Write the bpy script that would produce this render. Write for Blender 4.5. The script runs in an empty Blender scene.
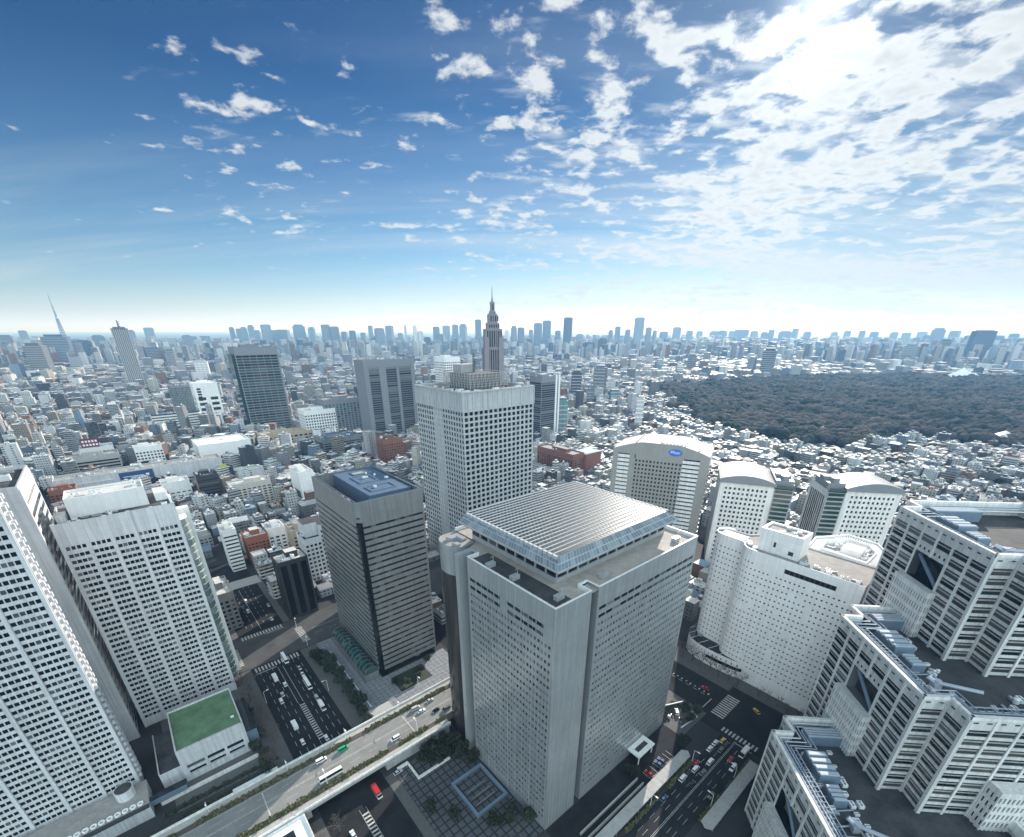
import bpy, math, random
import numpy as np
from mathutils import Vector, Matrix, noise as mnoise
R = math.radians
scene = bpy.context.scene
C = scene.collection

# ---------------------------------------------------------------- camera
cam = bpy.data.cameras.new('camera')
cam.sensor_fit = 'HORIZONTAL'; cam.sensor_width = 36
cam.lens = 451.6 / 1024 * 36
cam.shift_y = (543.5 - 418.5) / 1024
cam.clip_start = 0.5; cam.clip_end = 90000
co = bpy.data.objects.new('camera', cam); C.objects.link(co)
CAMH = 202.0
co.location = (0, 0, CAMH); co.rotation_euler = (R(90 - 25.35), 0, 0)
scene.camera = co

# ---------------------------------------------------------------- sky, sun, exposure
SUN_AZ, SUN_EL = 25.8, 22.8            # degrees clockwise from +Y, above the horizon
SKY_STRENGTH = 0.10
sund = Vector((math.sin(R(SUN_AZ)) * math.cos(R(SUN_EL)), math.cos(R(SUN_AZ)) * math.cos(R(SUN_EL)), math.sin(R(SUN_EL))))
sl = bpy.data.lights.new('sun', 'SUN'); sl.energy = 3.8; sl.angle = R(0.5); sl.color = (1.0, 0.95, 0.89)
so = bpy.data.objects.new('sun', sl); C.objects.link(so)
so.rotation_euler = (-sund).to_track_quat('-Z', 'Y').to_euler()
so.location = (300, 600, 900)

world = bpy.data.worlds.new('World'); scene.world = world; world.use_nodes = True
nt = world.node_tree; nt.nodes.clear()
def N(tree, typ, **kw):
    n = tree.nodes.new(typ)
    for k, v in kw.items():
        if k == 'inp':
            for i, val in v.items(): n.inputs[i].default_value = val
        else: setattr(n, k, v)
    return n
def L(tree, a, b): tree.links.new(a, b)
def math_node(tree, op, a, b=None, clamp=False):
    n = tree.nodes.new('ShaderNodeMath'); n.operation = op; n.use_clamp = clamp
    for i, v in enumerate((a, b)):
        if v is None: continue
        if isinstance(v, (int, float)): n.inputs[i].default_value = v
        else: tree.links.new(v, n.inputs[i])
    return n.outputs[0]
def maprange(tree, v, a, b, c, d, smooth=True):
    n = tree.nodes.new('ShaderNodeMapRange'); n.interpolation_type = 'SMOOTHSTEP' if smooth else 'LINEAR'
    tree.links.new(v, n.inputs[0])
    for i, x in enumerate((a, b, c, d)): n.inputs[i + 1].default_value = x
    return n.outputs[0]
def mixcol(tree, f, a, b, mode='MIX'):
    n = tree.nodes.new('ShaderNodeMix'); n.data_type = 'RGBA'; n.blend_type = mode
    for i, v in ((0, f), (6, a), (7, b)):
        if isinstance(v, (int, float)): n.inputs[i].default_value = v
        elif isinstance(v, tuple): n.inputs[i].default_value = v if len(v) == 4 else (*v, 1)
        else: tree.links.new(v, n.inputs[i])
    return n.outputs[2]
sky = N(nt, 'ShaderNodeTexSky', sky_type='NISHITA', sun_disc=False, sun_elevation=R(SUN_EL), sun_rotation=R(SUN_AZ), altitude=200, air_density=1.0, dust_density=0.25, ozone_density=2.0)
tc = N(nt, 'ShaderNodeTexCoord')
sep = N(nt, 'ShaderNodeSeparateXYZ'); L(nt, tc.outputs['Generated'], sep.inputs[0])
zc = math_node(nt, 'ADD', math_node(nt, 'MAXIMUM', sep.outputs[2], 0.0), 0.15)
ux = math_node(nt, 'DIVIDE', sep.outputs[0], zc); uy = math_node(nt, 'DIVIDE', sep.outputs[1], zc)
cmb = N(nt, 'ShaderNodeCombineXYZ'); L(nt, ux, cmb.inputs[0]); L(nt, uy, cmb.inputs[1])
n1 = N(nt, 'ShaderNodeTexNoise', inp={'Scale': 7.4, 'Detail': 8.0, 'Roughness': 0.58, 'Distortion': 0.15}); L(nt, cmb.outputs[0], n1.inputs['Vector'])
n2 = N(nt, 'ShaderNodeTexNoise', inp={'Scale': 1.25, 'Detail': 3.0, 'Roughness': 0.5}); L(nt, cmb.outputs[0], n2.inputs['Vector'])
mp3 = N(nt, 'ShaderNodeMapping'); mp3.inputs['Scale'].default_value = (0.12, 0.9, 1); mp3.inputs['Rotation'].default_value = (0, 0, R(14)); L(nt, cmb.outputs[0], mp3.inputs[0])
n3 = N(nt, 'ShaderNodeTexNoise', inp={'Scale': 1.3, 'Detail': 6.0, 'Roughness': 0.6, 'Distortion': 0.4}); L(nt, mp3.outputs[0], n3.inputs['Vector'])
# cover grows towards the sun side of the sky (azimuth), as the cloud bank does in the place
az = math_node(nt, 'DIVIDE', sep.outputs[0], math_node(nt, 'MAXIMUM', sep.outputs[1], 0.2))
side = maprange(nt, az, -0.8, 0.7, -0.10, 0.05)
band = math_node(nt, 'MULTIPLY', maprange(nt, sep.outputs[2], 0.06, 0.18, 0.0, 1.0), maprange(nt, sep.outputs[2], 0.22, 0.40, 1.0, 0.0))
side = math_node(nt, 'ADD', side, math_node(nt, 'MULTIPLY', band, maprange(nt, az, -0.3, 0.5, 0.0, 0.06)))
dens = math_node(nt, 'ADD', n1.outputs[0], math_node(nt, 'MULTIPLY', math_node(nt, 'SUBTRACT', n2.outputs[0], 0.5), 0.55))
dens = math_node(nt, 'ADD', dens, side)
high = math_node(nt, 'MULTIPLY', maprange(nt, sep.outputs[2], 0.22, 0.38, 0.0, 1.0), maprange(nt, az, -0.25, 0.05, 0.012, 0.065))
dens = math_node(nt, 'ADD', dens, high)
# unseen cloud added behind the viewpoint to throw fill light on shaded facades
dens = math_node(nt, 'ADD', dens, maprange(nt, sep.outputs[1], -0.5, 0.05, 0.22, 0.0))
puff = maprange(nt, dens, 0.525, 0.665, 0.0, 1.0)
veil = maprange(nt, math_node(nt, 'ADD', n3.outputs[0], math_node(nt, 'MULTIPLY', side, 0.9)), 0.37, 0.70, 0.0, 0.75)
mp4 = N(nt, 'ShaderNodeMapping'); mp4.inputs['Scale'].default_value = (1.0, 2.3, 1); mp4.inputs['Rotation'].default_value = (0, 0, R(-32)); L(nt, cmb.outputs[0], mp4.inputs[0])
n4 = N(nt, 'ShaderNodeTexNoise', inp={'Scale': 4.6, 'Detail': 7.0, 'Roughness': 0.55, 'Distortion': 0.2}); L(nt, mp4.outputs[0], n4.inputs['Vector'])
sheet = maprange(nt, math_node(nt, 'ADD', math_node(nt, 'ADD', n4.outputs[0], math_node(nt, 'MULTIPLY', math_node(nt, 'SUBTRACT', n2.outputs[0], .5), .5)), math_node(nt, 'MULTIPLY', side, 1.2)), 0.52, 0.76, 0.0, 0.5)
puff = math_node(nt, 'SUBTRACT', 1.0, math_node(nt, 'MULTIPLY', math_node(nt, 'SUBTRACT', 1.0, puff), math_node(nt, 'SUBTRACT', 1.0, sheet)))
low = maprange(nt, sep.outputs[2], 0.04, 0.26, 1.0, 0.18)
veil = math_node(nt, 'MULTIPLY', veil, low)
cover = math_node(nt, 'SUBTRACT', 1.0, math_node(nt, 'MULTIPLY', math_node(nt, 'SUBTRACT', 1.0, puff), math_node(nt, 'SUBTRACT', 1.0, veil)))
# clouds scatter sunlight forward: brighter near the sun
vd = N(nt, 'ShaderNodeVectorMath', operation='DOT_PRODUCT'); L(nt, tc.outputs['Generated'], vd.inputs[0]); vd.inputs[1].default_value = sund
ca = math_node(nt, 'MAXIMUM', vd.outputs['Value'], 0.0)
g1 = math_node(nt, 'MULTIPLY', math_node(nt, 'POWER', ca, 20.0), 0.9)
g2 = math_node(nt, 'MULTIPLY', math_node(nt, 'POWER', ca, 400.0), 3.0)
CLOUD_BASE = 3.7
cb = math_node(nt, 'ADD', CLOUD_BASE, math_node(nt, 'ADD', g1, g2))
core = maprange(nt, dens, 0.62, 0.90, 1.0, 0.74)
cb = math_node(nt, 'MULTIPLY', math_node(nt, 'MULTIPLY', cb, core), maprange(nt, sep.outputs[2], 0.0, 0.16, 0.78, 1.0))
# the added cloud behind the viewpoint is brightened to strengthen its fill light
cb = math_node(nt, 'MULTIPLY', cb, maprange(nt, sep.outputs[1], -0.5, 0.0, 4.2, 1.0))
cc = N(nt, 'ShaderNodeCombineColor'); away = maprange(nt, sep.outputs[1], -0.4, 0.1, 0.0, 1.0)  # the added cloud is tinted blue to cool the fill light
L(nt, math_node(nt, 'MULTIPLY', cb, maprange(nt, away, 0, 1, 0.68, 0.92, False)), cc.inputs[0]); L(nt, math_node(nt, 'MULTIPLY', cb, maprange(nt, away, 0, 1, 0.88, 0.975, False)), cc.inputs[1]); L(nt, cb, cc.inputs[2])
# clear winter air: a deep blue overhead that pales towards the horizon
ramp = N(nt, 'ShaderNodeValToRGB'); cr_ = ramp.color_ramp
RAMP = [(0.0, (0.56, 0.52, 0.50)), (0.03, (0.42, 0.44, 0.46)), (0.077, (0.31, 0.37, 0.45)), (0.15, (0.20, 0.30, 0.39)), (0.34, (0.040, 0.125, 0.235)), (0.6, (0.025, 0.085, 0.175))]
while len(cr_.elements) < len(RAMP): cr_.elements.new(0.5)
for e_, (p_, c_) in zip(cr_.elements, RAMP): e_.position = p_ / 0.6; e_.color = (*c_, 1)
L(nt, math_node(nt, 'DIVIDE', math_node(nt, 'MAXIMUM', sep.outputs[2], 0.0), 0.6), ramp.inputs[0])
tint = ramp.outputs[0]
skyc = mixcol(nt, 1.0, sky.outputs[0], tint, 'MULTIPLY')
dim = maprange(nt, az, -0.2, 0.8, 1.0, 0.68); dc = N(nt, 'ShaderNodeCombineColor')
for i in range(3): L(nt, dim, dc.inputs[i])
skyc = mixcol(nt, 1.0, skyc, dc.outputs[0], 'MULTIPLY')
aur = N(nt, 'ShaderNodeCombineColor')
ga = math_node(nt, 'ADD', math_node(nt, 'MULTIPLY', math_node(nt, 'POWER', ca, 60.0), 0.15), math_node(nt, 'MULTIPLY', math_node(nt, 'POWER', ca, 1500.0), 4.0))
for i in range(3): L(nt, ga, aur.inputs[i])
skyc = mixcol(nt, 1.0, skyc, aur.outputs[0], 'ADD')
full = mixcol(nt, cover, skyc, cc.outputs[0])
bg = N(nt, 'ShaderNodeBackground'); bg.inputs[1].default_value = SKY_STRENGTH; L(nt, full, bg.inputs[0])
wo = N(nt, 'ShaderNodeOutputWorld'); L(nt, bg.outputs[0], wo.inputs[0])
world.cycles.sampling_method = 'MANUAL'; world.cycles.sample_map_resolution = 512

vs = scene.view_settings
vs.view_transform = 'Standard'; vs.look = 'None'; vs.gamma = 1.0; vs.use_curve_mapping = False
vs.exposure = 1.1
cy = scene.cycles
cy.max_bounces = 5; cy.diffuse_bounces = 3; cy.glossy_bounces = 3; cy.transmission_bounces = 2; cy.volume_bounces = 0; cy.transparent_max_bounces = 4
cy.caustics_reflective = False; cy.caustics_refractive = False
cy.sample_clamp_indirect = 6.0
cy.use_denoising = True; cy.denoiser = 'OPENIMAGEDENOISE'; cy.denoising_input_passes = 'RGB_ALBEDO_NORMAL'

# ---------------------------------------------------------------- frames of the city grid
A1 = R(49.6)                                   # azimuth of the street grid's first axis (a); b is 90 degrees to its left
RZ = R(90 - 49.6)
def W(a, b, z=0.0):
    return Vector((a * math.sin(A1) - b * math.cos(A1), a * math.cos(A1) + b * math.sin(A1), z))
def AB(x, y):
    return (x * math.sin(A1) + y * math.cos(A1), -x * math.cos(A1) + y * math.sin(A1))
TH = R(25.35)
def project(p):                                # only used to decide what is in view and large (which copies become objects)
    x, y, dz = p[0], p[1], p[2] - CAMH
    d = y * math.cos(TH) - dz * math.sin(TH)
    if d < 1: return None
    up = y * math.sin(TH) + dz * math.cos(TH)
    return (512 + 451.6 * x / d, 543.5 - 451.6 * up / d, d)
def in_frame(p, m=0):
    q = project(p)
    return q is not None and -m < q[0] < 1024 + m and -m < q[1] < 837 + m

# ---------------------------------------------------------------- materials
def principled(name):
    m = bpy.data.materials.new(name); m.use_nodes = True
    t = m.node_tree; b = t.nodes['Principled BSDF']
    return m, t, b
def mat(name, col, rough=0.7, metal=0.0, var=0.12, scale=0.35, grain=0.0, spec=0.5, streak=0.0, joint=None):
    m, t, b = principled(name)
    b.inputs['Roughness'].default_value = rough; b.inputs['Metallic'].default_value = metal
    b.inputs['Specular IOR Level'].default_value = spec
    geo = N(t, 'ShaderNodeNewGeometry')
    n = N(t, 'ShaderNodeTexNoise', inp={'Scale': scale, 'Detail': 6.0, 'Roughness': 0.65}); L(t, geo.outputs['Position'], n.inputs['Vector'])
    f = maprange(t, n.outputs[0], 0.3, 0.7, 1 - var, 1 + var, False)
    if streak:
        mp = N(t, 'ShaderNodeMapping'); mp.inputs['Scale'].default_value = (0.9, 0.9, 0.03); L(t, geo.outputs['Position'], mp.inputs[0])
        s = N(t, 'ShaderNodeTexNoise', inp={'Scale': 1.0, 'Detail': 4.0}); L(t, mp.outputs[0], s.inputs['Vector'])
        f = math_node(t, 'MULTIPLY', f, maprange(t, s.outputs[0], 0.35, 0.65, 1 - streak, 1 + streak * 0.5, False))
    if grain:
        g = N(t, 'ShaderNodeTexNoise', inp={'Scale': 2.2, 'Detail': 3.0}); L(t, geo.outputs['Position'], g.inputs['Vector'])
        f = math_node(t, 'MULTIPLY', f, maprange(t, g.outputs[0], 0.3, 0.7, 1 - grain, 1 + grain, False))
    if joint:                                          # panels: open joints and a slightly different tone from panel to panel
        cr = N(t, 'ShaderNodeVectorMath', operation='CROSS_PRODUCT'); L(t, geo.outputs['True Normal'], cr.inputs[0]); cr.inputs[1].default_value = (0, 0, 1)
        dt = N(t, 'ShaderNodeVectorMath', operation='DOT_PRODUCT'); L(t, geo.outputs['Position'], dt.inputs[0]); L(t, cr.outputs[0], dt.inputs[1])
        sp = N(t, 'ShaderNodeSeparateXYZ'); L(t, geo.outputs['Position'], sp.inputs[0])
        u = math_node(t, 'DIVIDE', dt.outputs['Value'], joint[0]); v = math_node(t, 'DIVIDE', sp.outputs[2], joint[1])
        ln = math_node(t, 'MAXIMUM', math_node(t, 'LESS_THAN', math_node(t, 'FRACT', u), .045), math_node(t, 'LESS_THAN', math_node(t, 'FRACT', v), .035))
        cv = N(t, 'ShaderNodeCombineXYZ'); L(t, math_node(t, 'FLOOR', u), cv.inputs[0]); L(t, math_node(t, 'FLOOR', v), cv.inputs[1])
        wn = N(t, 'ShaderNodeTexWhiteNoise', noise_dimensions='2D'); L(t, cv.outputs[0], wn.inputs['Vector'])
        f = math_node(t, 'MULTIPLY', f, maprange(t, wn.outputs[0], 0, 1, .965, 1.03, False)); f = math_node(t, 'MULTIPLY', f, maprange(t, ln, 0, 1, 1.0, .82, False))
    vm = N(t, 'ShaderNodeVectorMath', operation='SCALE'); vm.inputs[0].default_value = col; L(t, f, vm.inputs['Scale'])
    L(t, vm.outputs[0], b.inputs['Base Color'])
    return m
def glass(name, col=(0.02, 0.028, 0.035), rough=0.06, spec=0.6, blind=(0.25, 0.26, 0.26), share=0.2, metal=0.0):
    """window glass seen from outside: dark, glossy, here and there a blind drawn behind it"""
    m, t, b = principled(name)
    b.inputs['Roughness'].default_value = rough; b.inputs['Specular IOR Level'].default_value = spec; b.inputs['Metallic'].default_value = metal
    geo = N(t, 'ShaderNodeNewGeometry')
    w = N(t, 'ShaderNodeTexWhiteNoise', noise_dimensions='1D'); L(t, geo.outputs['Random Per Island'], w.inputs['W'])
    oi = N(t, 'ShaderNodeObjectInfo')
    w2 = N(t, 'ShaderNodeTexWhiteNoise', noise_dimensions='2D'); 
    cx = N(t, 'ShaderNodeCombineXYZ'); L(t, geo.outputs['Random Per Island'], cx.inputs[0]); L(t, oi.outputs['Random'], cx.inputs[1]); L(t, cx.outputs[0], w2.inputs['Vector'])
    f = maprange(t, w2.outputs[0], 1 - share - 0.04, 1 - share + 0.04, 0.0, 1.0, False)
    f2 = math_node(t, 'MULTIPLY', f, maprange(t, w.outputs[0], 0, 1, 0.35, 1.0, False))
    L(t, mixcol(t, f2, col, blind), b.inputs['Base Color'])
    return m
M = {}
M['panel'] = mat('pale_precast_panel', (0.6, 0.615, 0.64), 0.6, var=0.07, scale=0.08, streak=0.16, joint=(2.0, 3.4))
M['panel_b'] = mat('pale_grey_panel', (0.54, 0.555, 0.58), 0.6, var=0.07, scale=0.08, streak=0.18, joint=(2.4, 3.6))
M['white_wall'] = mat('white_render', (0.74, 0.75, 0.75), 0.7, var=0.06, streak=0.05)
M['white_metal'] = mat('white_metal', (0.72, 0.74, 0.76), 0.45, var=0.06)
M['tile_white'] = mat('white_tile', (0.88, 0.885, 0.89), 0.4, var=0.04, scale=0.06, streak=0.08, joint=(3.0, 3.7))
M['stone'] = mat('grey_granite', (0.66, 0.655, 0.64), 0.6, var=0.08, scale=0.15, streak=0.2, joint=(1.6, 2.0))
M['stone_light'] = mat('light_granite', (0.76, 0.755, 0.74), 0.6, var=0.07, scale=0.15, streak=0.18, joint=(1.6, 2.0))
M['steel'] = mat('brushed_metal_panel', (0.255, 0.27, 0.275), 0.38, metal=0.35, var=0.06, scale=0.1, streak=0.16, joint=(3.1, 3.81))
M['alu'] = mat('aluminium_panel', (0.49, 0.51, 0.525), 0.26, metal=0.5, var=0.08, scale=0.06, streak=0.10, joint=(1.7, 3.9))
M['alu_light'] = mat('pale_aluminium', (0.42, 0.44, 0.455), 0.36, metal=0.3, var=0.06, scale=0.06, streak=0.07)
M['lattice'] = mat('grey_concrete_grid', (0.47, 0.49, 0.505), 0.65, var=0.07, streak=0.18, joint=(4.8, 4.3))
M['concrete'] = mat('concrete', (0.36, 0.36, 0.355), 0.8, var=0.14, streak=0.08)
M['concrete_dark'] = mat('dark_concrete', (0.16, 0.165, 0.17), 0.8, var=0.15)
M['roof_dark'] = mat('dark_roofing', (0.045, 0.047, 0.051), 0.8, var=0.55, scale=0.14, grain=0.25)
M['roof_grey'] = mat('grey_roofing', (0.27, 0.26, 0.25), 0.85, var=0.2, scale=0.25, grain=0.15)
M['roof_light'] = mat('pale_roofing', (0.52, 0.51, 0.49), 0.8, var=0.15, scale=0.25, grain=0.1)
M['roof_blue'] = mat('blue_grey_roofing', (0.07, 0.115, 0.18), 0.6, var=0.15, scale=0.2)
M['roof_green'] = mat('green_roof_coating', (0.095, 0.175, 0.1), 0.85, var=0.32, scale=0.16, grain=0.16)
M['blue_steel'] = mat('blue_grey_steel', (0.19, 0.255, 0.335), 0.45, metal=0.3, var=0.1)
M['dark_metal'] = mat('dark_metal', (0.05, 0.055, 0.06), 0.45, metal=0.3, var=0.1)
M['asphalt'] = mat('asphalt', (0.020, 0.022, 0.025), 0.9, var=0.34, scale=0.10, grain=0.2, spec=0.2)
M['asphalt_mid'] = mat('grey_asphalt', (0.075, 0.076, 0.078), 0.9, var=0.25, scale=0.10, grain=0.15, spec=0.2)
M['asphalt_pale'] = mat('worn_asphalt', (0.20, 0.20, 0.195), 0.9, var=0.16, scale=0.12, grain=0.08)
M['paint'] = mat('road_paint', (0.42, 0.42, 0.41), 0.8, var=0.45, scale=0.9, grain=0.3)
M['paving'] = mat('paving', (0.095, 0.095, 0.095), 0.85, var=0.15, scale=0.4, grain=0.1)
M['paving_pale'] = mat('pale_paving', (0.36, 0.355, 0.335), 0.85, var=0.12, scale=0.4, grain=0.08)
M['brown_brick'] = mat('red_brown_tile', (0.20, 0.085, 0.062), 0.75, var=0.12)
M['brick'] = mat('brick_red_tile', (0.25, 0.095, 0.058), 0.75, var=0.12)
M['tan'] = mat('tan_stone', (0.42, 0.35, 0.26), 0.8, var=0.12)
M['beige'] = mat('beige_render', (0.52, 0.50, 0.45), 0.8, var=0.08, streak=0.06)
M['dark_wall'] = mat('charcoal_cladding', (0.035, 0.037, 0.04), 0.45, var=0.15)
M['grey_wall'] = mat('slate_grey_cladding', (0.20, 0.215, 0.24), 0.5, var=0.08)
M['glass'] = glass('window_glass')
M['glass_dark'] = glass('dark_window_glass', (0.010, 0.013, 0.017), 0.08, 0.35, (0.17, 0.175, 0.18), 0.16)
M['glass_sheen'] = glass('mirror_window_glass', (0.25, 0.27, 0.28), 0.09, 0.7, (0.018, 0.022, 0.027), 0.6, 0.4)
M['glass_brown'] = glass('bronze_window_glass', (0.075, 0.070, 0.066), 0.15, 0.45, (0.015, 0.017, 0.02), 0.35)
M['glass_green'] = glass('green_window_glass', (0.016, 0.05, 0.045), 0.09, 0.5, (0.09, 0.12, 0.12), 0.2, 0.0)
M['glass_bay'] = glass('pale_bay_glass', (0.16, 0.24, 0.24), 0.1, 0.7, (0.45, 0.52, 0.52), 0.45, 0.2)
M['glass_teal'] = glass('teal_window_glass', (0.05, 0.13, 0.14), 0.08, 0.7, (0.2, 0.26, 0.27), 0.3, 0.2)
M['leaf'] = mat('evergreen_leaves', (0.024, 0.036, 0.021), 0.75, var=0.4, scale=0.8, grain=0.25)
M['leaf_dry'] = mat('winter_hedge_leaves', (0.085, 0.085, 0.038), 0.8, var=0.4, scale=0.6, grain=0.25)
M['bark'] = mat('bark', (0.085, 0.07, 0.06), 0.9, var=0.25)
M['twig'] = mat('bare_twigs', (0.10, 0.085, 0.075), 0.9, var=0.3, scale=0.8)
M['red'] = mat('red_paint', (0.50, 0.05, 0.035), 0.4, var=0.05)
M['logo_blue'] = mat('sign_blue', (0.02, 0.16, 0.62), 0.4, var=0.03)
M['white_sign'] = mat('sign_white', (0.82, 0.82, 0.82), 0.5, var=0.02)
M['magenta'] = mat('magenta_sign', (0.17, 0.018, 0.045), 0.5, var=0.05)
M['navy'] = mat('navy_banner', (0.02, 0.06, 0.17), 0.6, var=0.08)
M['lime'] = mat('lime_paint', (0.42, 0.50, 0.08), 0.6, var=0.08)
M['tyre'] = mat('tyre_rubber', (0.02, 0.02, 0.02), 0.9, var=0.05)
M['trunk_green'] = mat('sea_green_copper', (0.15, 0.34, 0.29), 0.6, var=0.1)

def attr_wall(name, window=True, rough=0.75):
    """wall whose own colour comes from the mesh attribute 'col'; rows of small dark windows follow the storeys"""
    m, t, b = principled(name); b.inputs['Roughness'].default_value = rough
    b.inputs['Specular IOR Level'].default_value = .3
    at = N(t, 'ShaderNodeAttribute', attribute_name='col')
    geo = N(t, 'ShaderNodeNewGeometry')
    n = N(t, 'ShaderNodeTexNoise', inp={'Scale': 0.25, 'Detail': 5.0, 'Roughness': 0.7}); L(t, geo.outputs['Position'], n.inputs['Vector'])
    f = maprange(t, n.outputs[0], 0.3, 0.7, 0.82, 1.15, False)
    vm = N(t, 'ShaderNodeVectorMath', operation='SCALE'); L(t, at.outputs['Color'], vm.inputs[0]); L(t, f, vm.inputs['Scale'])
    col = vm.outputs[0]
    if window:
        cr = N(t, 'ShaderNodeVectorMath', operation='CROSS_PRODUCT'); L(t, geo.outputs['True Normal'], cr.inputs[0]); cr.inputs[1].default_value = (0, 0, 1)
        dt = N(t, 'ShaderNodeVectorMath', operation='DOT_PRODUCT'); L(t, geo.outputs['Position'], dt.inputs[0]); L(t, cr.outputs[0], dt.inputs[1])
        sp = N(t, 'ShaderNodeSeparateXYZ'); L(t, geo.outputs['Position'], sp.inputs[0])
        sn = N(t, 'ShaderNodeSeparateXYZ'); L(t, geo.outputs['True Normal'], sn.inputs[0])
        ph = N(t, 'ShaderNodeSeparateColor'); L(t, at.outputs['Color'], ph.inputs[0])
        per = math_node(t, 'ADD', 2.6, math_node(t, 'MULTIPLY', at.outputs['Alpha'], 2.6))
        fu = math_node(t, 'FRACT', math_node(t, 'DIVIDE', dt.outputs['Value'], per))
        fz = math_node(t, 'FRACT', math_node(t, 'DIVIDE', sp.outputs[2], 3.25))
        wu = math_node(t, 'MULTIPLY', math_node(t, 'GREATER_THAN', fu, 0.25), math_node(t, 'LESS_THAN', fu, 0.75))
        rib = math_node(t, 'MULTIPLY', math_node(t, 'GREATER_THAN', at.outputs['Alpha'], 0.38), math_node(t, 'LESS_THAN', at.outputs['Alpha'], 0.62))
        wu = math_node(t, 'MAXIMUM', wu, rib)
        wz = math_node(t, 'MULTIPLY', math_node(t, 'GREATER_THAN', fz, 0.34), math_node(t, 'LESS_THAN', fz, 0.80))
        side = math_node(t, 'LESS_THAN', math_node(t, 'ABSOLUTE', sn.outputs[2]), 0.4)
        wm = math_node(t, 'MULTIPLY', math_node(t, 'MULTIPLY', wu, wz), side)
        few = N(t, 'ShaderNodeTexWhiteNoise', noise_dimensions='1D'); L(t, math_node(t, 'FLOOR', math_node(t, 'DIVIDE', dt.outputs['Value'], 5.5)), few.inputs['W'])
        blank = math_node(t, 'MULTIPLY', math_node(t, 'GREATER_THAN', at.outputs['Alpha'], 0.62), math_node(t, 'GREATER_THAN', few.outputs[0], 0.30))
        wm = math_node(t, 'MULTIPLY', wm, math_node(t, 'SUBTRACT', 1.0, blank))
        fl = N(t, 'ShaderNodeVectorMath', operation='FLOOR'); cv = N(t, 'ShaderNodeCombineXYZ')
        L(t, math_node(t, 'DIVIDE', dt.outputs['Value'], per), cv.inputs[0]); L(t, math_node(t, 'DIVIDE', sp.outputs[2], 3.25), cv.inputs[1]); L(t, cv.outputs[0], fl.inputs[0])
        wn = N(t, 'ShaderNodeTexWhiteNoise', noise_dimensions='2D'); L(t, fl.outputs[0], wn.inputs['Vector'])
        dark = maprange(t, wn.outputs[0], 0, 1, 0.015, 0.13, False)
        gc = N(t, 'ShaderNodeCombineColor'); L(t, dark, gc.inputs[0]); L(t, math_node(t, 'MULTIPLY', dark, 1.1), gc.inputs[1]); L(t, math_node(t, 'MULTIPLY', dark, 1.2), gc.inputs[2])
        col = mixcol(t, wm, col, gc.outputs[0])
        L(t, maprange(t, wm, 0, 1, rough, 0.2, False), b.inputs['Roughness'])
    L(t, col, b.inputs['Base Color'])
    return m
M['city_wall'] = attr_wall('city_wall_with_windows')
M['city_plain'] = attr_wall('city_roof_surface', False, 0.6)

# ---------------------------------------------------------------- mesh helpers
class MB:
    def __init__(s): s.v = []; s.f = []; s.m = []; s.c = []
    def quad(s, a, b, c, d, m=0):
        i = len(s.v); s.v += [tuple(a), tuple(b), tuple(c), tuple(d)]; s.f.append((i, i + 1, i + 2, i + 3)); s.m.append(m)
    def poly(s, pts, m=0):
        i = len(s.v); s.v += [tuple(p) for p in pts]; s.f.append(tuple(range(i, i + len(pts)))); s.m.append(m)
    def box(s, x0, y0, z0, x1, y1, z1, m=0, mtop=None, bottom=True):
        i = len(s.v)
        s.v += [(x0, y0, z0), (x1, y0, z0), (x1, y1, z0), (x0, y1, z0), (x0, y0, z1), (x1, y0, z1), (x1, y1, z1), (x0, y1, z1)]
        F = [(0, 1, 5, 4), (1, 2, 6, 5), (2, 3, 7, 6), (3, 0, 4, 7), (4, 5, 6, 7)] + ([(3, 2, 1, 0)] if bottom else [])
        for k, f in enumerate(F):
            s.f.append(tuple(i + q for q in f)); s.m.append(mtop if (k == 4 and mtop is not None) else m)
    def prism(s, pts, z0, z1, m=0, mtop=None, top=True):
        """pts counter-clockwise"""
        i = len(s.v); n = len(pts)
        s.v += [(p[0], p[1], z0) for p in pts] + [(p[0], p[1], z1) for p in pts]
        for k in range(n):
            q = (k + 1) % n
            s.f.append((i + k, i + q, i + n + q, i + n + k)); s.m.append(m)
        if top: s.f.append(tuple(i + n + k for k in range(n))); s.m.append(m if mtop is None else mtop)
    def tube(s, p, q, r, m=0, n=6, r2=None):
        p = Vector(p); q = Vector(q); d = (q - p).normalized()
        u = d.orthogonal().normalized(); w = d.cross(u); i = len(s.v); r2 = r if r2 is None else r2
        for c, rr in ((p, r), (q, r2)):
            for k in range(n):
                t = 2 * math.pi * k / n; s.v.append(tuple(c + (u * math.cos(t) + w * math.sin(t)) * rr))
        for k in range(n):
            j = (k + 1) % n; s.f.append((i + k, i + j, i + n + j, i + n + k)); s.m.append(m)
        s.f.append(tuple(i + n + k for k in range(n))); s.m.append(m)
        s.f.append(tuple(i + n - 1 - k for k in range(n))); s.m.append(m)
    def cyl(s, x, y, z0, z1, r, m=0, n=12, r2=None): s.tube((x, y, z0), (x, y, z1), r, m, n, r2)
    def mesh(s, name, mats):
        me = bpy.data.meshes.new(name); me.from_pydata(s.v, [], s.f)
        for m in (mats if isinstance(mats, (list, tuple)) else [mats]): me.materials.append(m)
        if any(s.m): me.polygons.foreach_set('material_index', s.m)
        me.update(); return me
    def build(s, name, mats, parent=None, loc=(0, 0, 0), rz=0.0, smooth=False):
        me = s.mesh(name, mats)
        if smooth: me.polygons.foreach_set('use_smooth', [True] * len(me.polygons))
        return link(name, me, parent, loc, rz)
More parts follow.
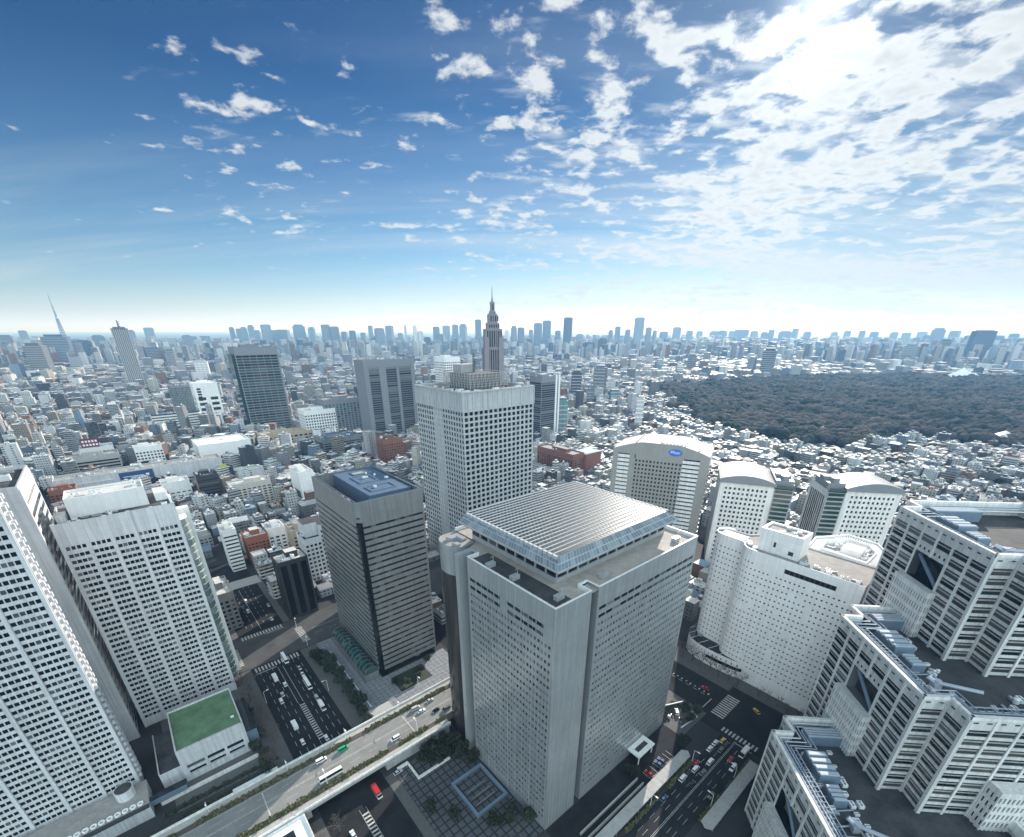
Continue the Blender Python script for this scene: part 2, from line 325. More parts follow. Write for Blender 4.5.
def link(name, me, parent=None, loc=(0, 0, 0), rz=0.0, scale=None):
    o = bpy.data.objects.new(name, me); C.objects.link(o); o.location = loc; o.rotation_euler = (0, 0, rz)
    if scale: o.scale = scale
    if parent is not None: o.parent = parent
    return o
ALL_LABELS = {}
def tag(o, label, cat, group=None, kind=None):
    o['label'] = label; o['category'] = cat
    if group: o['group'] = group
    if kind: o['kind'] = kind
    ALL_LABELS.setdefault(label, []).append(o.name)
    return o
def thing(name, label, cat, loc, rz=0.0, group=None):
    o = bpy.data.objects.new(name, None); C.objects.link(o); o.location = loc; o.rotation_euler = (0, 0, rz); o.empty_display_size = 1
    return tag(o, label, cat, group)
def struct(name, mb, mats, loc=(0, 0, 0), rz=0.0):
    o = mb.build(name, mats, None, loc, rz); o['kind'] = 'structure'; return o
def grid_struct(name, mb, mats): return struct(name, mb, mats, (0, 0, 0), RZ)   # mesh given in grid coordinates (a, b, z)
def copy_tree(o, parent=None):
    c = o.copy(); C.objects.link(c)
    if parent is not None: c.parent = parent
    for ch in list(o.children): copy_tree(ch, c)
    return c

# ---------------------------------------------------------------- facades with real openings
def facade(mb, panes, p0, p1, z0, z1, nc, nr, fw, fh, rec=0.35, m=0, off=0.5, skip=None, mg=0.0):
    """wall strip from p0 to p1 (outside on the right hand) with nc x nr recessed openings"""
    t = Vector((p1[0] - p0[0], p1[1] - p0[1], 0)); Lw = t.length; t.normalize(); n = Vector((t.y, -t.x, 0))
    P0 = Vector((p0[0], p0[1], 0))
    if mg:
        for s0, s1 in ((0, mg), (Lw - mg, Lw)):
            mb.quad(P0 + t * s0 + Vector((0, 0, z0)), P0 + t * s1 + Vector((0, 0, z0)), P0 + t * s1 + Vector((0, 0, z1)), P0 + t * s0 + Vector((0, 0, z1)), m)
    cw = (Lw - 2 * mg) / nc; chh = (z1 - z0) / nr; Z = Vector((0, 0, 1))
    for i in range(nc):
        for j in range(nr):
            a = P0 + t * (mg + i * cw) + Z * (z0 + j * chh)
            A, B, Cc, D = a, a + t * cw, a + t * cw + Z * chh, a + Z * chh
            if skip and skip(i, j): mb.quad(A, B, Cc, D, m); continue
            w, h = cw * fw, chh * fh
            e = a + t * ((cw - w) / 2) + Z * ((chh - h) * off)
            E, F, G, H = e, e + t * w, e + t * w + Z * h, e + Z * h
            mb.quad(A, B, F, E, m); mb.quad(B, Cc, G, F, m); mb.quad(Cc, D, H, G, m); mb.quad(D, A, E, H, m)
            r = n * -rec
            mb.quad(E, F, F + r, E + r, m); mb.quad(F, G, G + r, F + r, m); mb.quad(G, H, H + r, G + r, m); mb.quad(H, E, E + r, H + r, m)
            panes.append((e + r + t * (w / 2) + Z * (h / 2), t.copy(), w, h, n.copy()))
def wall_quad(mb, p0, p1, z0, z1, m=0):
    mb.quad((p0[0], p0[1], z0), (p1[0], p1[1], z0), (p1[0], p1[1], z1), (p0[0], p0[1], z1), m)
PANE = {}
def unit_pane(m):
    if m.name not in PANE:
        mb = MB(); mb.quad((-.5, 0, -.5), (.5, 0, -.5), (.5, 0, .5), (-.5, 0, .5)); PANE[m.name] = mb.mesh('window', m)
    return PANE[m.name]
def add_panes(root, panes, m, name='window', most=100, pick=None):
    """the panes that show largest become parts of their own, the rest one part"""
    mw = Matrix.Translation(root.location) @ Matrix.Rotation(root.rotation_euler.z, 4, 'Z')
    def size(p):
        c = mw @ p[0]; q = project(c)
        if q is None or not (-5 < q[0] < 1029 and -5 < q[1] < 842): return 0
        n = mw.to_3x3() @ p[4]; v = Vector((0, 0, CAMH)) - c
        k = n.dot(v) / v.length
        return max(k, 0) * p[2] * p[3] / (q[2] ** 2)
    order = sorted(range(len(panes)), key=lambda i: -size(panes[i]))
    keep = set(order[:most]) if len(panes) > most + 8 else set(order)
    rest = MB()
    for i, p in enumerate(panes):
        mm = pick(i, p) if pick else m
        if i in keep:
            o = link(name, unit_pane(mm), root, p[0], math.atan2(p[1].y, p[1].x), (p[2], 1, p[3]))
        else:
            c, t, w, h, n = p; Z = Vector((0, 0, h / 2)); s = t * (w / 2)
            rest.quad(c - s - Z, c + s - Z, c + s + Z, c - s + Z, 0)
    if rest.v:
        o = rest.build(name, m, root); o['kind'] = 'stuff'
# ---------------------------------------------------------------- small roof plant, shared meshes
def _ac():
    mb = MB(); mb.box(-.5, -.5, 0.08, .5, .5, 1); mb.cyl(0.22, 0, 1, 1.06, .2, 1, 10); mb.cyl(-.22, 0, 1, 1.06, .2, 1, 10)
    mb.box(-.45, -.45, 0, -.3, .45, .08, 1); mb.box(.3, -.45, 0, .45, .45, .08, 1)
    return mb.mesh('air_conditioner', [M['white_metal'], M['concrete_dark']])
def _tank():
    mb = MB(); mb.cyl(0, 0, .25, 1, .5, 0, 12); mb.cyl(0, 0, 1, 1.12, .46, 0, 12, .12)
    for x, y in ((.3, .3), (-.3, .3), (.3, -.3), (-.3, -.3)): mb.box(x - .05, y - .05, 0, x + .05, y + .05, .25, 1)
    return mb.mesh('water_tank', [M['white_metal'], M['dark_metal']])
def _duct():
    mb = MB(); mb.box(-.5, -.35, .1, .5, .35, .6); mb.box(-.5, -.35, .6, -.3, .35, 1.0); mb.box(.15, -.3, 0, .3, .3, .1, 1); mb.box(-.3, -.3, 0, -.15, .3, .1, 1)
    return mb.mesh('duct', [M['alu_light'], M['concrete_dark']])
AC, TANK, DUCT = _ac(), _tank(), _duct()
def clutter(root, x0, y0, x1, y1, z, n, seed, smax=4.0):
    rg = random.Random(seed)
    for _ in range(n):
        x, y = rg.uniform(x0, x1), rg.uniform(y0, y1); s = rg.uniform(1.4, smax)
        k = rg.random()
        if k < .6: link('air_conditioner', AC, root, (x, y, z), rg.choice((0, R(90))), (s, s * .7, s * .6))
        elif k < .85: link('duct', DUCT, root, (x, y, z), rg.choice((0, R(90))), (s * 1.8, s * .6, s * .5))
        else: link('water_tank', TANK, root, (x, y, z), 0, (s * .7, s * .7, s * .9))
def parapet(mb, x0, y0, x1, y1, z0, z1, w, m=0, mtop=None):
    mb.box(x0, y0, z0, x1, y0 + w, z1, m, mtop); mb.box(x0, y1 - w, z0, x1, y1, z1, m, mtop)
    mb.box(x0, y0 + w, z0, x0 + w, y1 - w, z1, m, mtop); mb.box(x1 - w, y0 + w, z0, x1, y1 - w, z1, m, mtop)
SOLID = []                                      # footprints (a0, b0, a1, b1, height) kept clear of the ordinary blocks
def keep(a0, b0, a1, b1, h=0): SOLID.append((a0, b0, a1, b1, h))

# ---------------------------------------------------------------- ground and haze
g = MB(); g.quad((-45000, -8000, 0), (45000, -8000, 0), (45000, 45000, 0), (-45000, 45000, 0))
M['ground'] = mat('city_ground', (0.032, 0.033, 0.036), 0.9, var=0.35, scale=0.02, grain=0.2)
struct('ground', g, M['ground'])
# ================================================================ the big buildings (grid frame: local x = a, local y = b)
def gthing(name, label, cat, a, b, z=0.0, group=None):
    return thing(name, label, cat, W(a, b, z), RZ, group)
rnd = random.Random(5)
def picker(ms, ws, seed):
    rg = random.Random(seed)
    return lambda i, p: rg.choices(ms, ws)[0]

# ---- tower with the pale window grid and serrated end, at the left edge
def build_slab_tower():
    a0, a1, b0, b1, H = -125.0, -40.6, 228.0, 237.6, 166.0
    t = gthing('hotel_tower', 'pale slab tower cut by the photo edge with a serrated sunlit balcony end', 'tower', a1, b0)
    keep(a0 - 5, b0 - 6, a1 + 5, b1 + 20, H)
    w = MB(); panes = []
    D = b1 - b0; nb = 7; bw = 12.0
    for k in range(nb):
        x1 = -k * bw - 1.2; x0 = x1 - bw + 1.2
        facade(w, panes, (x0, 0), (x1, 0), 7, H - 6, 6, 46, 0.82, 0.54, 0.3, 0, 0.5)
        wall_quad(w, (x0, 0), (x1, 0), 0, 7); wall_quad(w, (x0, 0), (x1, 0), H - 6, H)
    xl = -nb * bw
    w.box(xl, 0.4, 0, -0.2, D, H, 0, 1)
    w.build('wall', [M['panel'], M['roof_grey']], t)
    add_panes(t, panes, M['glass_dark'], pick=picker([M['glass_dark'], M['glass']], [3, 1], 1))
    for k in range(nb + 1):                           # the raised ribs between the bays
        r = MB(); x = -k * bw; r.box(x - 1.25, -0.55, 0, x + 0.05, 0.35, H + 0.5); r.build('rib', M['panel'], t)
    for j in range(47):                               # serrated end: every floor has slanted balcony boxes
        e = MB(); z = 7 + j * 3.42
        for k in range(2):
            y0 = 1.6 + k * 4.0
            e.prism([(0.2, y0), (1.3, y0 + 0.3), (1.3, y0 + 2.0), (0.2, y0 + 3.4)], z, z + 1.9, 0)
        e.build('balcony_bay', M['panel'], t)
    e = MB(); e.box(-0.19, 0.4, 0, 0.25, D, H); e.build('end_wall', M['panel_b'], t)
    s = MB(); s.box(-20, D, 0, -3.2, D + 14, H - 22, 0, 1); s.build('service_core', [M['panel_b'], M['roof_grey']], t)
    pb = MB(); parapet(pb, xl, 0.36, -0.22, D - .02, H, H + 1.4, 0.5); pb.build('parapet', M['panel'], t)
build_slab_tower()

# ---- tower behind it with dark window stripes on its end face
def build_stripe_tower():
    a0, a1, b0, b1, H = -92, -39.6, 268, 312, 142.0
    t = gthing('striped_end_tower', 'pale tower with dark window stripes squeezed between the two white slab towers', 'tower', a1, b0)
    keep(a0, b0, a1, b1, H)
    w = MB(); D = b1 - b0
    w.box(a0 - a1, 0, 0, -0.3, D, H, 0, 1); w.build('wall', [M['panel_b'], M['roof_dark']], t)
    p = MB()
    wall_quad(p, (0, 0), (0, 2.2), 0, H); wall_quad(p, (0, D - 2), (0, D), 0, H); wall_quad(p, (0, 2.2), (0, D - 2), H - 9, H)
    p.quad((-0.3, 0, 0), (0, 0, 0), (0, 0, H), (-0.3, 0, H)); p.quad((0, D, 0), (-0.3, D, 0), (-0.3, D, H), (0, D, H)); p.quad((-.3, 0, H), (0, 0, H), (0, D, H), (-.3, D, H))
    n = 30; f = (H - 9) / n
    for j in range(n): p.box(-0.28, 2.2, j * f + 2.1, 0, D - 2, (j + 1) * f)
    p.build('end_wall', M['panel_b'], t)
    for j in range(n):
        g_ = MB(); g_.quad((-0.05, 2.2, j * f), (-0.05, D - 2, j * f), (-0.05, D - 2, j * f + 2.1), (-0.05, 2.2, j * f + 2.1)); g_.build('window_band', M['glass_dark'], t)
    for k in range(11):
        q = MB(); q.box(-0.05, 3.4 + k * 3.3, H - 7.4, 0.04, 5.0 + k * 3.3, H - 6.2); q.build('vent', M['dark_metal'], t)
    pb = MB(); parapet(pb, a0 - a1, 0.02, -0.32, D - .02, H, H + 1.5, 0.6); pb.build('parapet', M['panel_b'], t)
    clutter(t, a0 - a1 + 3, 4, -6, D - 4, H, 16, 3, 5)
build_stripe_tower()

# ---- second white slab tower with the roof house
def build_second_slab():
    a0, a1, b0, b1, H = -36.2, 8.6, 274.6, 304.0, 122.0
    t = gthing('hotel_tower', 'pale slab tower with five window bays and a big white rooftop plant house', 'tower', a0, b0)
    keep(a0 - 3, b0 - 4, a1 + 12, b1 + 6, H)
    w = MB(); panes = []; Wd = a1 - a0; D = b1 - b0; bw = Wd / 5
    for k in range(5):
        x0 = k * bw + 0.7; x1 = (k + 1) * bw - 0.7
        facade(w, panes, (x0, 0), (x1, 0), 5, H - 13.5, 4, 32, 0.84, 0.54, 0.3, 0, 0.5)
        facade(w, panes, (x0, 0), (x1, 0), H - 13.5, H - 7.5, 4, 1, 0.72, 0.3, 0.3, 0, 0.3)
        wall_quad(w, (x0, 0), (x1, 0), 0, 5); wall_quad(w, (x0, 0), (x1, 0), H - 7.5, H + 1)
        for q in range(4): w.box(x0 + q * (x1 - x0) / 4 - .08, -0.12, H - 7.3, x0 + q * (x1 - x0) / 4 + .08, 0, H + 1)
    w.box(0.02, 0.4, 0, Wd - .02, D, H, 0, 1)
    w.build('wall', [M['panel'], M['roof_dark']], t)
    add_panes(t, panes, M['glass_dark'], pick=picker([M['glass_dark'], M['glass']], [3, 1], 2))
    for k in range(6):
        r = MB(); x = k * bw; r.box(x - 0.72, -0.35, 0, x + 0.72, 0.38, H + 1.2); r.build('rib', M['panel'], t)
    pb = MB(); pb.box(0.02, D - .6, H, Wd - .02, D - .02, H + 1.3); pb.box(0.03, 0.42, H, 0.7, D - .62, H + 1.3); pb.box(Wd - .7, .42, H, Wd - .03, D - .62, H + 1.3); pb.build('parapet', M['panel'], t)
    ph = MB(); ph.box(6, 8.5, H, 36, 25, H + 8.5, 0, 1)
    for k in range(15): ph.box(6 + k * 2 + .9, 8.42, H, 6 + k * 2 + 1.0, 8.5, H + 8.5)
    parapet(ph, 6, 8.5, 36, 25, H + 8.5, H + 9.4, .5, 0); ph.build('plant_house', [M['white_wall'], M['roof_light']], t)
    ch = MB(); ch.box(39, 12, H, 44, 24, H + 4, 0, 1); ch.build('stair_house', [M['white_wall'], M['roof_light']], t)
    ch = MB(); ch.box(1.5, 3.5, H, 5, 12, H + 3, 0, 1); ch.build('lift_house', [M['panel_b'], M['roof_light']], t)
    clutter(t, 8, 11, 34, 22, H + 8.5, 7, 7, 3.5); clutter(t, 2, 2, 42, 6, H, 7, 8, 3)
    # glazed end with stacked bay windows, facing the sun, and its bright fin
    for j in range(27):
        bb = MB(); z = 4 + j * 4.0
        bb.prism([(Wd, 6), (Wd + 3.2, 7.5), (Wd + 4.6, 10), (Wd + 4.6, 18), (Wd, 18)], z, z + 3.3, 0, 1); bb.build('bay_window', [M['glass_bay'], M['white_metal']], t)
    fin = MB(); fin.box(Wd, 18.1, 0, Wd + 6.8, 22.5, H - 8); fin.box(Wd, 22.6, 0, Wd + 1.0, D - 1, H - 2); fin.build('end_fin', M['white_wall'], t)
build_second_slab()

M['roof_seam'] = mat('dark_green_seam', (.07, .13, .075), .9)
# ---- low annex with green roof in front of it
def build_annex():
    a0, a1, b0, b1, H = -24.0, 5.0, 219.0, 252.0, 20.0
    t = gthing('annex', 'low pale annex with a flat green coated roof', 'annex', a0, b0); keep(a0 - 12, b0 - 8, a1 + 8, b1 + 4, H)
    w = MB(); panes = []; Wd = a1 - a0; D = b1 - b0
    wall_quad(w, (0, 0), (Wd, 0), 0, 3); wall_quad(w, (0, 0), (Wd, 0), 10.5, H)
    facade(w, panes, (1.5, 0), (Wd - 1.5, 0), 7, 10.5, 3, 1, 0.86, 0.62, 0.5)
    facade(w, panes, (1.5, 0), (Wd - 1.5, 0), 3, 7, 3, 1, 0.8, 0.5, 0.9)
    wall_quad(w, (0, 0), (1.5, 0), 3, 10.5); wall_quad(w, (Wd - 1.5, 0), (Wd, 0), 3, 10.5)
    w.box(0, 1.0, 0, Wd, D, H - 1.2, 0); w.quad((0, 0, H), (Wd, 0, H), (Wd, 1, H), (0, 1, H)); w.quad((0, 1, 0), (0, 0, 0), (0, 0, H), (0, 1, H)); w.quad((Wd, 0, 0), (Wd, 1, 0), (Wd, 1, H), (Wd, 0, H))
    for k in range(24): w.box(k * Wd / 24 + .5, -0.07, 10.8, k * Wd / 24 + .58, 0, H - .1)
    w.build('wall', M['panel_b'], t); add_panes(t, panes, M['glass_dark'])
    r = MB(); r.box(0.6, 1.0, H - 1.2, Wd - .6, D - .6, H - 0.9); r.build('roof', M['roof_green'], t)
    pb = MB(); pb.box(0, 1.003, H - 1.2, .6, D, H); pb.box(Wd - .6, 1.003, H - 1.2, Wd, D, H); pb.box(.6, D - .6, H - 1.2, Wd - .6, D, H); pb.build('parapet', M['panel'], t)
    for k in range(1, 6):
        s = MB(); s.box(.7 + k * 4.6, 1.2, H - .9, .78 + k * 4.6, D - .8, H - .87); s.build('roof_seam', M['roof_seam'], t)
    for x_, y_ in ((3, 30), (9, 3), (15, 28), (22, 14)):
        s = MB(); s.cyl(x_, y_, H - .9, H - .5, .35, 0, 8); s.build('roof_drain', M['concrete_dark'], t)
    v = MB(); v.box(25, 8, H - .9, 26.5, 9, H - .2); v.build('roof_hatch', M['white_metal'], t)
    s = MB(); s.box(-9, 3, 0, -.05, D, 9, 0, 1); s.box(-9, 3, 9, -8.6, D, 10); s.build('lower_wing', [M['panel_b'], M['roof_dark']], t)
    s = MB(); s.box(Wd + .05, 2, 0, Wd + 5, D - 2, 11, 0, 1); s.build('side_gallery', [M['blue_steel'], M['glass']], t)
    s = MB(); s.box(-11, -7, 0, Wd + 6, -6.2, 2.2, 0); s.build('garden_wall', M['stone_light'], t)
build_annex()

# ---- podium with roof rings at the foot of the first slab
def build_podium():
    t = gthing('podium', 'low grey podium with a row of white skylight rings below the slab tower', 'podium', -100, 208); keep(-130, 203, -30, 230, 8)
    w = MB(); w.box(-30, 0, 0, 62, 17, 8, 0, 1); w.build('wall', [M['panel_b'], M['roof_grey']], t)
    c = MB(); c.box(-30, -1.5, 8.0, 62, 0.6, 8.6); c.build('roof_edge', M['dark_metal'], t)
    for k in range(24):
        r = MB(); n = 20; x0 = 59 - k * 2.7; z = 8.05
        for q in range(n):
            p = [(math.cos(2 * math.pi * (q + e) / n), math.sin(2 * math.pi * (q + e) / n)) for e in (0, 1)]
            for z0, z1, ra, rb in ((8, 8.75, 1.2, 1.2), (8.75, 8, .72, .72)):
                r.quad((x0 + p[0][0] * ra, 3.0 + p[0][1] * ra, z0), (x0 + p[1][0] * ra, 3.0 + p[1][1] * ra, z0), (x0 + p[1][0] * rb, 3.0 + p[1][1] * rb, z1), (x0 + p[0][0] * rb, 3.0 + p[0][1] * rb, z1))
            r.quad((x0 + p[0][0] * 1.2, 3.0 + p[0][1] * 1.2, 8.75), (x0 + p[1][0] * 1.2, 3.0 + p[1][1] * 1.2, 8.75), (x0 + p[1][0] * .72, 3.0 + p[1][1] * .72, 8.75), (x0 + p[0][0] * .72, 3.0 + p[0][1] * .72, 8.75))
        r.build('skylight_ring', M['white_sign'], t)
    q = MB(); q.cyl(54.5, 12.2, 8, 13, 3.6, 0, 20); q.cyl(54.5, 12.2, 13, 13.05, 3.2, 1, 20); q.build('turret', [M['panel'], M['roof_dark']], t)
    q = MB(); q.box(62, 3, 3.5, 76, 6, 6.5, 0, 1); q.build('link_bridge', [M['blue_steel'], M['glass']], t)
build_podium()

# ---- dark banded office tower with the blue roof
def build_banded():
    a0, a1, b0, b1, H = 82.0, 122.8, 225.0, 291.6, 118.4
    t = gthing('office_tower', 'dark metal office tower with horizontal window bands and a sunken blue roof', 'tower', a0, b0); keep(a0 - 16, b0 - 4, a1 + 4, b1 + 4, H)
    Wd = a1 - a0; D = b1 - b0; c = 2.6; w = MB()
    n = 27; f = 103.0 / n; zb = 4.0
    w.prism([(c, c), (Wd - c, c), (Wd - c, D - c), (c, D - c)][0:4], 0, H - 12, 1, 2, False)
    def band(z0, z1, o, m):
        P_ = [(c + 1.6, -0 + o), (Wd - c, o), (Wd - o, c), (Wd - o, D - c), (Wd - c, D - o), (c, D - o), (o, D - c), (o, c + 1.6)]
        return [(p[0], p[1]) for p in P_], z0, z1, m
    sp = MB()
    for j in range(n):
        z = zb + j * f
        for (x0, y0, x1, y1) in ((c + .4, 0, Wd - 1, .5), (0, c + .4, .5, D - 1)):
            sp.box(x0, y0, z + 1.25, x1, y1, z + f)
    sp.build('spandrel', M['steel'], t)
    top = MB()
    top.box(c, 0, zb + n * f, Wd, .5, H, 0); top.box(0, c, zb + n * f, .5, D, H, 0); top.box(Wd - .5, .5, 0, Wd, D, H); top.box(.5, D - .5, 0, Wd - .5, D, H)
    top.quad((0, c, zb + n * f), (c, 0, zb + n * f), (c, 0, H), (0, c, H)); top.quad((.5, c + .3, H), (0, c, H), (c, 0, H), (c + .3, .5, H))
    for k in range(12): top.box(c + 1 + k * (Wd - c - 1) / 12, -.05, zb + n * f + .1, c + 1.08 + k * (Wd - c - 1) / 12, 0, H - .02)
    for k in range(20): top.box(-.05, c + 1 + k * (D - c - 1) / 20, zb + n * f + .1, 0, c + 1.08 + k * (D - c - 1) / 20, H - .02)
    top.build('top_wall', M['steel'], t)
    for j in range(n):
        z = zb + j * f
        for x0, y0, x1, y1 in ((c + 2, .22, Wd - 1, .22), (.22, D - 1, .22, c + 2)):
            q = MB(); nseg = 12
            for k in range(nseg):
                s0, s1 = k / nseg, (k + 1) / nseg
                q.quad((x0 + (x1 - x0) * s0, y0 + (y1 - y0) * s0, z), (x0 + (x1 - x0) * s1, y0 + (y1 - y0) * s1, z), (x0 + (x1 - x0) * s1, y0 + (y1 - y0) * s1, z + 1.25), (x0 + (x1 - x0) * s0, y0 + (y1 - y0) * s0, z + 1.25))
            q.build('window_band', M['glass_dark'], t)
    cr = MB(); cr.box(.6, .6, 0, c + 2, c + 2, H - 14); cr.quad((0.25, c + 1.9, 0), (c + 1.9, 0.25, 0), (c + 1.9, .25, H - 11.2), (.25, c + 1.9, H - 11.2))
    for j in range(n): cr.box(.5, c + .9, zb + j * f + 1.3, 2.2, c + 1.9, zb + j * f + 2.2)
    cr.build('corner_glazing', M['glass_dark'], t)
    for q_ in ((Wd - 1, 0.002, 0, Wd - .002, .5, zb + n * f), (.002, D - 1, 0, .5, D - .002, zb + n * f)): ed = MB(); ed.box(*q_); ed.build('edge_pier', M['steel'], t)
    rf = MB(); rf.box(.5, .5, H - 9, Wd - .5, D - .5, H - 8.5, 0); rf.build('roof', M['roof_dark'], t)
    ph = MB(); ph.box(13, 10, H - 8.5, Wd - 2, D - 2, H - .8, 0, 0); ph.build('roof_house', M['roof_blue'], t)
    for x0, y0, x1, y1 in ((17, 16, 33, 26), (18, 34, 30, 50), (22, 53, 34, 61)):
        k = MB(); parapet(k, x0, y0, x1, y1, H - .8, H - .2, .5); k.build('roof_kerb', M['blue_steel'], t)
    k = MB(); k.box(23, 54, H - .8, 33, 60, H - .75); k.build('helipad_mat', M['roof_grey'], t)
    k = MB(); parapet(k, 1.4, 1.4, Wd - .8, D - .8, H - .3, H + .15, .25); k.build('gondola_rail', M['blue_steel'], t)
    clutter(t, 2, 6, 10, D - 6, H - 8.5, 10, 11, 4); clutter(t, 15, 12, Wd - 5, D - 6, H - .8, 6, 12, 2.5)
    # glazed barrel vault along its foot
    v = MB(); ns = 10
    for i in range(ns):
        t0, t1 = math.pi * i / ns, math.pi * (i + 1) / ns
        for y in range(0, 13):
            y0 = 2 + y * 4.2; r = 4.6
            v.quad((-5 + r * math.cos(t0), y0, 6 + r * math.sin(t0)), (-5 + r * math.cos(t0), y0 + 4, 6 + r * math.sin(t0)), (-5 + r * math.cos(t1), y0 + 4, 6 + r * math.sin(t1)), (-5 + r * math.cos(t1), y0, 6 + r * math.sin(t1)), 0)
    v.box(-9.6, 2, 0, -.4, 56.5, 6, 1)
    v.poly([(-5 + 4.6 * math.cos(math.pi * i / ns), 2, 6 + 4.6 * math.sin(math.pi * i / ns)) for i in range(ns + 1)], 0)
    v.build('glass_vault', [M['glass_green'], M['steel']], t)
    for y in range(14):
        h_ = MB()
        for i in range(ns):
            t0, t1 = math.pi * i / ns, math.pi * (i + 1) / ns
            h_.tube((-5 + 4.7 * math.cos(t0), 1.9 + y * 4.2, 6 + 4.7 * math.sin(t0)), (-5 + 4.7 * math.cos(t1), 1.9 + y * 4.2, 6 + 4.7 * math.sin(t1)), .14, 0, 4)
        h_.build('vault_rib', M['steel'], t)
build_banded()

M['deck_tan'] = mat('weathered_deck', (0.36, 0.33, 0.30), 0.85, var=0.2, scale=0.25, grain=0.12)
# ---- the big light-grey tower with the glass hall roof
def build_glass_roofed():
    a0, a1, b0, b1, H = 93.7, 185.6, 87.5, 167.0, 117.0
    t = gthing('office_tower', 'big pale aluminium tower in the middle with a ribbed glass hall roof', 'tower', a0, b0); keep(a0 - 6, b0 - 4, a1 + 4, b1 + 4, H)
    Wd = a1 - a0; w = MB(); panes = []; big = []
    Lb = 51.5                                        # left face up to the slot
    def big_pick(nm): return None
    z0, z1 = 6, H - 8
    nf = 28; f = (z1 - z0) / nf
    # left face: x = 0, y from Lb to 0
    facade(w, panes, (0, Lb), (0, 0.01), z0, z1 - 2 * f, 26, nf - 2, 0.62, 0.40, 0.2, 0, 0.5, mg=1.2)
    facade(w, big, (0, Lb), (0, 0.01), z1 - 2 * f, z1, 12, 2, 0.90, 0.45, 0.3, 0, 0.5, skip=lambda i, j: (i % 6) == 5, mg=1.2)
    wall_quad(w, (0, Lb), (0, 0), 0, z0); wall_quad(w, (0, Lb), (0, 0), z1, H)
    # right face: solid panel, slot, then windows
    wall_quad(w, (0, 0), (18.6, 0), 0, H)
    x0 = 22.6
    facade(w, panes, (x0, 0), (Wd, 0), z0, z1 - 2 * f, 35, nf - 2, 0.62, 0.40, 0.2, 0, 0.5, mg=1.0)
    facade(w, big, (x0, 0), (Wd, 0), z1 - 2 * f, z1, 15, 2, 0.92, 0.45, 0.3, 0, 0.5, mg=1.0)
    wall_quad(w, (x0, 0), (Wd, 0), 0, z0); wall_quad(w, (x0, 0), (Wd, 0), z1, H)
    w.quad((18.6, 0, 0), (18.6, 6, 0), (18.6, 6, H), (18.6, 0, H)); w.quad((x0, 6, 0), (x0, 0, 0), (x0, 0, H), (x0, 6, H))
    w.quad((0, Lb + 4, 0), (0, Lb, 0), (0, Lb, H), (0, Lb + 4, H)) if False else None
    w.quad((0, Lb, 0), (6, Lb, 0), (6, Lb, H), (0, Lb, H)); w.quad((0, Lb, H), (6, Lb, H), (6, Lb, 0), (0, Lb, 0)) if False else None
    wall_quad(w, (Wd, 0), (Wd, 79.5), 0, H); wall_quad(w, (Wd, 79.5), (12, 79.5), 0, H)
    w.build('wall', M['alu'], t)
    seam = MB()
    for k in range(11): seam.box(-.06, 1.2 + k * 4.9, 2, 0, 1.32 + k * 4.9, H - .1)
    for k in range(1, 9): seam.box(k * 2.07 - .03, -.05, 2, k * 2.07 + .03, 0, H - .1)
    seam.build('panel_seam', M['alu_light'], t)
    add_panes(t, panes, M['glass_sheen'], pick=picker([M['glass_sheen'], M['glass'], M['glass_dark']], [4, 2, 2], 4)); add_panes(t, big, M['glass_dark'], name='tall_window', pick=picker([M['glass_dark'], M['glass_sheen']], [5, 1], 4))
    s = MB(); s.quad((18.6, 5.9, 0), (22.6, 5.9, 0), (22.6, 5.9, H - .5), (18.6, 5.9, H - .5)); s.build('slot_glazing', M['glass_dark'], t)
    # fin, slot and rounded dark stair tower at the end of the left face
    fin = MB(); fin.box(-1.0, 56.5, 0, 7, 59.2, H - 1); fin.build('fin_wall', M['alu_light'], t)
    sl_ = MB(); sl_.box(3, Lb + .02, 0, 7.5, 56.45, H - 2.5); sl_.box(3, 59.22, 0, 8, 63, H - 2.5); sl_.build('slot_wall', M['concrete_dark'], t)
    ct = MB(); pts = []
    for k in range(13):
        th = math.pi / 2 + math.pi * k / 12
        pts.append((6.5 + 5.4 * math.cos(th), 71.5 + 8.2 * math.sin(th)))
    pts += [(13, 63.3), (13, 79.7)]
    ct.prism(pts, 0, H - 16, 0, 1); ct.build('stair_tower', [M['glass_brown'], M['roof_dark']], t)
    cp = MB(); cp.prism([(p[0] + (-.2 if p[0] < 12 else .2), p[1]) for p in pts], H - 15.99, H - 1.5, 0, 1); cp.build('stair_tower_cap', [M['alu'], M['roof_grey']], t)
    for (x, y, sx, sy) in ((4.5, 66, 3, 4), (6.5, 73, 4, 4), (10, 70, 3, 6)): link('duct', DUCT, t, (x, y, H - 1.5), 0, (sx, sy, 1.6))
    # roof deck, parapets
    d = MB(); d.poly([(0.3, 0.3, H - 1.2), (Wd - .3, .3, H - 1.2), (Wd - .3, 79.2, H - 1.2), (13.2, 79.2, H - 1.2), (13.2, 63, H - 1.2), (6, 59.2, H - 1.2), (6, Lb, H - 1.2), (.3, Lb, H - 1.2)])
    d.build('roof', M['deck_tan'], t)
    dk = MB(); dk.box(.8, .8, H - 1.19, 10.5, Lb - 1, H - 1.12); dk.build('roof_walkway', M['roof_dark'], t)  # dark sheet standing for the glass roof's shadow on the left deck
    pb = MB()
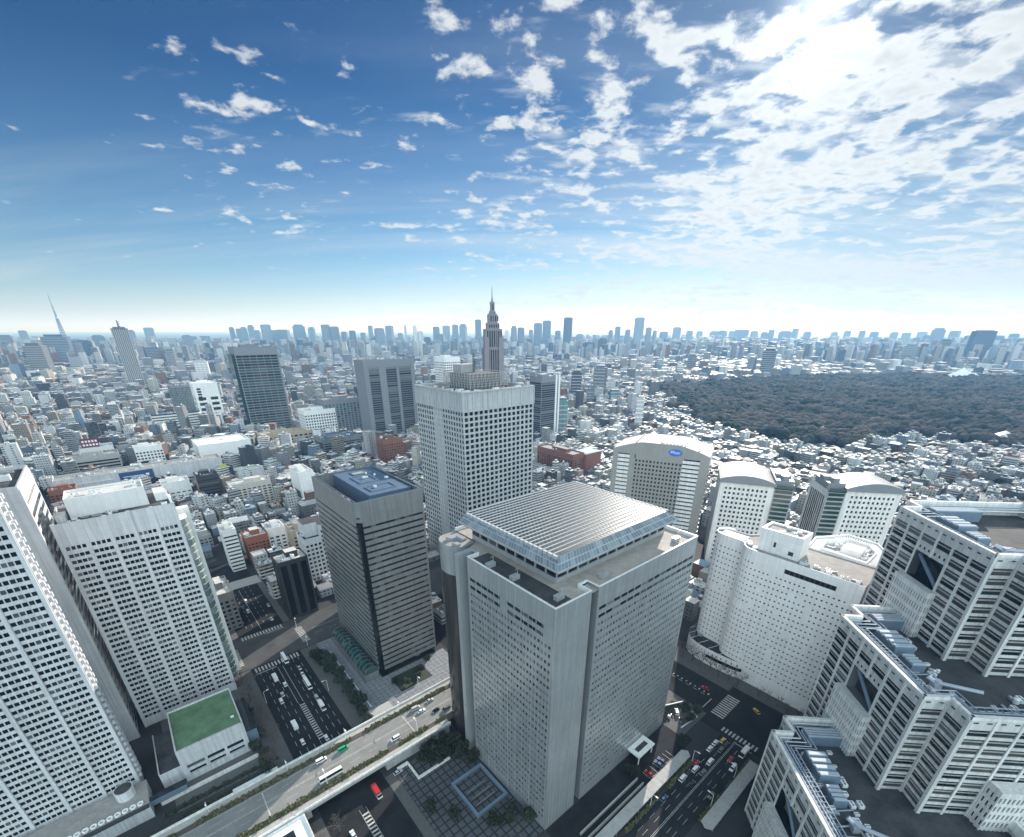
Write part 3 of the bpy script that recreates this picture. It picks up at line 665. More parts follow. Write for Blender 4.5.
    for (x0_, y0_, x1_, y1_) in ((0.002, 0.002, 18.6, .55), (22.6, .002, Wd - .002, .55), (0.002, .55, .55, Lb), (Wd - .55, .55, Wd - .002, 79.4), (13, 78.9, Wd - .55, 79.4), (18.05, .55, 18.6, 6.5), (22.6, .55, 23.1, 6.5), (18.6, 5.95, 22.6, 6.5), (.55, Lb - .5, 6, Lb - .002)):
        pb.box(x0_, y0_, H - 1.2, x1_, y1_, H + .35)
    pb.build('parapet', M['white_metal'], t)
    rl = MB(); rl.box(1.8, 1.7, H - .9, Wd - 2, 1.9, H - .75); rl.box(1.8, 1.9, H - .9, 2.0, Lb - 2, H - .75)
    for k in range(30): rl.box(2 + k * 3, 1.5, H - 1.2, 2.25 + k * 3, 2.1, H - .7)
    for k in range(17): rl.box(1.6, 3 + k * 3, H - 1.2, 2.2, 3.25 + k * 3, H - .7)
    rl.build('gondola_rail', M['tan'], t)
    # storey below the glass roof
    X0, Y0, X1, Y1 = 14.0, 13.4, 85.5, 67.0
    st = MB(); wp = []; zb, zt = H - 1.2, H + 6.5
    facade(st, wp, (X0, Y0), (X1, Y0), zb + 1.6, zb + 5.0, 12, 1, 0.86, 0.72, .5); facade(st, wp, (X0, Y1), (X0, Y0), zb + 1.6, zb + 5.0, 9, 1, 0.86, 0.72, .5)
    for p, q in (((X0, Y0), (X1, Y0)), ((X0, Y1), (X0, Y0))): wall_quad(st, p, q, zb, zb + 1.6); wall_quad(st, p, q, zb + 5.0, zt)
    wall_quad(st, (X1, Y0), (X1, Y1), zb, zt); wall_quad(st, (X1, Y1), (X0, Y1), zb, zt)
    st.build('clerestory', M['alu_light'], t); add_panes(t, wp, M['glass_dark'], name='clerestory_window')
    # glass roof: sloped skirt, stepped ribs
    ex0, ey0, ex1, ey1 = 9.0, 8.0, 79 + 7.5, 70.0; ez = H + 7.5; tz = H + 12.2
    tx0, ty0, tx1, ty1 = 10.8, 10.4, 80.5, 66.0
    und = MB(); und.box(ex0 + .3, ey0 + .3, ez - .9, ex1 - .3, ey1 - .3, ez - .05); und.build('roof_soffit', M['alu'], t)
    sk = MB()
    ring0 = [(ex0, ey0), (ex1, ey0), (ex1, ey1), (ex0, ey1)]; ring1 = [(tx0, ty0), (tx1, ty0), (tx1, ty1), (tx0, ty1)]
    def lerp(p, q, s): return (p[0] + (q[0] - p[0]) * s, p[1] + (q[1] - p[1]) * s)
    for e in range(4):
        nn = 44 if e % 2 == 0 else 40
        for k in range(nn):
            s0, s1 = (k + .06) / nn, (k + .94) / nn
            for r0, r1 in ((0.04, .48), (.54, .98)):
                A, B = lerp(ring0[e], ring0[(e + 1) % 4], s0), lerp(ring0[e], ring0[(e + 1) % 4], s1); A1_, B1_ = lerp(ring1[e], ring1[(e + 1) % 4], s0), lerp(ring1[e], ring1[(e + 1) % 4], s1)
                q0 = [lerp(A, A1_, r0), lerp(B, B1_, r0), lerp(B, B1_, r1), lerp(A, A1_, r1)]
                zz = [ez + (tz - ez) * r0 + .07] * 2 + [ez + (tz - ez) * r1 + .07] * 2
                sk.quad(*[(q[0], q[1], z) for q, z in zip(q0, zz)])
    sk.build('skirt_glazing', M['glass_teal2'], t)
    fr = MB()
    for e in range(4):
        a_, b_, c_, d_ = ring0[e], ring0[(e + 1) % 4], ring1[(e + 1) % 4], ring1[e]
        fr.quad((a_[0], a_[1], ez), (b_[0], b_[1], ez), (c_[0], c_[1], tz), (d_[0], d_[1], tz)); fr.quad((a_[0], a_[1], ez - .6), (b_[0], b_[1], ez - .6), (b_[0], b_[1], ez), (a_[0], a_[1], ez))
    fr.quad(*[(p[0], p[1], tz - .06) for p in ring1])
    fr.build('skirt_frame', M['alu_light'], t)
    nr = 22; pitch = (ty1 - ty0) / nr
    for k in range(nr):                              # saw-tooth glazing strips running along a
        y = ty0 + k * pitch
        gl = MB()
        ng = 36
        for i in range(ng):
            xa, xb = tx0 + .4 + i * (tx1 - tx0 - .8) / ng + .17, tx0 + .4 + (i + 1) * (tx1 - tx0 - .8) / ng - .17
            gl.quad((xa, y + .15, tz + .05), (xb, y + .15, tz + .05), (xb, y + pitch * .82, tz + .3), (xa, y + pitch * .82, tz + .3))
        gl.build('glazing_strip', M['glass_roof'], t)
        rb = MB(); rb.box(tx0, y + pitch * .885, tz - .3, tx1, y + pitch * 1.03, tz + .5)
        rb.prism([(tx0 - .6, y + .05), (tx0 + .3, y + .05), (tx0 + .3, y + pitch * .8), (tx0 - .6, y + pitch * .8)], tz - .9, tz + .4)
        rb.prism([(tx1 - .3, y + .05), (tx1 + .6, y + .05), (tx1 + .6, y + pitch * .8), (tx1 - .3, y + pitch * .8)], tz - .9, tz + .4)
        rb.build('roof_rib', M['rib_metal'], t)
    for (x, y) in ((3.5, 40), (4.2, 26), (7, 5.2), (31, 5.0), (82, 5.3)):
        u = MB(); u.box(x - 1.9, y - 1.0, H - 1.1, x + 1.9, y + 1.0, H + .7); u.box(x - 2.0, y - 1.1, H + .5, x + 2.0, y + 1.1, H + .75); u.tube((x + 1.4, y, H + .7), (x + 1.4, y, H + 3.2), .14); u.tube((x + 1.4, y, H + 3.2), (x - .6, y - 1.0, H + 3.5), .12); u.build('cleaning_gondola', M['alu_light'], t)
    # square entrance canopy
    cn = MB(); parapet(cn, 59, -7.5, 72.5, 1 - 1.2, 5.4, 6.4, 2.3); cn.box(61.3, -5.2, 5.5, 70.2, -2.5, 5.9, 1)
    for x, y in ((60, -6.8), (71.5, -6.8)): cn.cyl(x, y, 0, 5.4, .3)
    cn.build('entrance_canopy', [M['white_wall'], M['roof_dark']], t)
M['rib_metal'] = mat('roof_rib_metal', (0.42, 0.44, 0.46), .75, metal=0.0, var=.1)
M['glass_roof'] = glass('hall_roof_glass', (0.022, 0.038, 0.052), 0.4, 0.12, (0.05, 0.07, 0.09), .3, 0.0)
M['glass_teal2'] = glass('skirt_glass', (0.15, 0.20, 0.245), 0.2, 0.5, (0.30, 0.36, 0.40), .45, 0.25)
build_glass_roofed()

M['glass_black'] = glass('deep_window_glass', (0.008, 0.010, 0.013), 0.1, 0.3, (0.09, 0.09, 0.09), 0.06)
# ---- the tall grey tower with the even window grid
def build_grid_tower():
    a0, b0, H = 203.4, 297.5, 158.0; Wd, D = 74.5, 71.0
    t = gthing('office_tower', 'tall grey tower with an even grid of square windows and a blank top band', 'tower', a0, b0); keep(a0, b0, a0 + Wd, b0 + D, H)
    w = MB(); panes = []; zt = H - 13.5; nf = 31
    facade(w, panes, (0, 0), (Wd, 0), 10, zt, 15, nf, 0.68, 0.66, 0.7, 0, 0.5, mg=.6)
    facade(w, panes, (0, D), (0, D * .62), 10, zt, 7, nf, 0.66, 0.66, 0.7, 0, 0.5)
    facade(w, panes, (0, D * .62), (0, D * .42), 10, zt, 4, nf, 0.22, 0.7, 0.7, 0, 0.5)
    facade(w, panes, (0, D * .42), (0, 0), 10, zt, 8, nf, 0.66, 0.66, 0.7, 0, 0.5)
    for p, q in (((0, 0), (Wd, 0)), ((0, D), (0, 0))):
        wall_quad(w, p, q, 0, 10)
    wall_quad(w, (Wd, 0), (Wd, D), 0, H); wall_quad(w, (Wd, D), (0, D), 0, H); w.build('wall', M['lattice'], t)
    add_panes(t, panes, M['glass_black'])
    tb = MB(); wall_quad(tb, (0, 0), (Wd, 0), zt, H); wall_quad(tb, (0, D), (0, 0), zt, H)
    for k in range(16): tb.box(k * Wd / 15 - .45, -.55, zt, k * Wd / 15 + .45, 0, H)
    for k in range(20): tb.box(-.55, k * D / 19 - .45, zt, 0, k * D / 19 + .45, H)
    tb.box(-.8, -.8, H, Wd, .6, H + 1.2); tb.box(-.8, .6, H, .6, D, H + 1.2); tb.box(Wd - .6, .6, H, Wd, D, H + 1.2); tb.box(.6, D - .6, H, Wd - .6, D, H + 1.2); tb.box(-.7, -.7, zt - .8, Wd, 0, zt); tb.box(-.7, 0, zt - .8, 0, D, zt)
    tb.build('blank_band', M['lattice'], t)
    r = MB(); r.box(.6, .6, H - 3, Wd - .6, D - .6, H - 2); r.build('roof', M['roof_dark'], t)
    p = MB(); p.box(26, 24, H - 2, 58, 56, H + 10.5, 0, 1); p.build('plant_house', [M['concrete_dark'], M['roof_dark']], t)
    lat = MB()
    for z in range(6): parapet(lat, 22, 20, 62, 60, H + 1 + z * 2.0, H + 1.35 + z * 2.0, .4)
    for k in range(11):
        lat.tube((22 + k * 4, 20.2, H - 2), (22 + k * 4, 20.2, H + 12), .28, 0, 5); lat.tube((22.2, 20 + k * 4, H - 2), (22.2, 20 + k * 4, H + 12), .28, 0, 5)
        if k < 10: lat.tube((22 + k * 4, 20.2, H), (26 + k * 4, 20.2, H + 12), .2, 0, 4); lat.tube((22.2, 20 + k * 4, H), (22.2, 24 + k * 4, H + 12), .2, 0, 4)
    lat.build('steel_screen', M['concrete'], t)
    q = MB(); q.box(30, 44, H + 10.5, 44, 56, H + 17, 0); q.build('lift_house', M['concrete'], t)
    for x, y, h in ((40, 40, 26), (44, 44, 20), (35, 50, 21)):
        m_ = MB(); m_.tube((x, y, H + 10), (x, y, H + h), .5, 0, 6, .2)
        for z in range(3): m_.cyl(x + .8, y, H + h - 5 + z * 1.8, H + h - 4.2 + z * 1.8, .8, 0, 8)
        m_.build('aerial_mast', M['dark_metal'], t)
    clutter(t, 4, 4, 66, 18, H - 2, 16, 21, 5); clutter(t, 4, 20, 18, 66, H - 2, 12, 22, 5)
build_grid_tower()

# ---- white hotel with the dotted windows and the curved end
def build_dotted():
    H = 87.5
    t = gthing('dotted_hotel', 'bright white hotel dotted with tiny square windows and a curved end', 'hotel', 256.0, 33.0); keep(250, 22, 300, 125, H)
    prof = [(0, 0), (0, 52)]
    cx, cy = 5.5, 53.0                                    # S-curve into the rounded lobe (x = a-256, y = b-33)
    for k in range(1, 7): th = math.pi + -(math.pi / 2) * k / 6; prof.append((5.5 + 5.5 * math.cos(th), 52 + 9.5 * math.sin(th)))
    prof += [(7.2, 62.6), (8.2, 65.5), (8.4, 70), (8.6, 75)]
    for k in range(1, 9): th = math.pi - math.pi * k / 8; prof.append((14.8 + 6.2 * math.cos(th), 75 + 7.6 * math.sin(th)))
    back = [(22, 66), (30, 60), (30, 0)]
    w = MB(); panes = []; zt = H - 6
    seg = []
    for i in range(len(prof) - 1):
        p, q = prof[i + 1], prof[i]                       # outside is towards -a: walk from far b to near b
        Ls = math.dist(p, q); nc = max(1, round(Ls / 2.35))
        facade(w, panes, p, q, 9, zt, nc, 20, 0.40, 0.25, 0.3, 0, .5, skip=(lambda a_, b_: True) if Ls < 1.2 else (lambda i_, j_, ns=nc, first=(i == 0): (first and j_ == 19) or (i_ * 7 + j_ * 13 + (i_ * j_) % 5) % 11 == 0))
        wall_quad(w, p, q, 0, 9); wall_quad(w, p, q, zt, H)
    full = prof[::-1]
    ring = [(p[0], p[1]) for p in prof] + back
    for i in range(len(prof) - 1, len(ring)):
        p, q = ring[i], ring[(i + 1) % len(ring)]; wall_quad(w, q, p, 0, H)
    w.build('wall', M['tile_white'], t); add_panes(t, panes, M['glass_dark'])
    rp = [(p[0] + .35, p[1]) for p in prof] + back
    r = MB(); r.poly([(p[0], p[1], H - 1.0) for p in rp][::-1]); r.build('roof', M['roof_grey'], t)
    lp = MB(); lp.box(10.5, 64, H - .95, 18, 79, H - .3); lp.build('lobe_roof_panel', M['white_wall'], t)
    b = MB(); b.box(-.06, 11, H - 7.2, .0, 36, H - 4.6)
    b.build('strip_window', M['dark_wall'], t)
    for k in range(10):
        q = MB(); q.box(-.14, 11.3 + k * 2.48, H - 7.0, -.05, 13.2 + k * 2.48, H - 4.8); q.build('top_window', M['glass_dark'], t)
    ph = MB(); ph.box(6.5, 33, H - 1, 20, 55, H + 11.5, 0, 1); parapet(ph, 6.5, 33, 20, 55, H + 11.5, H + 12.5, 1.2); ph.box(6.42, 45.5, H + 3, 6.5, 46.8, H + 6, 2); ph.box(6.3, 36, H + 1, 6.5, 38.5, H + 3.2, 2)
    ph.build('plant_house', [M['tile_white'], M['roof_grey'], M['dark_wall']], t)
    clutter(t, 9, 36, 18, 52, H + 11.5, 5, 31, 3); clutter(t, 4, 3, 9, 30, H - 1, 13, 32, 3); clutter(t, 4, 55, 11, 62, H - 1, 7, 33, 2.5)
    pb = MB()
    for i in range(len(prof) - 1): 
        p, q = prof[i + 1], prof[i]; pb.quad((q[0] + .4, q[1], H - 1), (p[0] + .4, p[1], H - 1), (p[0] + .4, p[1], H + .3), (q[0] + .4, q[1], H + .3)); pb.quad((p[0], p[1], H), (q[0], q[1], H), (q[0], q[1], H + .3), (p[0], p[1], H + .3)); pb.quad((p[0], p[1], H + .3), (q[0], q[1], H + .3), (q[0] + .4, q[1], H + .3), (p[0] + .4, p[1], H + .3))
    pb.build('parapet', M['tile_white'], t)
    # curved low podium with glazed roof strip
    pod = [(2.0, 38), (-1.5, 48), (-2.6, 58), (-2.8, 66), (-2.2, 73), (0.0, 79), (4, 83), (10, 85.5), (18, 85)]
    pw = MB(); pp = []
    for i in range(len(pod) - 1):
        facade(pw, pp, pod[i + 1], pod[i], 0, 12, 3, 2, .18, .3, .3); 
    pw.build('podium_wall', M['tile_white'], t); add_panes(t, pp, M['glass_dark'], name='podium_window')
    for k in range(3):
        p, q = Vector((*pod[k + 1], 0)), Vector((*pod[k], 0)); d_ = (q - p).normalized(); n_ = Vector((d_.y, -d_.x, 0)) * .08; sm = MB(); sm.quad(p + n_ + Vector((0, 0, 5.2)), q + n_ + Vector((0, 0, 5.2)), q + n_ + Vector((0, 0, 7.6)), p + n_ + Vector((0, 0, 7.6))); sm.build('podium_strip_window', M['glass_black'], t)
    pr = MB(); pr.poly([(p[0] + .3, p[1], 11.4) for p in pod][::-1] + [(20, 70, 11.4), (8.6, 60, 11.4), (.2, 38, 11.4)][::-1] if False else [(18, 85, 11.4), (20, 60, 11.4), (2.2, 38, 11.4)] + [(p[0] + .3, p[1], 11.4) for p in pod[1:-1]]); pr.build('podium_roof', M['glass_dark'], t)
    for k in range(9):
        q = MB(); p = pod[min(k, 7)]; q.tube((p[0] + .2, p[1], 11.7), (p[0] + 9, p[1] - 3, 11.7), .16, 0, 4); q.build('roof_rafter', M['white_metal'], t)
    dr = MB(); dr.cyl(8.5, 77, 11.4, 13.2, 2.2, 0, 16); dr.build('vent_drum', M['alu_light'], t)
build_dotted()

# ---- roof court building beside the hotel
def build_court():
    H = 84.0
    t = gthing('court_block', 'white block with a square roof court of louvres beside the dotted hotel', 'building', 284, 34); keep(282, 30, 332, 76, H)
    pts = [(0, 1), (28, 1), (42, 10), (44, 26), (24, 38), (3, 36)]
    w = MB(); w.prism(pts, 0, H, 0, 1); w.build('wall', [M['tile_white'], M['roof_light']], t)
    lou = MB(); c = (22, 19)
    for i in range(len(pts)):
        p, q = Vector((*pts[i], 0)), Vector((*pts[(i + 1) % len(pts)], 0)); n = max(2, int((q - p).length / 1.6))
        for k in range(n):
            s = p + (q - p) * ((k + .5) / n); inn = s + (Vector((*c, 0)) - s) * .30; s = s + (Vector((*c, 0)) - s) * .06
            lou.tube((s.x, s.y, H + 1.2), (inn.x, inn.y, H + 1.2), .35, 0, 4)
    lou.build('roof_louvre', M['white_metal'], t)
    pb = MB()
    for f0, f1 in ((0, .04), (.32, .36)):
        for i in range(len(pts)):
            p, q = pts[i], pts[(i + 1) % len(pts)]
            sc = lambda z, f_: (z[0] + (c[0] - z[0]) * f_, z[1] + (c[1] - z[1]) * f_)
            P4 = [sc(p, f0), sc(q, f0), sc(q, f1), sc(p, f1)]
            pb.prism(P4, H + .01, H + 2.2)
    pb.build('roof_kerb', M['tile_white'], t)
    b = MB(); b.box(15, 12, H, 26, 22, H + 3.5, 0, 1); b.build('plant_house', [M['white_wall'], M['roof_light']], t)
    clutter(t, 14, 10, 30, 28, H, 9, 35, 3.5)
build_court()

# ---- stepped stone towers (rotated 45 degrees to the street grid): local x = d (right), local y = c (away)
E_RZ = R(-4.6)
def DC(d, c):
    az = R(4.6); return Vector((d * math.cos(az) + c * math.sin(az), -d * math.sin(az) + c * math.cos(az), 0))
M['white_pipe'] = mat('pale_pipe', (0.45, 0.50, 0.56), 0.4, metal=0.2, var=0.05)
def build_stepped(d0, c0, H, label, seed, zbase, gap=28.4):
    """plus-shaped plan: the left face lies at d0, c0 is the near end of that face"""
    t = thing('stepped_tower', label, 'tower', DC(d0, c0), E_RZ)
    S = 8.4; La = 48.0; T = 66.0
    # outline, counter-clockwise (x right, y away)
    out = [(0, 0), (S, 0), (S, -S), (T - S, -S), (T - S, 0), (T, 0), (T, La), (T - S, La), (T - S, La + S), (S, La + S), (S, La), (0, La)]
    w = MB(); panes = []; f = 4.0; nf = round((H - 5.6) / 4.0); zt = H - 3.6; f = (zt - 2) / nf
    mids = (16.0, 32.0); zr0, zr1 = H - 24.0, H - 12.0
    def storeys(p, q, bays, z0, z1):
        n = max(1, round((z1 - z0) / f))
        facade(w, panes, p, q, z0, z1, bays, n, 0.90, 0.70, .28, 0, .45)
        tt = Vector((q[0] - p[0], q[1] - p[1], 0)); LL = tt.length; tt.normalize(); nn_ = Vector((tt.y, -tt.x, 0)); ff = (z1 - z0) / n
        for bb in range(bays):
            rr_ = MB()
            for jj in range(n):
                A = Vector((*p, 0)) + tt * (LL / bays * (bb + .08)) - nn_ * .12; B = Vector((*p, 0)) + tt * (LL / bays * (bb + .92)) - nn_ * .12
                for zq in (.52, .60): rr_.quad((A.x, A.y, z0 + (jj + zq) * ff), (B.x, B.y, z0 + (jj + zq) * ff), (B.x, B.y, z0 + (jj + zq + .035) * ff), (A.x, A.y, z0 + (jj + zq + .035) * ff))
            rr_.build('window_rail', M['stone_light'], t)
    # left face (x = 0), walked from far to near
    for k in range(6):
        y1, y0 = La - k * 8, La - (k + 1) * 8
        if k in (2, 3):
            storeys((0, y1), (0, y0), 1, zr1 + 4, zt); wall_quad(w, (0, y1), (0, y0), zr1, zr1 + 4)
            w.quad((0, y1, 0), (0, y0, 0), (0, y0, zr0), (0, y1, zr0)); 
            for q in range(3): panes.append((Vector((-.03, y0 + 1.6 + q * 2.4, zr1 + 2)), Vector((0, -1, 0)), .8, 1.2, Vector((-1, 0, 0))))
        else: storeys((0, y1), (0, y0), 1, 2, zt)
        if k not in (2, 3): wall_quad(w, (0, y1), (0, y0), 0, 2)
        wall_quad(w, (0, y1), (0, y0), zt, H)
    # recess above the projecting block, inner faces coloured dark to deepen its shade
    w.quad((4, 32, zr0), (4, 16, zr0), (4, 16, zr1), (4, 32, zr1), 1); w.quad((0, 32, zr0), (4, 32, zr0), (4, 32, zr1), (0, 32, zr1), 1); w.quad((4, 16, zr0), (0, 16, zr0), (0, 16, zr1), (4, 16, zr1), 1); w.quad((0, 16, zr1), (4, 16, zr1), (4, 32, zr1), (0, 32, zr1)); w.quad((0, 32, zr0), (0, 16, zr0), (4, 16, zr0), (4, 32, zr0), 1)
    for p, q, bays in (((0, 0), (S, 0), 1), ((S, 0), (S, -S), 1), ((S, -S), (T - S, -S), 6), ((S, La + S), (S, La), 1), ((S, La), (0, La), 1)):
        storeys(p, q, bays, 2, zt); wall_quad(w, p, q, 0, 2); wall_quad(w, p, q, zt, H)
    for i in (3, 4, 5, 6, 7, 8): wall_quad(w, out[i], out[(i + 1) % 12], 0, H)
    w.build('wall', [M['stone'], M['glass_dark']], t)
    add_panes(t, panes, M['glass_dark'], pick=picker([M['glass_dark'], M['glass_brown'], M['glass']], [3, 3, 1], seed))
    # slim window rails across each opening and stone ribs at bay lines
    for y in (0, 8, 16, 32, 40, 48):
        r = MB(); r.box(-.3, y - .42 if y else -.002, 0, 0.0, y + .42 if y < 48 else 48.002, H); r.build('rib', M['stone_light'], t)
    r = MB(); r.box(-.3, 23.6, zr1, 0, 24.4, H); r.build('rib', M['stone_light'], t)
    for k in range(1, 7):
        r = MB(); x = S + k * (T - 2 * S) / 6 - .5; r.box(x, -S - .3, 0, x + .85, -S, H); r.build('rib', M['stone_light'], t)
    for x0, y0 in ((S - .5, -S - .5), (S - .5, -.5), (-.45, -.5)):
        r = MB(); r.box(x0, y0, 0, x0 + 1.2, y0 + 1.2, H + .02); r.build('corner_pier', M['stone'], t)
    # parapet cap with the slots, white edge
    cap = MB(); slots = MB()
    for i in range(12):
        p, q = Vector((*out[i], 0)), Vector((*out[(i + 1) % 12], 0)); d = (q - p).normalized(); n = Vector((d.y, -d.x, 0)); Ln = (q - p).length
        e0, e1 = p + n * .25, q + n * .25; i0, i1 = p - n * 1.0, q - n * 1.0
        cap.quad((e0.x, e0.y, H), (e1.x, e1.y, H), (e1.x, e1.y, H + 1.3), (e0.x, e0.y, H + 1.3)); cap.quad((e0.x, e0.y, H + 1.3), (e1.x, e1.y, H + 1.3), (i1.x, i1.y, H + 1.3), (i0.x, i0.y, H + 1.3)); cap.quad((i1.x, i1.y, H - 2.5), (i0.x, i0.y, H - 2.5), (i0.x, i0.y, H + 1.3), (i1.x, i1.y, H + 1.3)); cap.quad((p.x, p.y, H), (q.x, q.y, H), (e1.x, e1.y, H), (e0.x, e0.y, H))
        k = int(Ln // 4)
        for j in range(k):
            s = p + d * ((j + .5) * Ln / k) + n * .06; u = d * .8
            slots.quad((s.x - u.x, s.y - u.y, H - 1.5), (s.x + u.x, s.y + u.y, H - 1.5), (s.x + u.x, s.y + u.y, H - .9), (s.x - u.x, s.y - u.y, H - .9))
    cap.build('parapet', M['stone_light'], t); slots.build('drain_slot', M['dark_wall'], t)
    rf = MB(); rf.poly([(p[0], p[1], H - 5.0) for p in out]); rf.build('roof', M['roof_dark'], t)
    # walkway with rails and pipes round the roof edge
    rail = MB()
    path = [(2.4, 1.5), (2.4, La - 2.2), (S + 2.4, La - 2.2), (S + 2.4, La + S - 2.4), (T - S - 2, La + S - 2.4)]
    path2 = [(2.4, 1.5), (S + 2.4, 1.5), (S + 2.4, -S + 2.4), (T - S - 2, -S + 2.4)]
    for off, z, rr in ((0, H - .2, .28), (1.6, H - .6, .22), (3.0, H - 1.2, .22), (4.4, H - .9, .18)):
        for pa in (path, path2):
            for i in range(len(pa) - 1):
                a_, b_ = Vector((*pa[i], 0)), Vector((*pa[i + 1], 0)); o_ = Vector((off, off if pa is path2 else -off, 0))
                rail.tube((a_.x + o_.x, a_.y + o_.y, z), (b_.x + o_.x, b_.y + o_.y, z), rr, 0, 5)
    rail.build('roof_pipe', M['white_pipe'], t)
    lad = MB()
    for k in range(22): lad.box(2.4, 2 + k * 2, H - 1.0, 7.0, 2.25 + k * 2, H - .8)
    for k in range(12): lad.tube((7, 2 + k * 4, H - 5), (7, 2 + k * 4, H - .7), .14, 0, 4)
    lad.build('roof_walkway', M['blue_steel'], t)
    lad = MB(); lad.box(S + 4, -S + 7, H - 1.05, S + 44, -S + 7.2, H - .85)
    for k in range(16): lad.box(S + 4 + k * 2.6, -S + 2.4, H - 1.0, S + 4.25 + k * 2.6, -S + 7, H - .8)
    lad.build('roof_walkway', M['blue_steel'], t)
    wk = MB(); wk.box(3.4, 2, H - 2.1, 6.4, La - 4, H - 1.9); wk.build('walkway_deck', M['roof_blue'], t)
    wk = MB(); wk.box(S + 3, -S + 3.2, H - 2.1, T - S - 4, -S + 6.4, H - 1.9); wk.build('walkway_deck', M['roof_blue'], t)
    for (x0, y0, x1, y1, h) in ((9.5, 28, 17, 40, 3.4), (10, 19, 15, 26, 2.2), (S + 6, La - 1, 34, La + 4, 3.0)):
        b = MB(); b.box(x0, y0, H - 5, x1, y1, H - 5 + h + 1.5, 0)
        for k in range(4): b.box(x0 + .3, y0 + (y1 - y0) * (k + .2) / 4, H - 5 + h + 1.5, x1 - .3, y0 + (y1 - y0) * (k + .7) / 4, H - 5 + h + 2.0, 1)
        b.build('roof_unit', [M['blue_steel'], M['white_pipe']], t)
    cr = MB(); cr.box(12, 10, H - 5, 14.5, 12.5, H - 2.5); cr.tube((13, 11, H - 2), (22, 4, H + .5), .7, 0, 8); cr.tube((13, 11, H - 2.2), (11, 13, H - 1), .9, 0, 8); cr.cyl(13.2, 11.2, H - 2.5, H - 1, 1.2); cr.build('cleaning_crane', M['white_pipe'], t)
    clutter(t, 8.5, 4, 22, 44, H - 5, 26, seed, 3.0); clutter(t, 12, -4, 40, 8, H - 5, 14, seed + 9, 2.6)
    for k in range(7):
        pp_ = MB(); y_ = 6 + k * 5.6; pp_.tube((7.6, y_, H - 4.4), (17, y_ + 1.2, H - 4.4), .32, 0, 6); pp_.tube((17, y_ + 1.2, H - 4.4), (17, y_ + 1.2, H - 5), .32, 0, 6); pp_.build('roof_duct', M['white_pipe' if k % 2 else 'blue_steel'], t)
    # projecting block with the fine white window grid in the two middle bays
    pb = MB(); pp = []; y0, y1 = 14.4, 33.6; zt2 = zr0 + .4
    facade(pb, pp, (-3.2, y1), (-3.2, y0), 2, zt2 - 1.8, 14, max(2, int((zt2 - 4) // 4)), .46, .62, .4)
    facade(pb, pp, (-3.2, y0), (-.02, y0), 2, zt2 - 1.8, 3, max(2, int((zt2 - 4) // 4)), .46, .62, .4); facade(pb, pp, (-.02, y1), (-3.2, y1), 2, zt2 - 1.8, 3, max(2, int((zt2 - 4) // 4)), .46, .62, .4)
    for p, q in (((-3.2, y1), (-3.2, y0)), ((-3.2, y0), (-.02, y0)), ((-.02, y1), (-3.2, y1))): wall_quad(pb, p, q, 0, 2); wall_quad(pb, p, q, zt2 - 1.8, zt2)
    pb.poly([(-3.2, y0, zt2), (-.02, y0, zt2), (-.02, y1, zt2), (-3.2, y1, zt2)])
    pb.build('window_block', M['stone_light'], t); add_panes(t, pp, M['glass_dark'], name='block_window', most=90)
    tb = MB(); tb.tube((2.2, 31.5, zr1 - 2.2), (1.0, 16.6, zt2 + 1.0), .75, 0, 8); tb.build('brace_tube', M['blue_steel'], t)
    for sx0, y0_ in ((24.8, -S),):
        fb = MB(); fp = []; x1_ = sx0 + 17.0; yf = y0_ - 5.2; zt3 = zr0 - 2
        facade(fb, fp, (sx0, yf), (x1_, yf), 2, zt3 - 1.8, 12, max(2, int((zt3 - 4) // 4)), .46, .62, .4); facade(fb, fp, (sx0, y0_ - .5), (sx0, yf), 2, zt3 - 1.8, 3, max(2, int((zt3 - 4) // 4)), .46, .62, .4)
        for p, q in (((sx0, yf), (x1_, yf)), ((sx0, y0_ - .5), (sx0, yf))): wall_quad(fb, p, q, 0, 2); wall_quad(fb, p, q, zt3 - 1.8, zt3)
        wall_quad(fb, (x1_, yf), (x1_, y0_ - .5), 0, zt3); fb.poly([(sx0, yf, zt3), (x1_, yf, zt3), (x1_, y0_ - .5, zt3), (sx0, y0_ - .5, zt3)])
        fb.build('window_block', M['stone_light'], t); add_panes(t, fp, M['glass_dark'], name='block_window', most=60)
    return t
build_stepped(97.0, 97.0, 50.0, 'lowest of the three stepped grey stone towers, its roof nearest the street', 41, 0)
build_stepped(128.3, 125.3, 90.0, 'middle of the three stepped grey stone towers, roof covered in pipes and walkways', 42, 0)
build_stepped(157.0, 153.5, 130.0, 'tallest of the three stepped grey stone towers, rising at the right photo edge', 43, 0)
for d_, c_, h_ in ((97, 97, 50), (128, 125, 90), (157, 153, 130)):
    pass
# ================================================================ the middle distance
def front(aL, bL, aR, bR):
    p, q = W(aL, bL), W(aR, bR); d = q - p
    return p, math.atan2(d.y, d.x), d.length
def text_sign(body, size, parent, loc, rot, m, depth=0.05):
    cu = bpy.data.curves.new('lettering', 'FONT'); cu.body = body; cu.size = size; cu.align_x = 'CENTER'; cu.align_y = 'CENTER'; cu.extrude = depth
    cu.materials.append(m); tmp = bpy.data.objects.new('lettering', cu); C.objects.link(tmp)
    bpy.context.view_layer.update(); me = bpy.data.meshes.new_from_object(tmp.evaluated_get(bpy.context.evaluated_depsgraph_get())); bpy.data.objects.remove(tmp); me.materials.clear(); me.materials.append(m)
    o = bpy.data.objects.new('lettering', me); C.objects.link(o); o.parent = parent; o.location = loc; o.rotation_euler = rot; return o

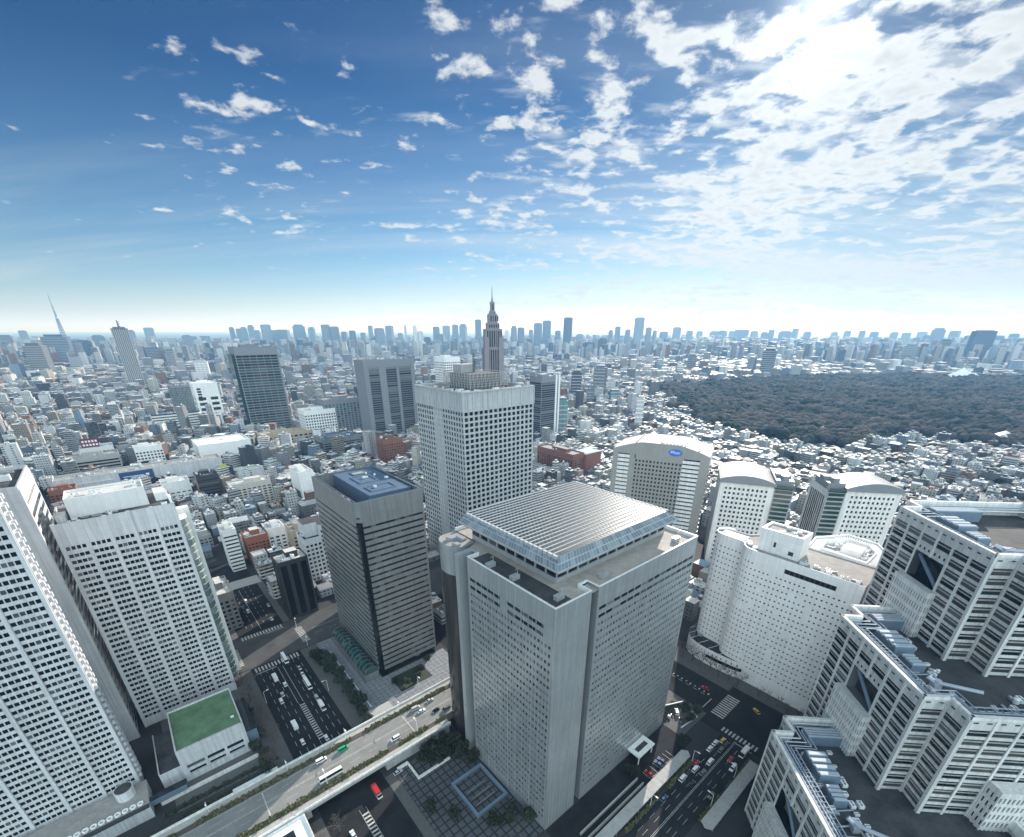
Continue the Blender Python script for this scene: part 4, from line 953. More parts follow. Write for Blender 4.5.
def build_arched():
    p, rz, Wd = front(359.2, 269.1, 394.7, 188.6); D = 44; H = 98
    t = thing('office_tower', 'grey stone tower with a shallow arched roof and a blue oval sign', 'tower', p, rz); keep(345, 180, 440, 290, H)
    w = MB(); panes = []
    xa, xb = Wd * .24, Wd * .74
    rise = lambda x: 8.0 * min(1.0, 1.25 * max(0, 1 - abs((x - Wd / 2) / (Wd / 2)) ** 1.7))
    facade(w, panes, (xa, 0), (xb, 0), 4, H - 8, 13, 22, .52, .52, .6, 0)
    wall_quad(w, (xa, 0), (xb, 0), 0, 4)
    for x0, x1 in ((0, 5), (Wd - 8, Wd), (xa - 5, xa)): wall_quad(w, (x0, 0), (x1, 0), 0, H - 4)
    n = 24
    for i in range(n):                                   # arched gable and roof
        x0, x1 = Wd * i / n, Wd * (i + 1) / n; lo = H - 8 if xa <= (x0 + x1) / 2 <= xb else H - 4
        w.quad((x0, 0, lo), (x1, 0, lo), (x1, 0, H + rise(x1)), (x0, 0, H + rise(x0)))
        w.quad((x0, 0, H + rise(x0)), (x1, 0, H + rise(x1)), (x1, D, H + rise(x1)), (x0, D, H + rise(x0)), 1)
    w.quad((Wd, 0, 0), (Wd, D, 0), (Wd, D, H), (Wd, 0, H), 2); w.quad((0, D, 0), (0, 0, 0), (0, 0, H), (0, D, H)); w.quad((Wd, D, 0), (0, D, 0), (0, D, H), (Wd, D, H))
    w.build('wall', [M['stone_q'], M['roof_light'], M['stone_light']], t); add_panes(t, panes, M['glass_dark'])
    for x0, x1 in ((5, xa - 5), (xb, Wd - 8)):
        g_ = MB(); g_.quad((x0, .8, 0), (x1, .8, 0), (x1, .8, H - 4), (x0, .8, H - 4)); g_.quad((x0, 0, H - 4), (x0, .8, H - 4), (x1, .8, H - 4), (x1, 0, H - 4)); g_.build('band_glazing', M['glass_dark'], t)
        for j in range(23):
            s = MB(); s.box(x0, -.1, 4 + j * 4 - 2.1, x1, .78, 4 + j * 4 + .6); s.build('balcony_band', M['stone_light'], t)
    for k in range(20):
        s = MB(); s.box(Wd - .5, 3, 4 + k * 4.4, Wd + .4, 7, 6.5 + k * 4.4); s.build('side_window', M['glass_dark'], t)
    for x in (xa, xb, Wd * .5, Wd * .88):
        s = MB(); s.box(x - .5, -.2, H + rise(x) - .2, x + .5, D, H + rise(x) + 1.2); s.build('roof_rib', M['concrete'], t)
    for k in range(6):
        for j in range(5): link('air_conditioner', AC, t, (Wd * .52 + k * 3.2, 4 + j * 6.5, H + rise(Wd * .52 + k * 3.2) - .3), 0, (2, 3, 1.4))
    sg = MB(); n = 28; cx, cz = Wd * .655, H + 1.2
    sg.poly([(cx + 6.0 * math.cos(2 * math.pi * k / n), -.45, cz + 3.1 * math.sin(2 * math.pi * k / n)) for k in range(n)])
    for k in range(n):
        a_, b_ = 2 * math.pi * k / n, 2 * math.pi * (k + 1) / n
        sg.quad((cx + 6 * math.cos(a_), 0, cz + 3.1 * math.sin(a_)), (cx + 6 * math.cos(b_), 0, cz + 3.1 * math.sin(b_)), (cx + 6 * math.cos(b_), -.45, cz + 3.1 * math.sin(b_)), (cx + 6 * math.cos(a_), -.45, cz + 3.1 * math.sin(a_)))
    so_ = sg.build('sign', M['logo_blue'], t); text_sign('Pfizer', 3.9, so_, (cx, -.55, cz), (R(90), 0, 0), M['white_sign'])
M['stone_q'] = mat('dark_granite', (0.30, 0.295, 0.28), 0.65, var=0.07, scale=0.12, streak=0.05)
build_arched()

M['roof_slate'] = mat('slate_roofing', (0.24, 0.25, 0.265), .6, var=.1)
def build_vaulted(aL, bL, aR, bR, D, H, label, mirror):
    p, rz, Wd = front(aL, bL, aR, bR)
    t = thing('office_block', label, 'building', p, rz)
    ca, cb = (aL + aR) / 2, (bL + bR) / 2; keep(min(aL, aR) - 5, min(bL, bR) - 5, max(aL, aR) + 45, max(bL, bR) + 35, H)
    X = (lambda x: Wd - x) if mirror else (lambda x: x)
    w = MB(); panes = []; m0, m1 = sorted((X(0), X(Wd * .74)))
    nz = 15
    facade(w, panes, (m0, 0), (m1, 0), 3, H - 3, 12, 17, .5, .5, .6, 0, skip=lambda i, j: i in ((0, 11))); wall_quad(w, (m0, 0), (m1, 0), 0, 3); wall_quad(w, (m0, 0), (m1, 0), H - 3, H)
    s0, s1 = sorted((X(Wd * .74), X(Wd)))
    x = 0 if not mirror else Wd
    w.quad((0, D, 0), (0, 0, 0), (0, 0, H), (0, D, H)); w.quad((Wd, 0, 0), (Wd, D, 0), (Wd, D, H), (Wd, 0, H)); w.quad((Wd, D, 0), (0, D, 0), (0, D, H), (Wd, D, H))
    w.build('wall', M['stone_light'], t); add_panes(t, panes, M['glass_dark'])
    st = MB(); st.box(s0, -.0, 0, s1, 0.9, H - 2, 0)
    for j in range(20): st.box(s0 + 1, -.25, 3 + j * 4, s1 - 1, 0.0, 5.6 + j * 4, 1)
    st.build('stair_bay', [M['concrete'], M['glass_green']], t)
    rf = MB(); n = 14; r0, r1 = (X(-1.2), X(Wd * .76)); r0, r1 = min(r0, r1), max(r0, r1)
    arc = lambda s: 6.2 * max(0.0, math.sin(math.pi * (0.06 + .94 * s) * .98)) ** .8
    for i in range(n):
        u0, u1 = i / n, (i + 1) / n; xx0, xx1 = r0 + (r1 - r0) * u0, r0 + (r1 - r0) * u1
        if mirror: h0, h1 = arc(1 - u0), arc(1 - u1)
        else: h0, h1 = arc(u0), arc(u1)
        rf.quad((xx0, -1.2, H), (xx1, -1.2, H), (xx1, -1.2, H + 1.4 + h1), (xx0, -1.2, H + 1.4 + h0), 1)
        rf.quad((xx0, -1.2, H + 1.4 + h0), (xx1, -1.2, H + 1.4 + h1), (xx1, D, H + 1.4 + h1), (xx0, D, H + 1.4 + h0), 0)
    rf.quad((r0, D, H), (r0, -1.2, H), (r0, -1.2, H + 1.4), (r0, D, H + 1.4), 1); rf.quad((r0, -1.2, H), (r0, D, H), (r1, D, H), (r1, -1.2, H), 1); rf.quad((r1, -1.2, H), (r1, D, H), (r1, D, H + 2), (r1, -1.2, H + 2), 1)
    rf.build('vault_roof', [M['roof_slate'], M['grey_wall']], t)
    ph = MB(); q0, q1 = s0 + .5, s1 - .5; ph.box(q0, 4, H - 2, q1, D - 6, H + 5, 0); ph.cyl((q0 + q1) / 2, 9, H + 5, H + 8.5, 3.4, 0, 16); ph.box(q0 + 1, 16, H + 5, q1 - 1, 24, H + 7.5); ph.build('plant_house', M['grey_wall'], t)
    for k in range(8):
        q = MB(); y = 3 + k * (D - 6) / 8; q.box(Wd - .2 if not mirror else -.2, y, 6, Wd + .2 if not mirror else .2, y + 1.6, H - 6); q.build('side_window', M['glass_dark'], t)
build_vaulted(391.3, 173.9, 418.8, 122.9, 50, 80, 'white office block with a curved roof, next to the arched tower with the blue sign', False)
build_vaulted(437.3, 103.5, 472.7, 60.7, 34, 80, 'white office block with a curved roof, behind the roof court block', True)

# generic slab tower: aligned to the grid, windows as bands or cells
def slab(name, label, cat, a0, b0, Wd, D, H, wall, win, fl=4.0, cell=None, top=6, roof='roof_grey', base=0, plant=True, rz=None, faces='LF', bands_m=None, n_clut=6, seed=1, frac=.55):
    t = thing(name, label, cat, W(a0, b0), RZ if rz is None else rz)
    if rz is None: keep(a0 - 3, b0 - 3, a0 + Wd + 3, b0 + D + 3, H)
    w = MB(); nf = max(1, int((H - top - base) / fl)); z1 = base + nf * fl; panes = []
    Fs = []
    if 'F' in faces: Fs.append(((0, 0), (Wd, 0)))
    if 'L' in faces: Fs.append(((0, D), (0, 0)))
    if 'R' in faces: Fs.append(((Wd, 0), (Wd, D)))
    for p, q in Fs:
        Lw = math.dist(p, q)
        nc = max(1, round(Lw / cell)) if cell else 1
        facade(w, panes, p, q, base, z1, nc, nf, .62 if cell else .96, frac, .4, 0, .5)
        if base: wall_quad(w, p, q, 0, base)
        wall_quad(w, p, q, z1, H)
    allf = [((0, 0), (Wd, 0), 'F'), ((0, D), (0, 0), 'L'), ((Wd, 0), (Wd, D), 'R'), ((Wd, D), (0, D), 'B')]
    for p, q, k in allf:
        if k not in faces: wall_quad(w, p, q, 0, H)
    w.build('wall', M[wall], t)
    pk = picker([M[win], M['glass_dark']], [3, 1], seed)
    add_panes(t, panes, M[win], name='window' if cell else 'window_band', pick=pk)
    r = MB(); r.box(.05, .05, H - 1.2, Wd - .05, D - .05, H - .6); r.build('roof', M[roof], t)
    pb = MB(); parapet(pb, -.1, -.1, Wd + .1, D + .1, H, H + 1.0, .6); pb.build('parapet', M[wall], t)
    if plant:
        rg = random.Random(seed); x0 = Wd * rg.uniform(.15, .4); y0 = D * rg.uniform(.2, .4)
        p = MB(); p.box(x0, y0, H - .6, x0 + Wd * .4, y0 + D * .4, H + 4.5, 0, 1); p.build('plant_house', [M[wall], M[roof]], t)
    clutter(t, 1.5, 1.5, Wd - 1.5, D - 1.5, H - .6, n_clut, seed + 50, min(4, D / 4))
    return t

# green glass tower and its terrace, the twin-ribbed grey tower and their neighbours along the tracks
t = slab('office_tower', 'dark green glass tower with thin floor lines standing beyond the railway', 'tower', 207, 1083, 80, 50, 170, 'trunk_dark' if False else 'grey_wall', 'glass_green', fl=5.2, cell=None, top=9, roof='roof_dark', seed=3, frac=.74)
p = MB(); p.box(-5, 6, 0, -.2, 44, 158, 0); p.build('side_wing', M['glass_green'], t)
for k in range(6):
    q = MB(); q.box(12 + k * 13, -.35, 0, 12.6 + k * 13, -.02, 165); q.build('glass_fin', M['steel'], t)
def ribbed():
    t = thing('office_tower', 'slate grey tower with two broad ribs between blue window stacks', 'tower', W(374, 868), RZ); keep(370, 860, 485, 910, 150)
    Wd, D, H = 106, 42, 149.5; w = MB(); panes = []
    w.box(0, .7, 0, Wd, D, H, 0, 1); w.build('wall', [M['grey_wall'], M['roof_dark']], t)
    for x0, x1 in ((0, 9), (30, 44), (66, 72), (98, 106)):
        r = MB(); r.box(x0, -1.2, 0, x1, .69, H + 1); r.build('rib', M['grey_wall'], t)
    h_ = MB(); h_.box(9, -.9, H - 13, 98, .68, H + .9); h_.build('top_band', M['grey_wall'], t)
    for x0, x1 in ((9, 30), (44, 66), (72, 98)):
        for j in range(30):
            b_ = MB(); b_.quad((x0, -.1, 8 + j * 4.2), (x1, -.1, 8 + j * 4.2), (x1, -.1, 10.9 + j * 4.2), (x0, -.1, 10.9 + j * 4.2)); b_.build('window_band', M['glass'] if (j * 7 + x0) % 3 else M['glass_dark'], t)
            s = MB(); s.box(x0, -.35, 10.9 + j * 4.2, x1, .6, 12.2 + j * 4.2); s.build('spandrel', M['concrete_dark'], t)
    w2 = MB(); pp = []; facade(w2, pp, (-.02, D), (-.02, .7), 6, H - 12, 9, 30, .6, .5, .4); w2.build('side_wall', M['grey_wall'], t); add_panes(t, pp, M['glass'], name='side_window')
    clutter(t, 4, 6, Wd - 4, D - 4, H, 12, 61, 5); m_ = MB(); m_.tube((96, 20, H), (96, 20, H + 9), .5); m_.build('aerial_mast', M['dark_metal'], t)
ribbed()
slab('office_block', 'white gridded low block at the foot of the green glass tower', 'building', 279, 958, 62, 40, 57, 'white_wall', 'glass', fl=5.5, cell=5.0, top=5, roof='roof_light', seed=5)
slab('office_block', 'wide glassy headquarters block beside the slate grey ribbed tower', 'building', 322, 962, 74, 40, 73, 'grey_wall', 'glass_teal', fl=4.6, cell=7.5, top=6, roof='roof_grey', seed=6, frac=.7)
slab('station_terrace', 'tan terrace block with a planted roof below the green glass tower', 'building', 194, 948, 92, 40, 22, 'tan', 'glass', fl=6, cell=9, top=4, roof='tan', seed=7, n_clut=14)
slab('office_block', 'low striped block with a blue grey roof full of plant', 'building', 266, 836, 72, 46, 23, 'steel', 'glass_dark', fl=4.2, top=3, roof='roof_blue', seed=8, n_clut=26)
slab('office_block', 'brown block with a window grid left of the tall grey gridded tower', 'building', 306, 672, 34, 26, 45, 'brown_brick', 'glass_brown', fl=4.2, cell=4.5, top=4, roof='roof_dark', seed=9)
slab('store_block', 'white flat roofed department store with a blank parapet', 'building', 84, 858, 74, 62, 37, 'white_wall', 'glass', fl=6, cell=14, top=13, roof='roof_white', seed=10, n_clut=10) if False else None
M['roof_white'] = mat('white_roof_sheet', (0.72, 0.72, 0.71), 0.7, var=0.06, scale=0.1)
slab('store_block', 'wide low store with a bare white roof in the middle distance', 'building', 82, 864, 76, 60, 35, 'white_wall', 'glass', fl=9, cell=12, top=14, roof='roof_white', plant=False, seed=10, n_clut=9)
t = slab('station_store', 'very long pale store building stretching along the tracks with a navy banner', 'building', -88, 806, 190, 30, 25, 'panel_b', 'glass_brown', fl=5, top=16, roof='roof_grey', plant=False, seed=11, n_clut=40)
b = MB(); b.box(66, -.7, 12, 104, -.12, 24); b.box(70, -.78, 17.4, 92, -.7, 18.2, 1); b.box(95, -.78, 16.6, 99, -.7, 19.2, 1); b.build('banner', [M['navy'], M['white_sign']], t)
b = MB(); b.box(3, -.5, 17, 60, -.12, 18.2); b.build('fascia_stripe', M['white_metal'], t)
t = slab('store_tower', 'bright white department store tower with a big blank sunlit wall', 'building', 150, 1318, 50, 46, 88, 'tile_white', 'glass', fl=12, cell=20, top=20, roof='roof_white', seed=12)
for k in range(5):
    q = MB(); q.box(6, -.35, 50 + k * 6, 14, -.12, 54 + k * 6); q.build('window', M['glass_dark'], t)
slab('store_tower', 'sea green glass store tower left of the bright white store tower', 'building', 112, 1392, 42, 44, 80, 'grey_wall', 'glass_teal', fl=4, cell=3, top=4, roof='roof_grey', seed=13, frac=.8)
t = thing('store_block', 'round fronted store with white floor bands below the white store tower', 'building', W(52, 1240), RZ); keep(50, 1230, 135, 1300, 38)
for j in range(7):
    for nm, m_, o, z0, z1 in (('floor_band', 'white_wall', 0, 0, 3.1), ('window_band', 'glass_dark', -.8, 3.1, 5.4)):
        q = MB(); pts = [(78 + (14 + o) * math.cos(-math.pi / 2 + math.pi * k / 10), 14 + (14 + o) * math.sin(-math.pi / 2 + math.pi * k / 10)) for k in range(11)]
        q.prism([(-o, -o)] + pts + [(-o, 28 + o)], j * 5.4 + z0, j * 5.4 + z1, 0); q.build(nm, M[m_], t)
clutter(t, 6, 4, 74, 24, 36.2, 16, 14, 5)

# blocks between the two hotel towers and the banded tower
slab('hotel_block', 'beige slab hotel with narrow window slots seen left of the banded tower', 'building', 80, 626, 46, 22, 28.5, 'beige', 'glass_dark', fl=3.3, cell=5.5, top=4, roof='roof_light', seed=15, frac=.5, n_clut=9)
slab('office_block', 'white blank walled block with a few small windows above the second slab tower', 'building', 17, 700, 30, 24, 26, 'white_wall', 'glass_dark', fl=5, cell=6, top=8, roof='roof_light', seed=16, frac=.3)
slab('parking_tower', 'charcoal block with pale floor lines left of the beige slab hotel', 'building', 53, 674, 24, 26, 34, 'dark_wall', 'glass', fl=4.4, top=3, roof='roof_dark', seed=17, frac=.3)
slab('store_block', 'tall white blank slab with a pink edged roof behind the banded tower', 'building', 150, 584, 18, 40, 41, 'tile_white', 'glass', fl=20, cell=30, top=30, roof='roof_light', seed=18)
slab('hotel_block', 'brick red mid rise block at the head of the sunken avenue', 'building', 58, 448, 19, 20, 27, 'brick', 'glass_dark', fl=3.1, cell=3.4, top=3, roof='roof_light', seed=19, frac=.5)
slab('office_block', 'white and teal block right of the brick red block', 'building', 77.5, 452, 16, 18, 29, 'white_wall', 'glass_teal', fl=3.6, cell=5.2, top=4, roof='roof_light', seed=20)
slab('office_block', 'brown block with bright window squares behind the stepped white block', 'building', 92, 420, 24, 20, 34, 'tan', 'glass_brown', fl=3.6, cell=4, top=4, roof='roof_grey', seed=21)
t = slab('office_block', 'stepped white block with square windows left of the banded tower', 'building', 90.5, 378, 14, 22, 40, 'panel', 'glass_dark', fl=4, cell=3.6, top=3, roof='roof_dark', plant=False, seed=22)
q = MB(); q.box(3, 6, 40, 14, 22, 52, 0, 1); q.box(14.2, 2, 0, 22, 26, 50, 0, 1); q.build('upper_block', [M['panel'], M['roof_dark']], t)
for j in range(10):
    for k in range(2):
        q = MB(); q.box(15.3 + k * 3.2, 1.9, 4 + j * 4.3, 17.3 + k * 3.2, 2.0 - .02, 6.3 + j * 4.3); q.build('window', M['glass_dark'], t)
t = slab('office_block', 'black clad block with a cluttered pale roof beside the sunken avenue', 'building', 58, 330, 21, 18, 48, 'dark_wall', 'glass_dark', fl=48, cell=7, top=1, roof='roof_light', seed=23, n_clut=16, frac=.9)
slab('office_block', 'slim pink and white block at the left of the avenue', 'building', 41, 444, 11, 20, 40, 'pink_wall' if False else 'white_wall', 'glass_brown', fl=3.6, top=2, roof='roof_pink' if False else 'roof_light', seed=24, frac=.45)
slab('office_block', 'dark slab in shade between the second slab tower and the avenue', 'building', 17, 345, 11, 30, 30, 'concrete_dark', 'glass_dark', fl=3.6, cell=4, top=3, roof='roof_light', seed=25)
t = slab('office_block', 'white block with a big dark red sign board on its roof', 'building', -62, 985, 42, 30, 30, 'white_wall', 'glass_dark', fl=3.6, cell=5, top=3, roof='roof_light', plant=False, seed=26)
q = MB(); q.box(4, 3, 31, 26, 4, 45); 
for z in range(2):
    for k in range(5): q.box(6 + k * 4, 2.85, 33.5 + z * 5.5, 8.6 + k * 4, 3, 36.5 + z * 5.5, 1)
q.build('sign_board', [M['magenta'], M['white_sign']], t)
q = MB(); [q.tube((6 + k * 9, 6, 29), (6 + k * 9, 4, 44), .2) for k in range(3)]; q.build('sign_prop', M['dark_metal'], t)
slab('office_block', 'wide grey block with long window bands near the dark red sign', 'building', -78, 925, 62, 26, 29, 'concrete', 'glass_dark', fl=4.5, top=4, roof='roof_grey', seed=27)
slab('office_block', 'white block with a blue gridded front behind the long store', 'building', 4, 918, 36, 24, 34, 'white_wall', 'glass', fl=4.6, cell=4.5, top=5, roof='roof_light', seed=28)
slab('office_block', 'grey block with a rounded roof edge behind the long store', 'building', -30, 1000, 44, 28, 22, 'concrete', 'glass_dark', fl=3.7, top=4, roof='roof_dark', seed=29)
for k, (a, b, wd, d, h, lab) in enumerate([(-92, 770, 26, 20, 22, 'orange brown block left of the long store, lit roof'), (-70, 690, 22, 24, 30, 'orange brown tiled block behind the striped end tower')]):
    slab('office_block', lab, 'building', a, b, wd, d, h, 'brick', 'glass_dark', fl=3.4, cell=4, top=3, roof='brick', seed=70 + k)
t = slab('office_block', 'red brown brick complex with a ribbed sloping roof right of the tall gridded tower', 'building', 492, 440, 24, 76, 35, 'brown_brick', 'glass_dark', fl=3.4, cell=5, top=5, roof='roof_grey', seed=30)
q = MB(); q.box(24.1, -4, 0, 60, 22, 33, 0, 1); q.build('wing', [M['brown_brick'], M['roof_light']], t)
for k in range(9):
    q = MB(); q.box(26 + k * 3.6, -4, 33, 27.2 + k * 3.6, 22, 34.2); q.build('roof_rib', M['white_metal'], t)
t = slab('office_tower', 'dark glass tower with bright white edge slabs right of the tall gridded tower', 'tower', 640, 664, 50, 34, 119, 'grey_wall', 'glass', fl=4.2, top=8, roof='roof_light', seed=31, frac=.75)
for x in (38, 46):
    q = MB(); q.box(x, -1.6, 0, x + 4, -.02, 121); q.build('edge_slab', M['tile_white'], t)
slab('office_block', 'white punched window block behind the steel screen of the gridded tower', 'building', 560, 880, 40, 40, 148, 'tile_white', 'glass_dark', fl=5, cell=5, top=6, roof='roof_grey', seed=32)

# stepped spire tower
def spire():
    x, y = -35.0, 900.0; rz = R(10)
    t = thing('spire_tower', 'stepped granite skyscraper with a slender spire rising above the skyline', 'tower', (x, y, 0), rz); a, b = AB(x, y); keep(a - 30, b - 30, a + 30, b + 30, 0)
    tiers = [(17.8, 0, 172), (15.4, 172, 203), (11.0, 203, 213), (8.0, 213, 227), (5.6, 227, 231), (3.9, 231, 246)]
    for i, (r, z0, z1) in enumerate(tiers):
        q = MB(); q.box(-r, -r * .9, z0, r, r * .9, z1)
        for k in range(int(r * 2 / 4)):
            xx = -r + 2 + k * 4; q.box(xx, -r * .9 - .7, z0, xx + 1.5, -r * .9 - .02, z1 - 1); q.box(-r - .7, -r * .85 + k * 3.6, z0, -r - .02, -r * .85 + 1.5 + k * 3.6, z1 - 1)
        q.build('tier', M['spire_stone'], t)
        for k in range(int(r * 2 / 4)):
            xx = -r + 3.6 + k * 4
            q = MB(); q.box(xx, -r * .9 - .2, z0 + 2, xx + 2.2, -r * .9 - .01, z1 - 3); q.build('window_strip', M['glass_dark'], t)
    for sx in (-1, 1):
        q = MB(); q.box(sx * 13 - 4, -17.5, 0, sx * 13 + 4, -15.9, 190); q.build('shoulder_pier', M['spire_stone'], t)
    q = MB(); q.tube((0, 0, 246), (0, 0, 251), 2.0, 0, 8, 1.4); q.tube((0, 0, 251), (0, 0, 270), 1.0, 0, 6, .35); q.build('spire', M['spire_stone'], t)
M['spire_stone'] = mat('violet_grey_granite', (0.22, 0.20, 0.22), 0.7, var=0.07, scale=.1)
spire()
M['tower_steel'] = mat('tower_steel', (0.10, 0.12, 0.15), .6, var=.05)
# broadcasting tower far off
def lattice_tower():
    y = 7000.0; x = (61 - 512) / 500 * y; y2 = y
    t = thing('broadcast_tower', 'very tall pale lattice broadcasting tower on the far skyline', 'tower', (x, y, 0), R(20))
    prof = [(0, 42), (120, 30), (250, 20), (340, 15)]
    for i in range(len(prof) - 1):
        (z0, r0), (z1, r1) = prof[i], prof[i + 1]; q = MB(); ns = 4
        for s in range(ns):
            ra, rb = r0 + (r1 - r0) * s / ns, r0 + (r1 - r0) * (s + 1) / ns; za, zb = z0 + (z1 - z0) * s / ns, z0 + (z1 - z0) * (s + 1) / ns
            for k in range(6):
                t0, t1 = k * math.pi / 3, (k + 1) * math.pi / 3
                q.tube((ra * math.cos(t0), ra * math.sin(t0), za), (rb * math.cos(t0), rb * math.sin(t0), zb), 3.4, 0, 4); q.tube((ra * math.cos(t0), ra * math.sin(t0), za), (rb * math.cos(t1), rb * math.sin(t1), zb), 2.4, 0, 4)
        q.cyl(0, 0, z0, z1, 9, 0, 8); q.build('lattice_section', M['tower_steel'], t)
    q = MB(); q.tube((0, 0, 335), (0, 0, 350), 13, 0, 16, 20); q.tube((0, 0, 350), (0, 0, 362), 20, 0, 16, 17); q.build('lower_deck', M['alu_light'], t)
    q = MB(); q.tube((0, 0, 362), (0, 0, 445), 12, 0, 10, 10); q.build('shaft', M['tower_steel'], t)
    q = MB(); q.tube((0, 0, 440), (0, 0, 455), 10, 0, 14, 14); q.build('upper_deck', M['alu_light'], t)
    q = MB(); q.tube((0, 0, 455), (0, 0, 500), 9, 0, 8, 7); q.tube((0, 0, 500), (0, 0, 634), 6.5, 0, 8, 4); q.build('mast', M['tower_steel'], t)
lattice_tower()
# ================================================================ streets, plazas, hedges, trees, vehicles
def sheet(name, a0, b0, a1, b1, z, m):
    mb = MB(); mb.quad((a0, b0, z), (a1, b0, z), (a1, b1, z), (a0, b1, z)); return grid_struct(name, mb, m)
def gbox(name, rects, m, z0, z1):
    mb = MB()
    for r in rects: mb.box(r[0], r[1], z0, r[2], r[3], z1)
    return grid_struct(name, mb, m)
M['paving_grid'] = None
def grid_paving(name, c1, c2, s, bw):
    m, t, b = principled(name); b.inputs['Roughness'].default_value = .8
    geo = N(t, 'ShaderNodeNewGeometry'); mp = N(t, 'ShaderNodeMapping'); mp.inputs['Rotation'].default_value = (0, 0, -RZ); L(t, geo.outputs['Position'], mp.inputs[0])
    sp = N(t, 'ShaderNodeSeparateXYZ'); L(t, mp.outputs[0], sp.inputs[0])
    fx = math_node(t, 'LESS_THAN', math_node(t, 'FRACT', math_node(t, 'DIVIDE', sp.outputs[0], s)), bw); fy = math_node(t, 'LESS_THAN', math_node(t, 'FRACT', math_node(t, 'DIVIDE', sp.outputs[1], s)), bw)
    f = math_node(t, 'MAXIMUM', fx, fy)
    n = N(t, 'ShaderNodeTexNoise', inp={'Scale': .5, 'Detail': 5.0}); L(t, geo.outputs['Position'], n.inputs['Vector'])
    vm = N(t, 'ShaderNodeVectorMath', operation='SCALE'); L(t, mixcol(t, f, c1, c2), vm.inputs[0]); L(t, maprange(t, n.outputs[0], .3, .7, .8, 1.2, False), vm.inputs['Scale'])
    L(t, vm.outputs[0], b.inputs['Base Color']); return m
M['plaza_dark'] = grid_paving('plaza_slate_squares', (0.075, 0.082, 0.094), (0.02, 0.022, 0.027), 3.6, .2)
M['plaza_pale'] = grid_paving('plaza_pale_squares', (0.21, 0.225, 0.245), (0.12, 0.13, 0.14), 3.0, .12)

# asphalt sheets, each a little above the one below
sheet('avenue', 20, -60, 51, 290, .012, M['asphalt'])
sheet('crossing_road', -60, 289, 190, 330, .016, M['asphalt_mid'])
sheet('avenue_beyond', 22, 330, 52, 470, .012, M['asphalt'])
sheet('street', 40, 45.5, 212, 63, .012, M['asphalt'])
sheet('junction', 205, 20, 246, 75, .016, M['asphalt'])
sheet('side_street', 213, 75, 240, 330, .012, M['asphalt'])
sheet('far_street', 340, -40, 352, 400, .012, M['asphalt_mid'])
sheet('rear_street', 130, 150, 165, 420, .012, M['asphalt'])
# pavements: kerbed slabs
gbox('pavement', [(4, 193, 19.8, 288), (51.2, 193, 62, 288), (51.2, 60, 56, 158), (8, 60, 19.8, 158), (186.5, 75.5, 212.8, 210), (240.2, 76, 256, 240), (246.2, 20, 262, 75.5), (62, 331, 80, 360), (52.2, 331, 57, 420), (6, 331, 21.8, 345)], M['paving'], 0.0, .14)
gbox('plaza', [(62.2, 193, 83, 288), (83, 193, 128, 225.6)], M['plaza_pale'], 0.0, .18)
gbox('plaza_court', [(56.2, 88, 93, 158)], M['plaza_dark'], 0.0, .2)
gbox('service_yard', [(93.9, 70.5, 190, 87.2)], M['asphalt'], 0.0, .05)
gbox('lawn', [(86, 206, 108, 221)], M['leaf'], .18, .32)
sheet('avenue_bridge', 18, 408, 56, 424, .4, M['paving_pale'])
gbox('building_forecourt', [(-30, 203, 4, 219), (-30, 254, -2, 274), (9.5, 254, 4, 288)][:2], M['paving'], 0.0, .13)

# painted markings
mk = MB(); zz = .030
def stripe(a0, b0, a1, b1, z=zz): mk.quad((a0, b0, z), (a1, b0, z), (a1, b1, z), (a0, b1, z))
for b in range(166, 282, 8):                                   # avenue
    if b > 193 or b < 158:
        for a in (24, 27.6, 31.2, 40.6, 44.2, 47.6): stripe(a - .09, b, a + .09, b + 4)
for a in (34.3, 37.2): stripe(a - .12, 238, a + .12, 279)
for k in range(16): stripe(34.6 - .0, 203 + k * 2.1, 37.2, 203.9 + k * 2.1)
stripe(34.5, 193, 34.62, 238); stripe(37.3, 193, 37.42, 238)
for a in range(22, 50, 2): stripe(a, 282.5, a + 1.0, 287.5)
for a in range(23, 51, 2): stripe(a, 325, a + 1.0, 329.5, .034)
stripe(22, 280.5, 34, 281.1); stripe(38, 323.6, 51, 324.1, .034)
for b in range(296, 318, 2): stripe(13, b, 18, b + 1.0, .034); stripe(56, b, 61, b + 1, .034)
for a in range(-50, 13, 10): stripe(a, 304, a + 6, 304.2, .034)
for a in range(66, 140, 10): stripe(a, 302, a + 6, 302.2, .034); stripe(a, 309, a + 10, 309.3, .034)
for b in range(60, 150, 2): 
    if 90 < b < 148: stripe(34.6, b, 37.4, b + .9)
stripe(34.4, 60, 34.55, 150); stripe(37.5, 60, 37.65, 150)
for b in range(340, 405, 8):
    for a in (29, 33, 41, 45): stripe(a - .1, b, a + .1, b + 4)
stripe(37, 333, 37.25, 405)
for a in range(44, 206, 9):                                    # the street on the right
    for b in (49.0, 51.6, 58.0, 60.4): stripe(a, b - .07, a + 4, b + .07)
stripe(60, 54.5, 206, 54.68); stripe(60, 55.1, 206, 55.28)
for b in range(45, 64, 1): 
    if b % 2: stripe(207.4, b, 211, b + 1)
for a in range(216, 238, 1):
    if a % 2 == 0: stripe(a, 67, a + 1, 74.4, .034)
stripe(204.6, 46, 205.1, 54.3); stripe(214, 79, 226, 79.5)
for k in range(12): stripe(226.2, 84 + k * 5, 226.5, 86.5 + k * 5); stripe(227.4 + (k % 2) * .6, 82 + k * 3, 229.2, 82.8 + k * 3)
for k in range(8): stripe(151.5 + k * 2.9, 71.6, 151.7 + k * 2.9, 76.4, .075)
stripe(151.5, 71.4, 172, 71.6, .075)
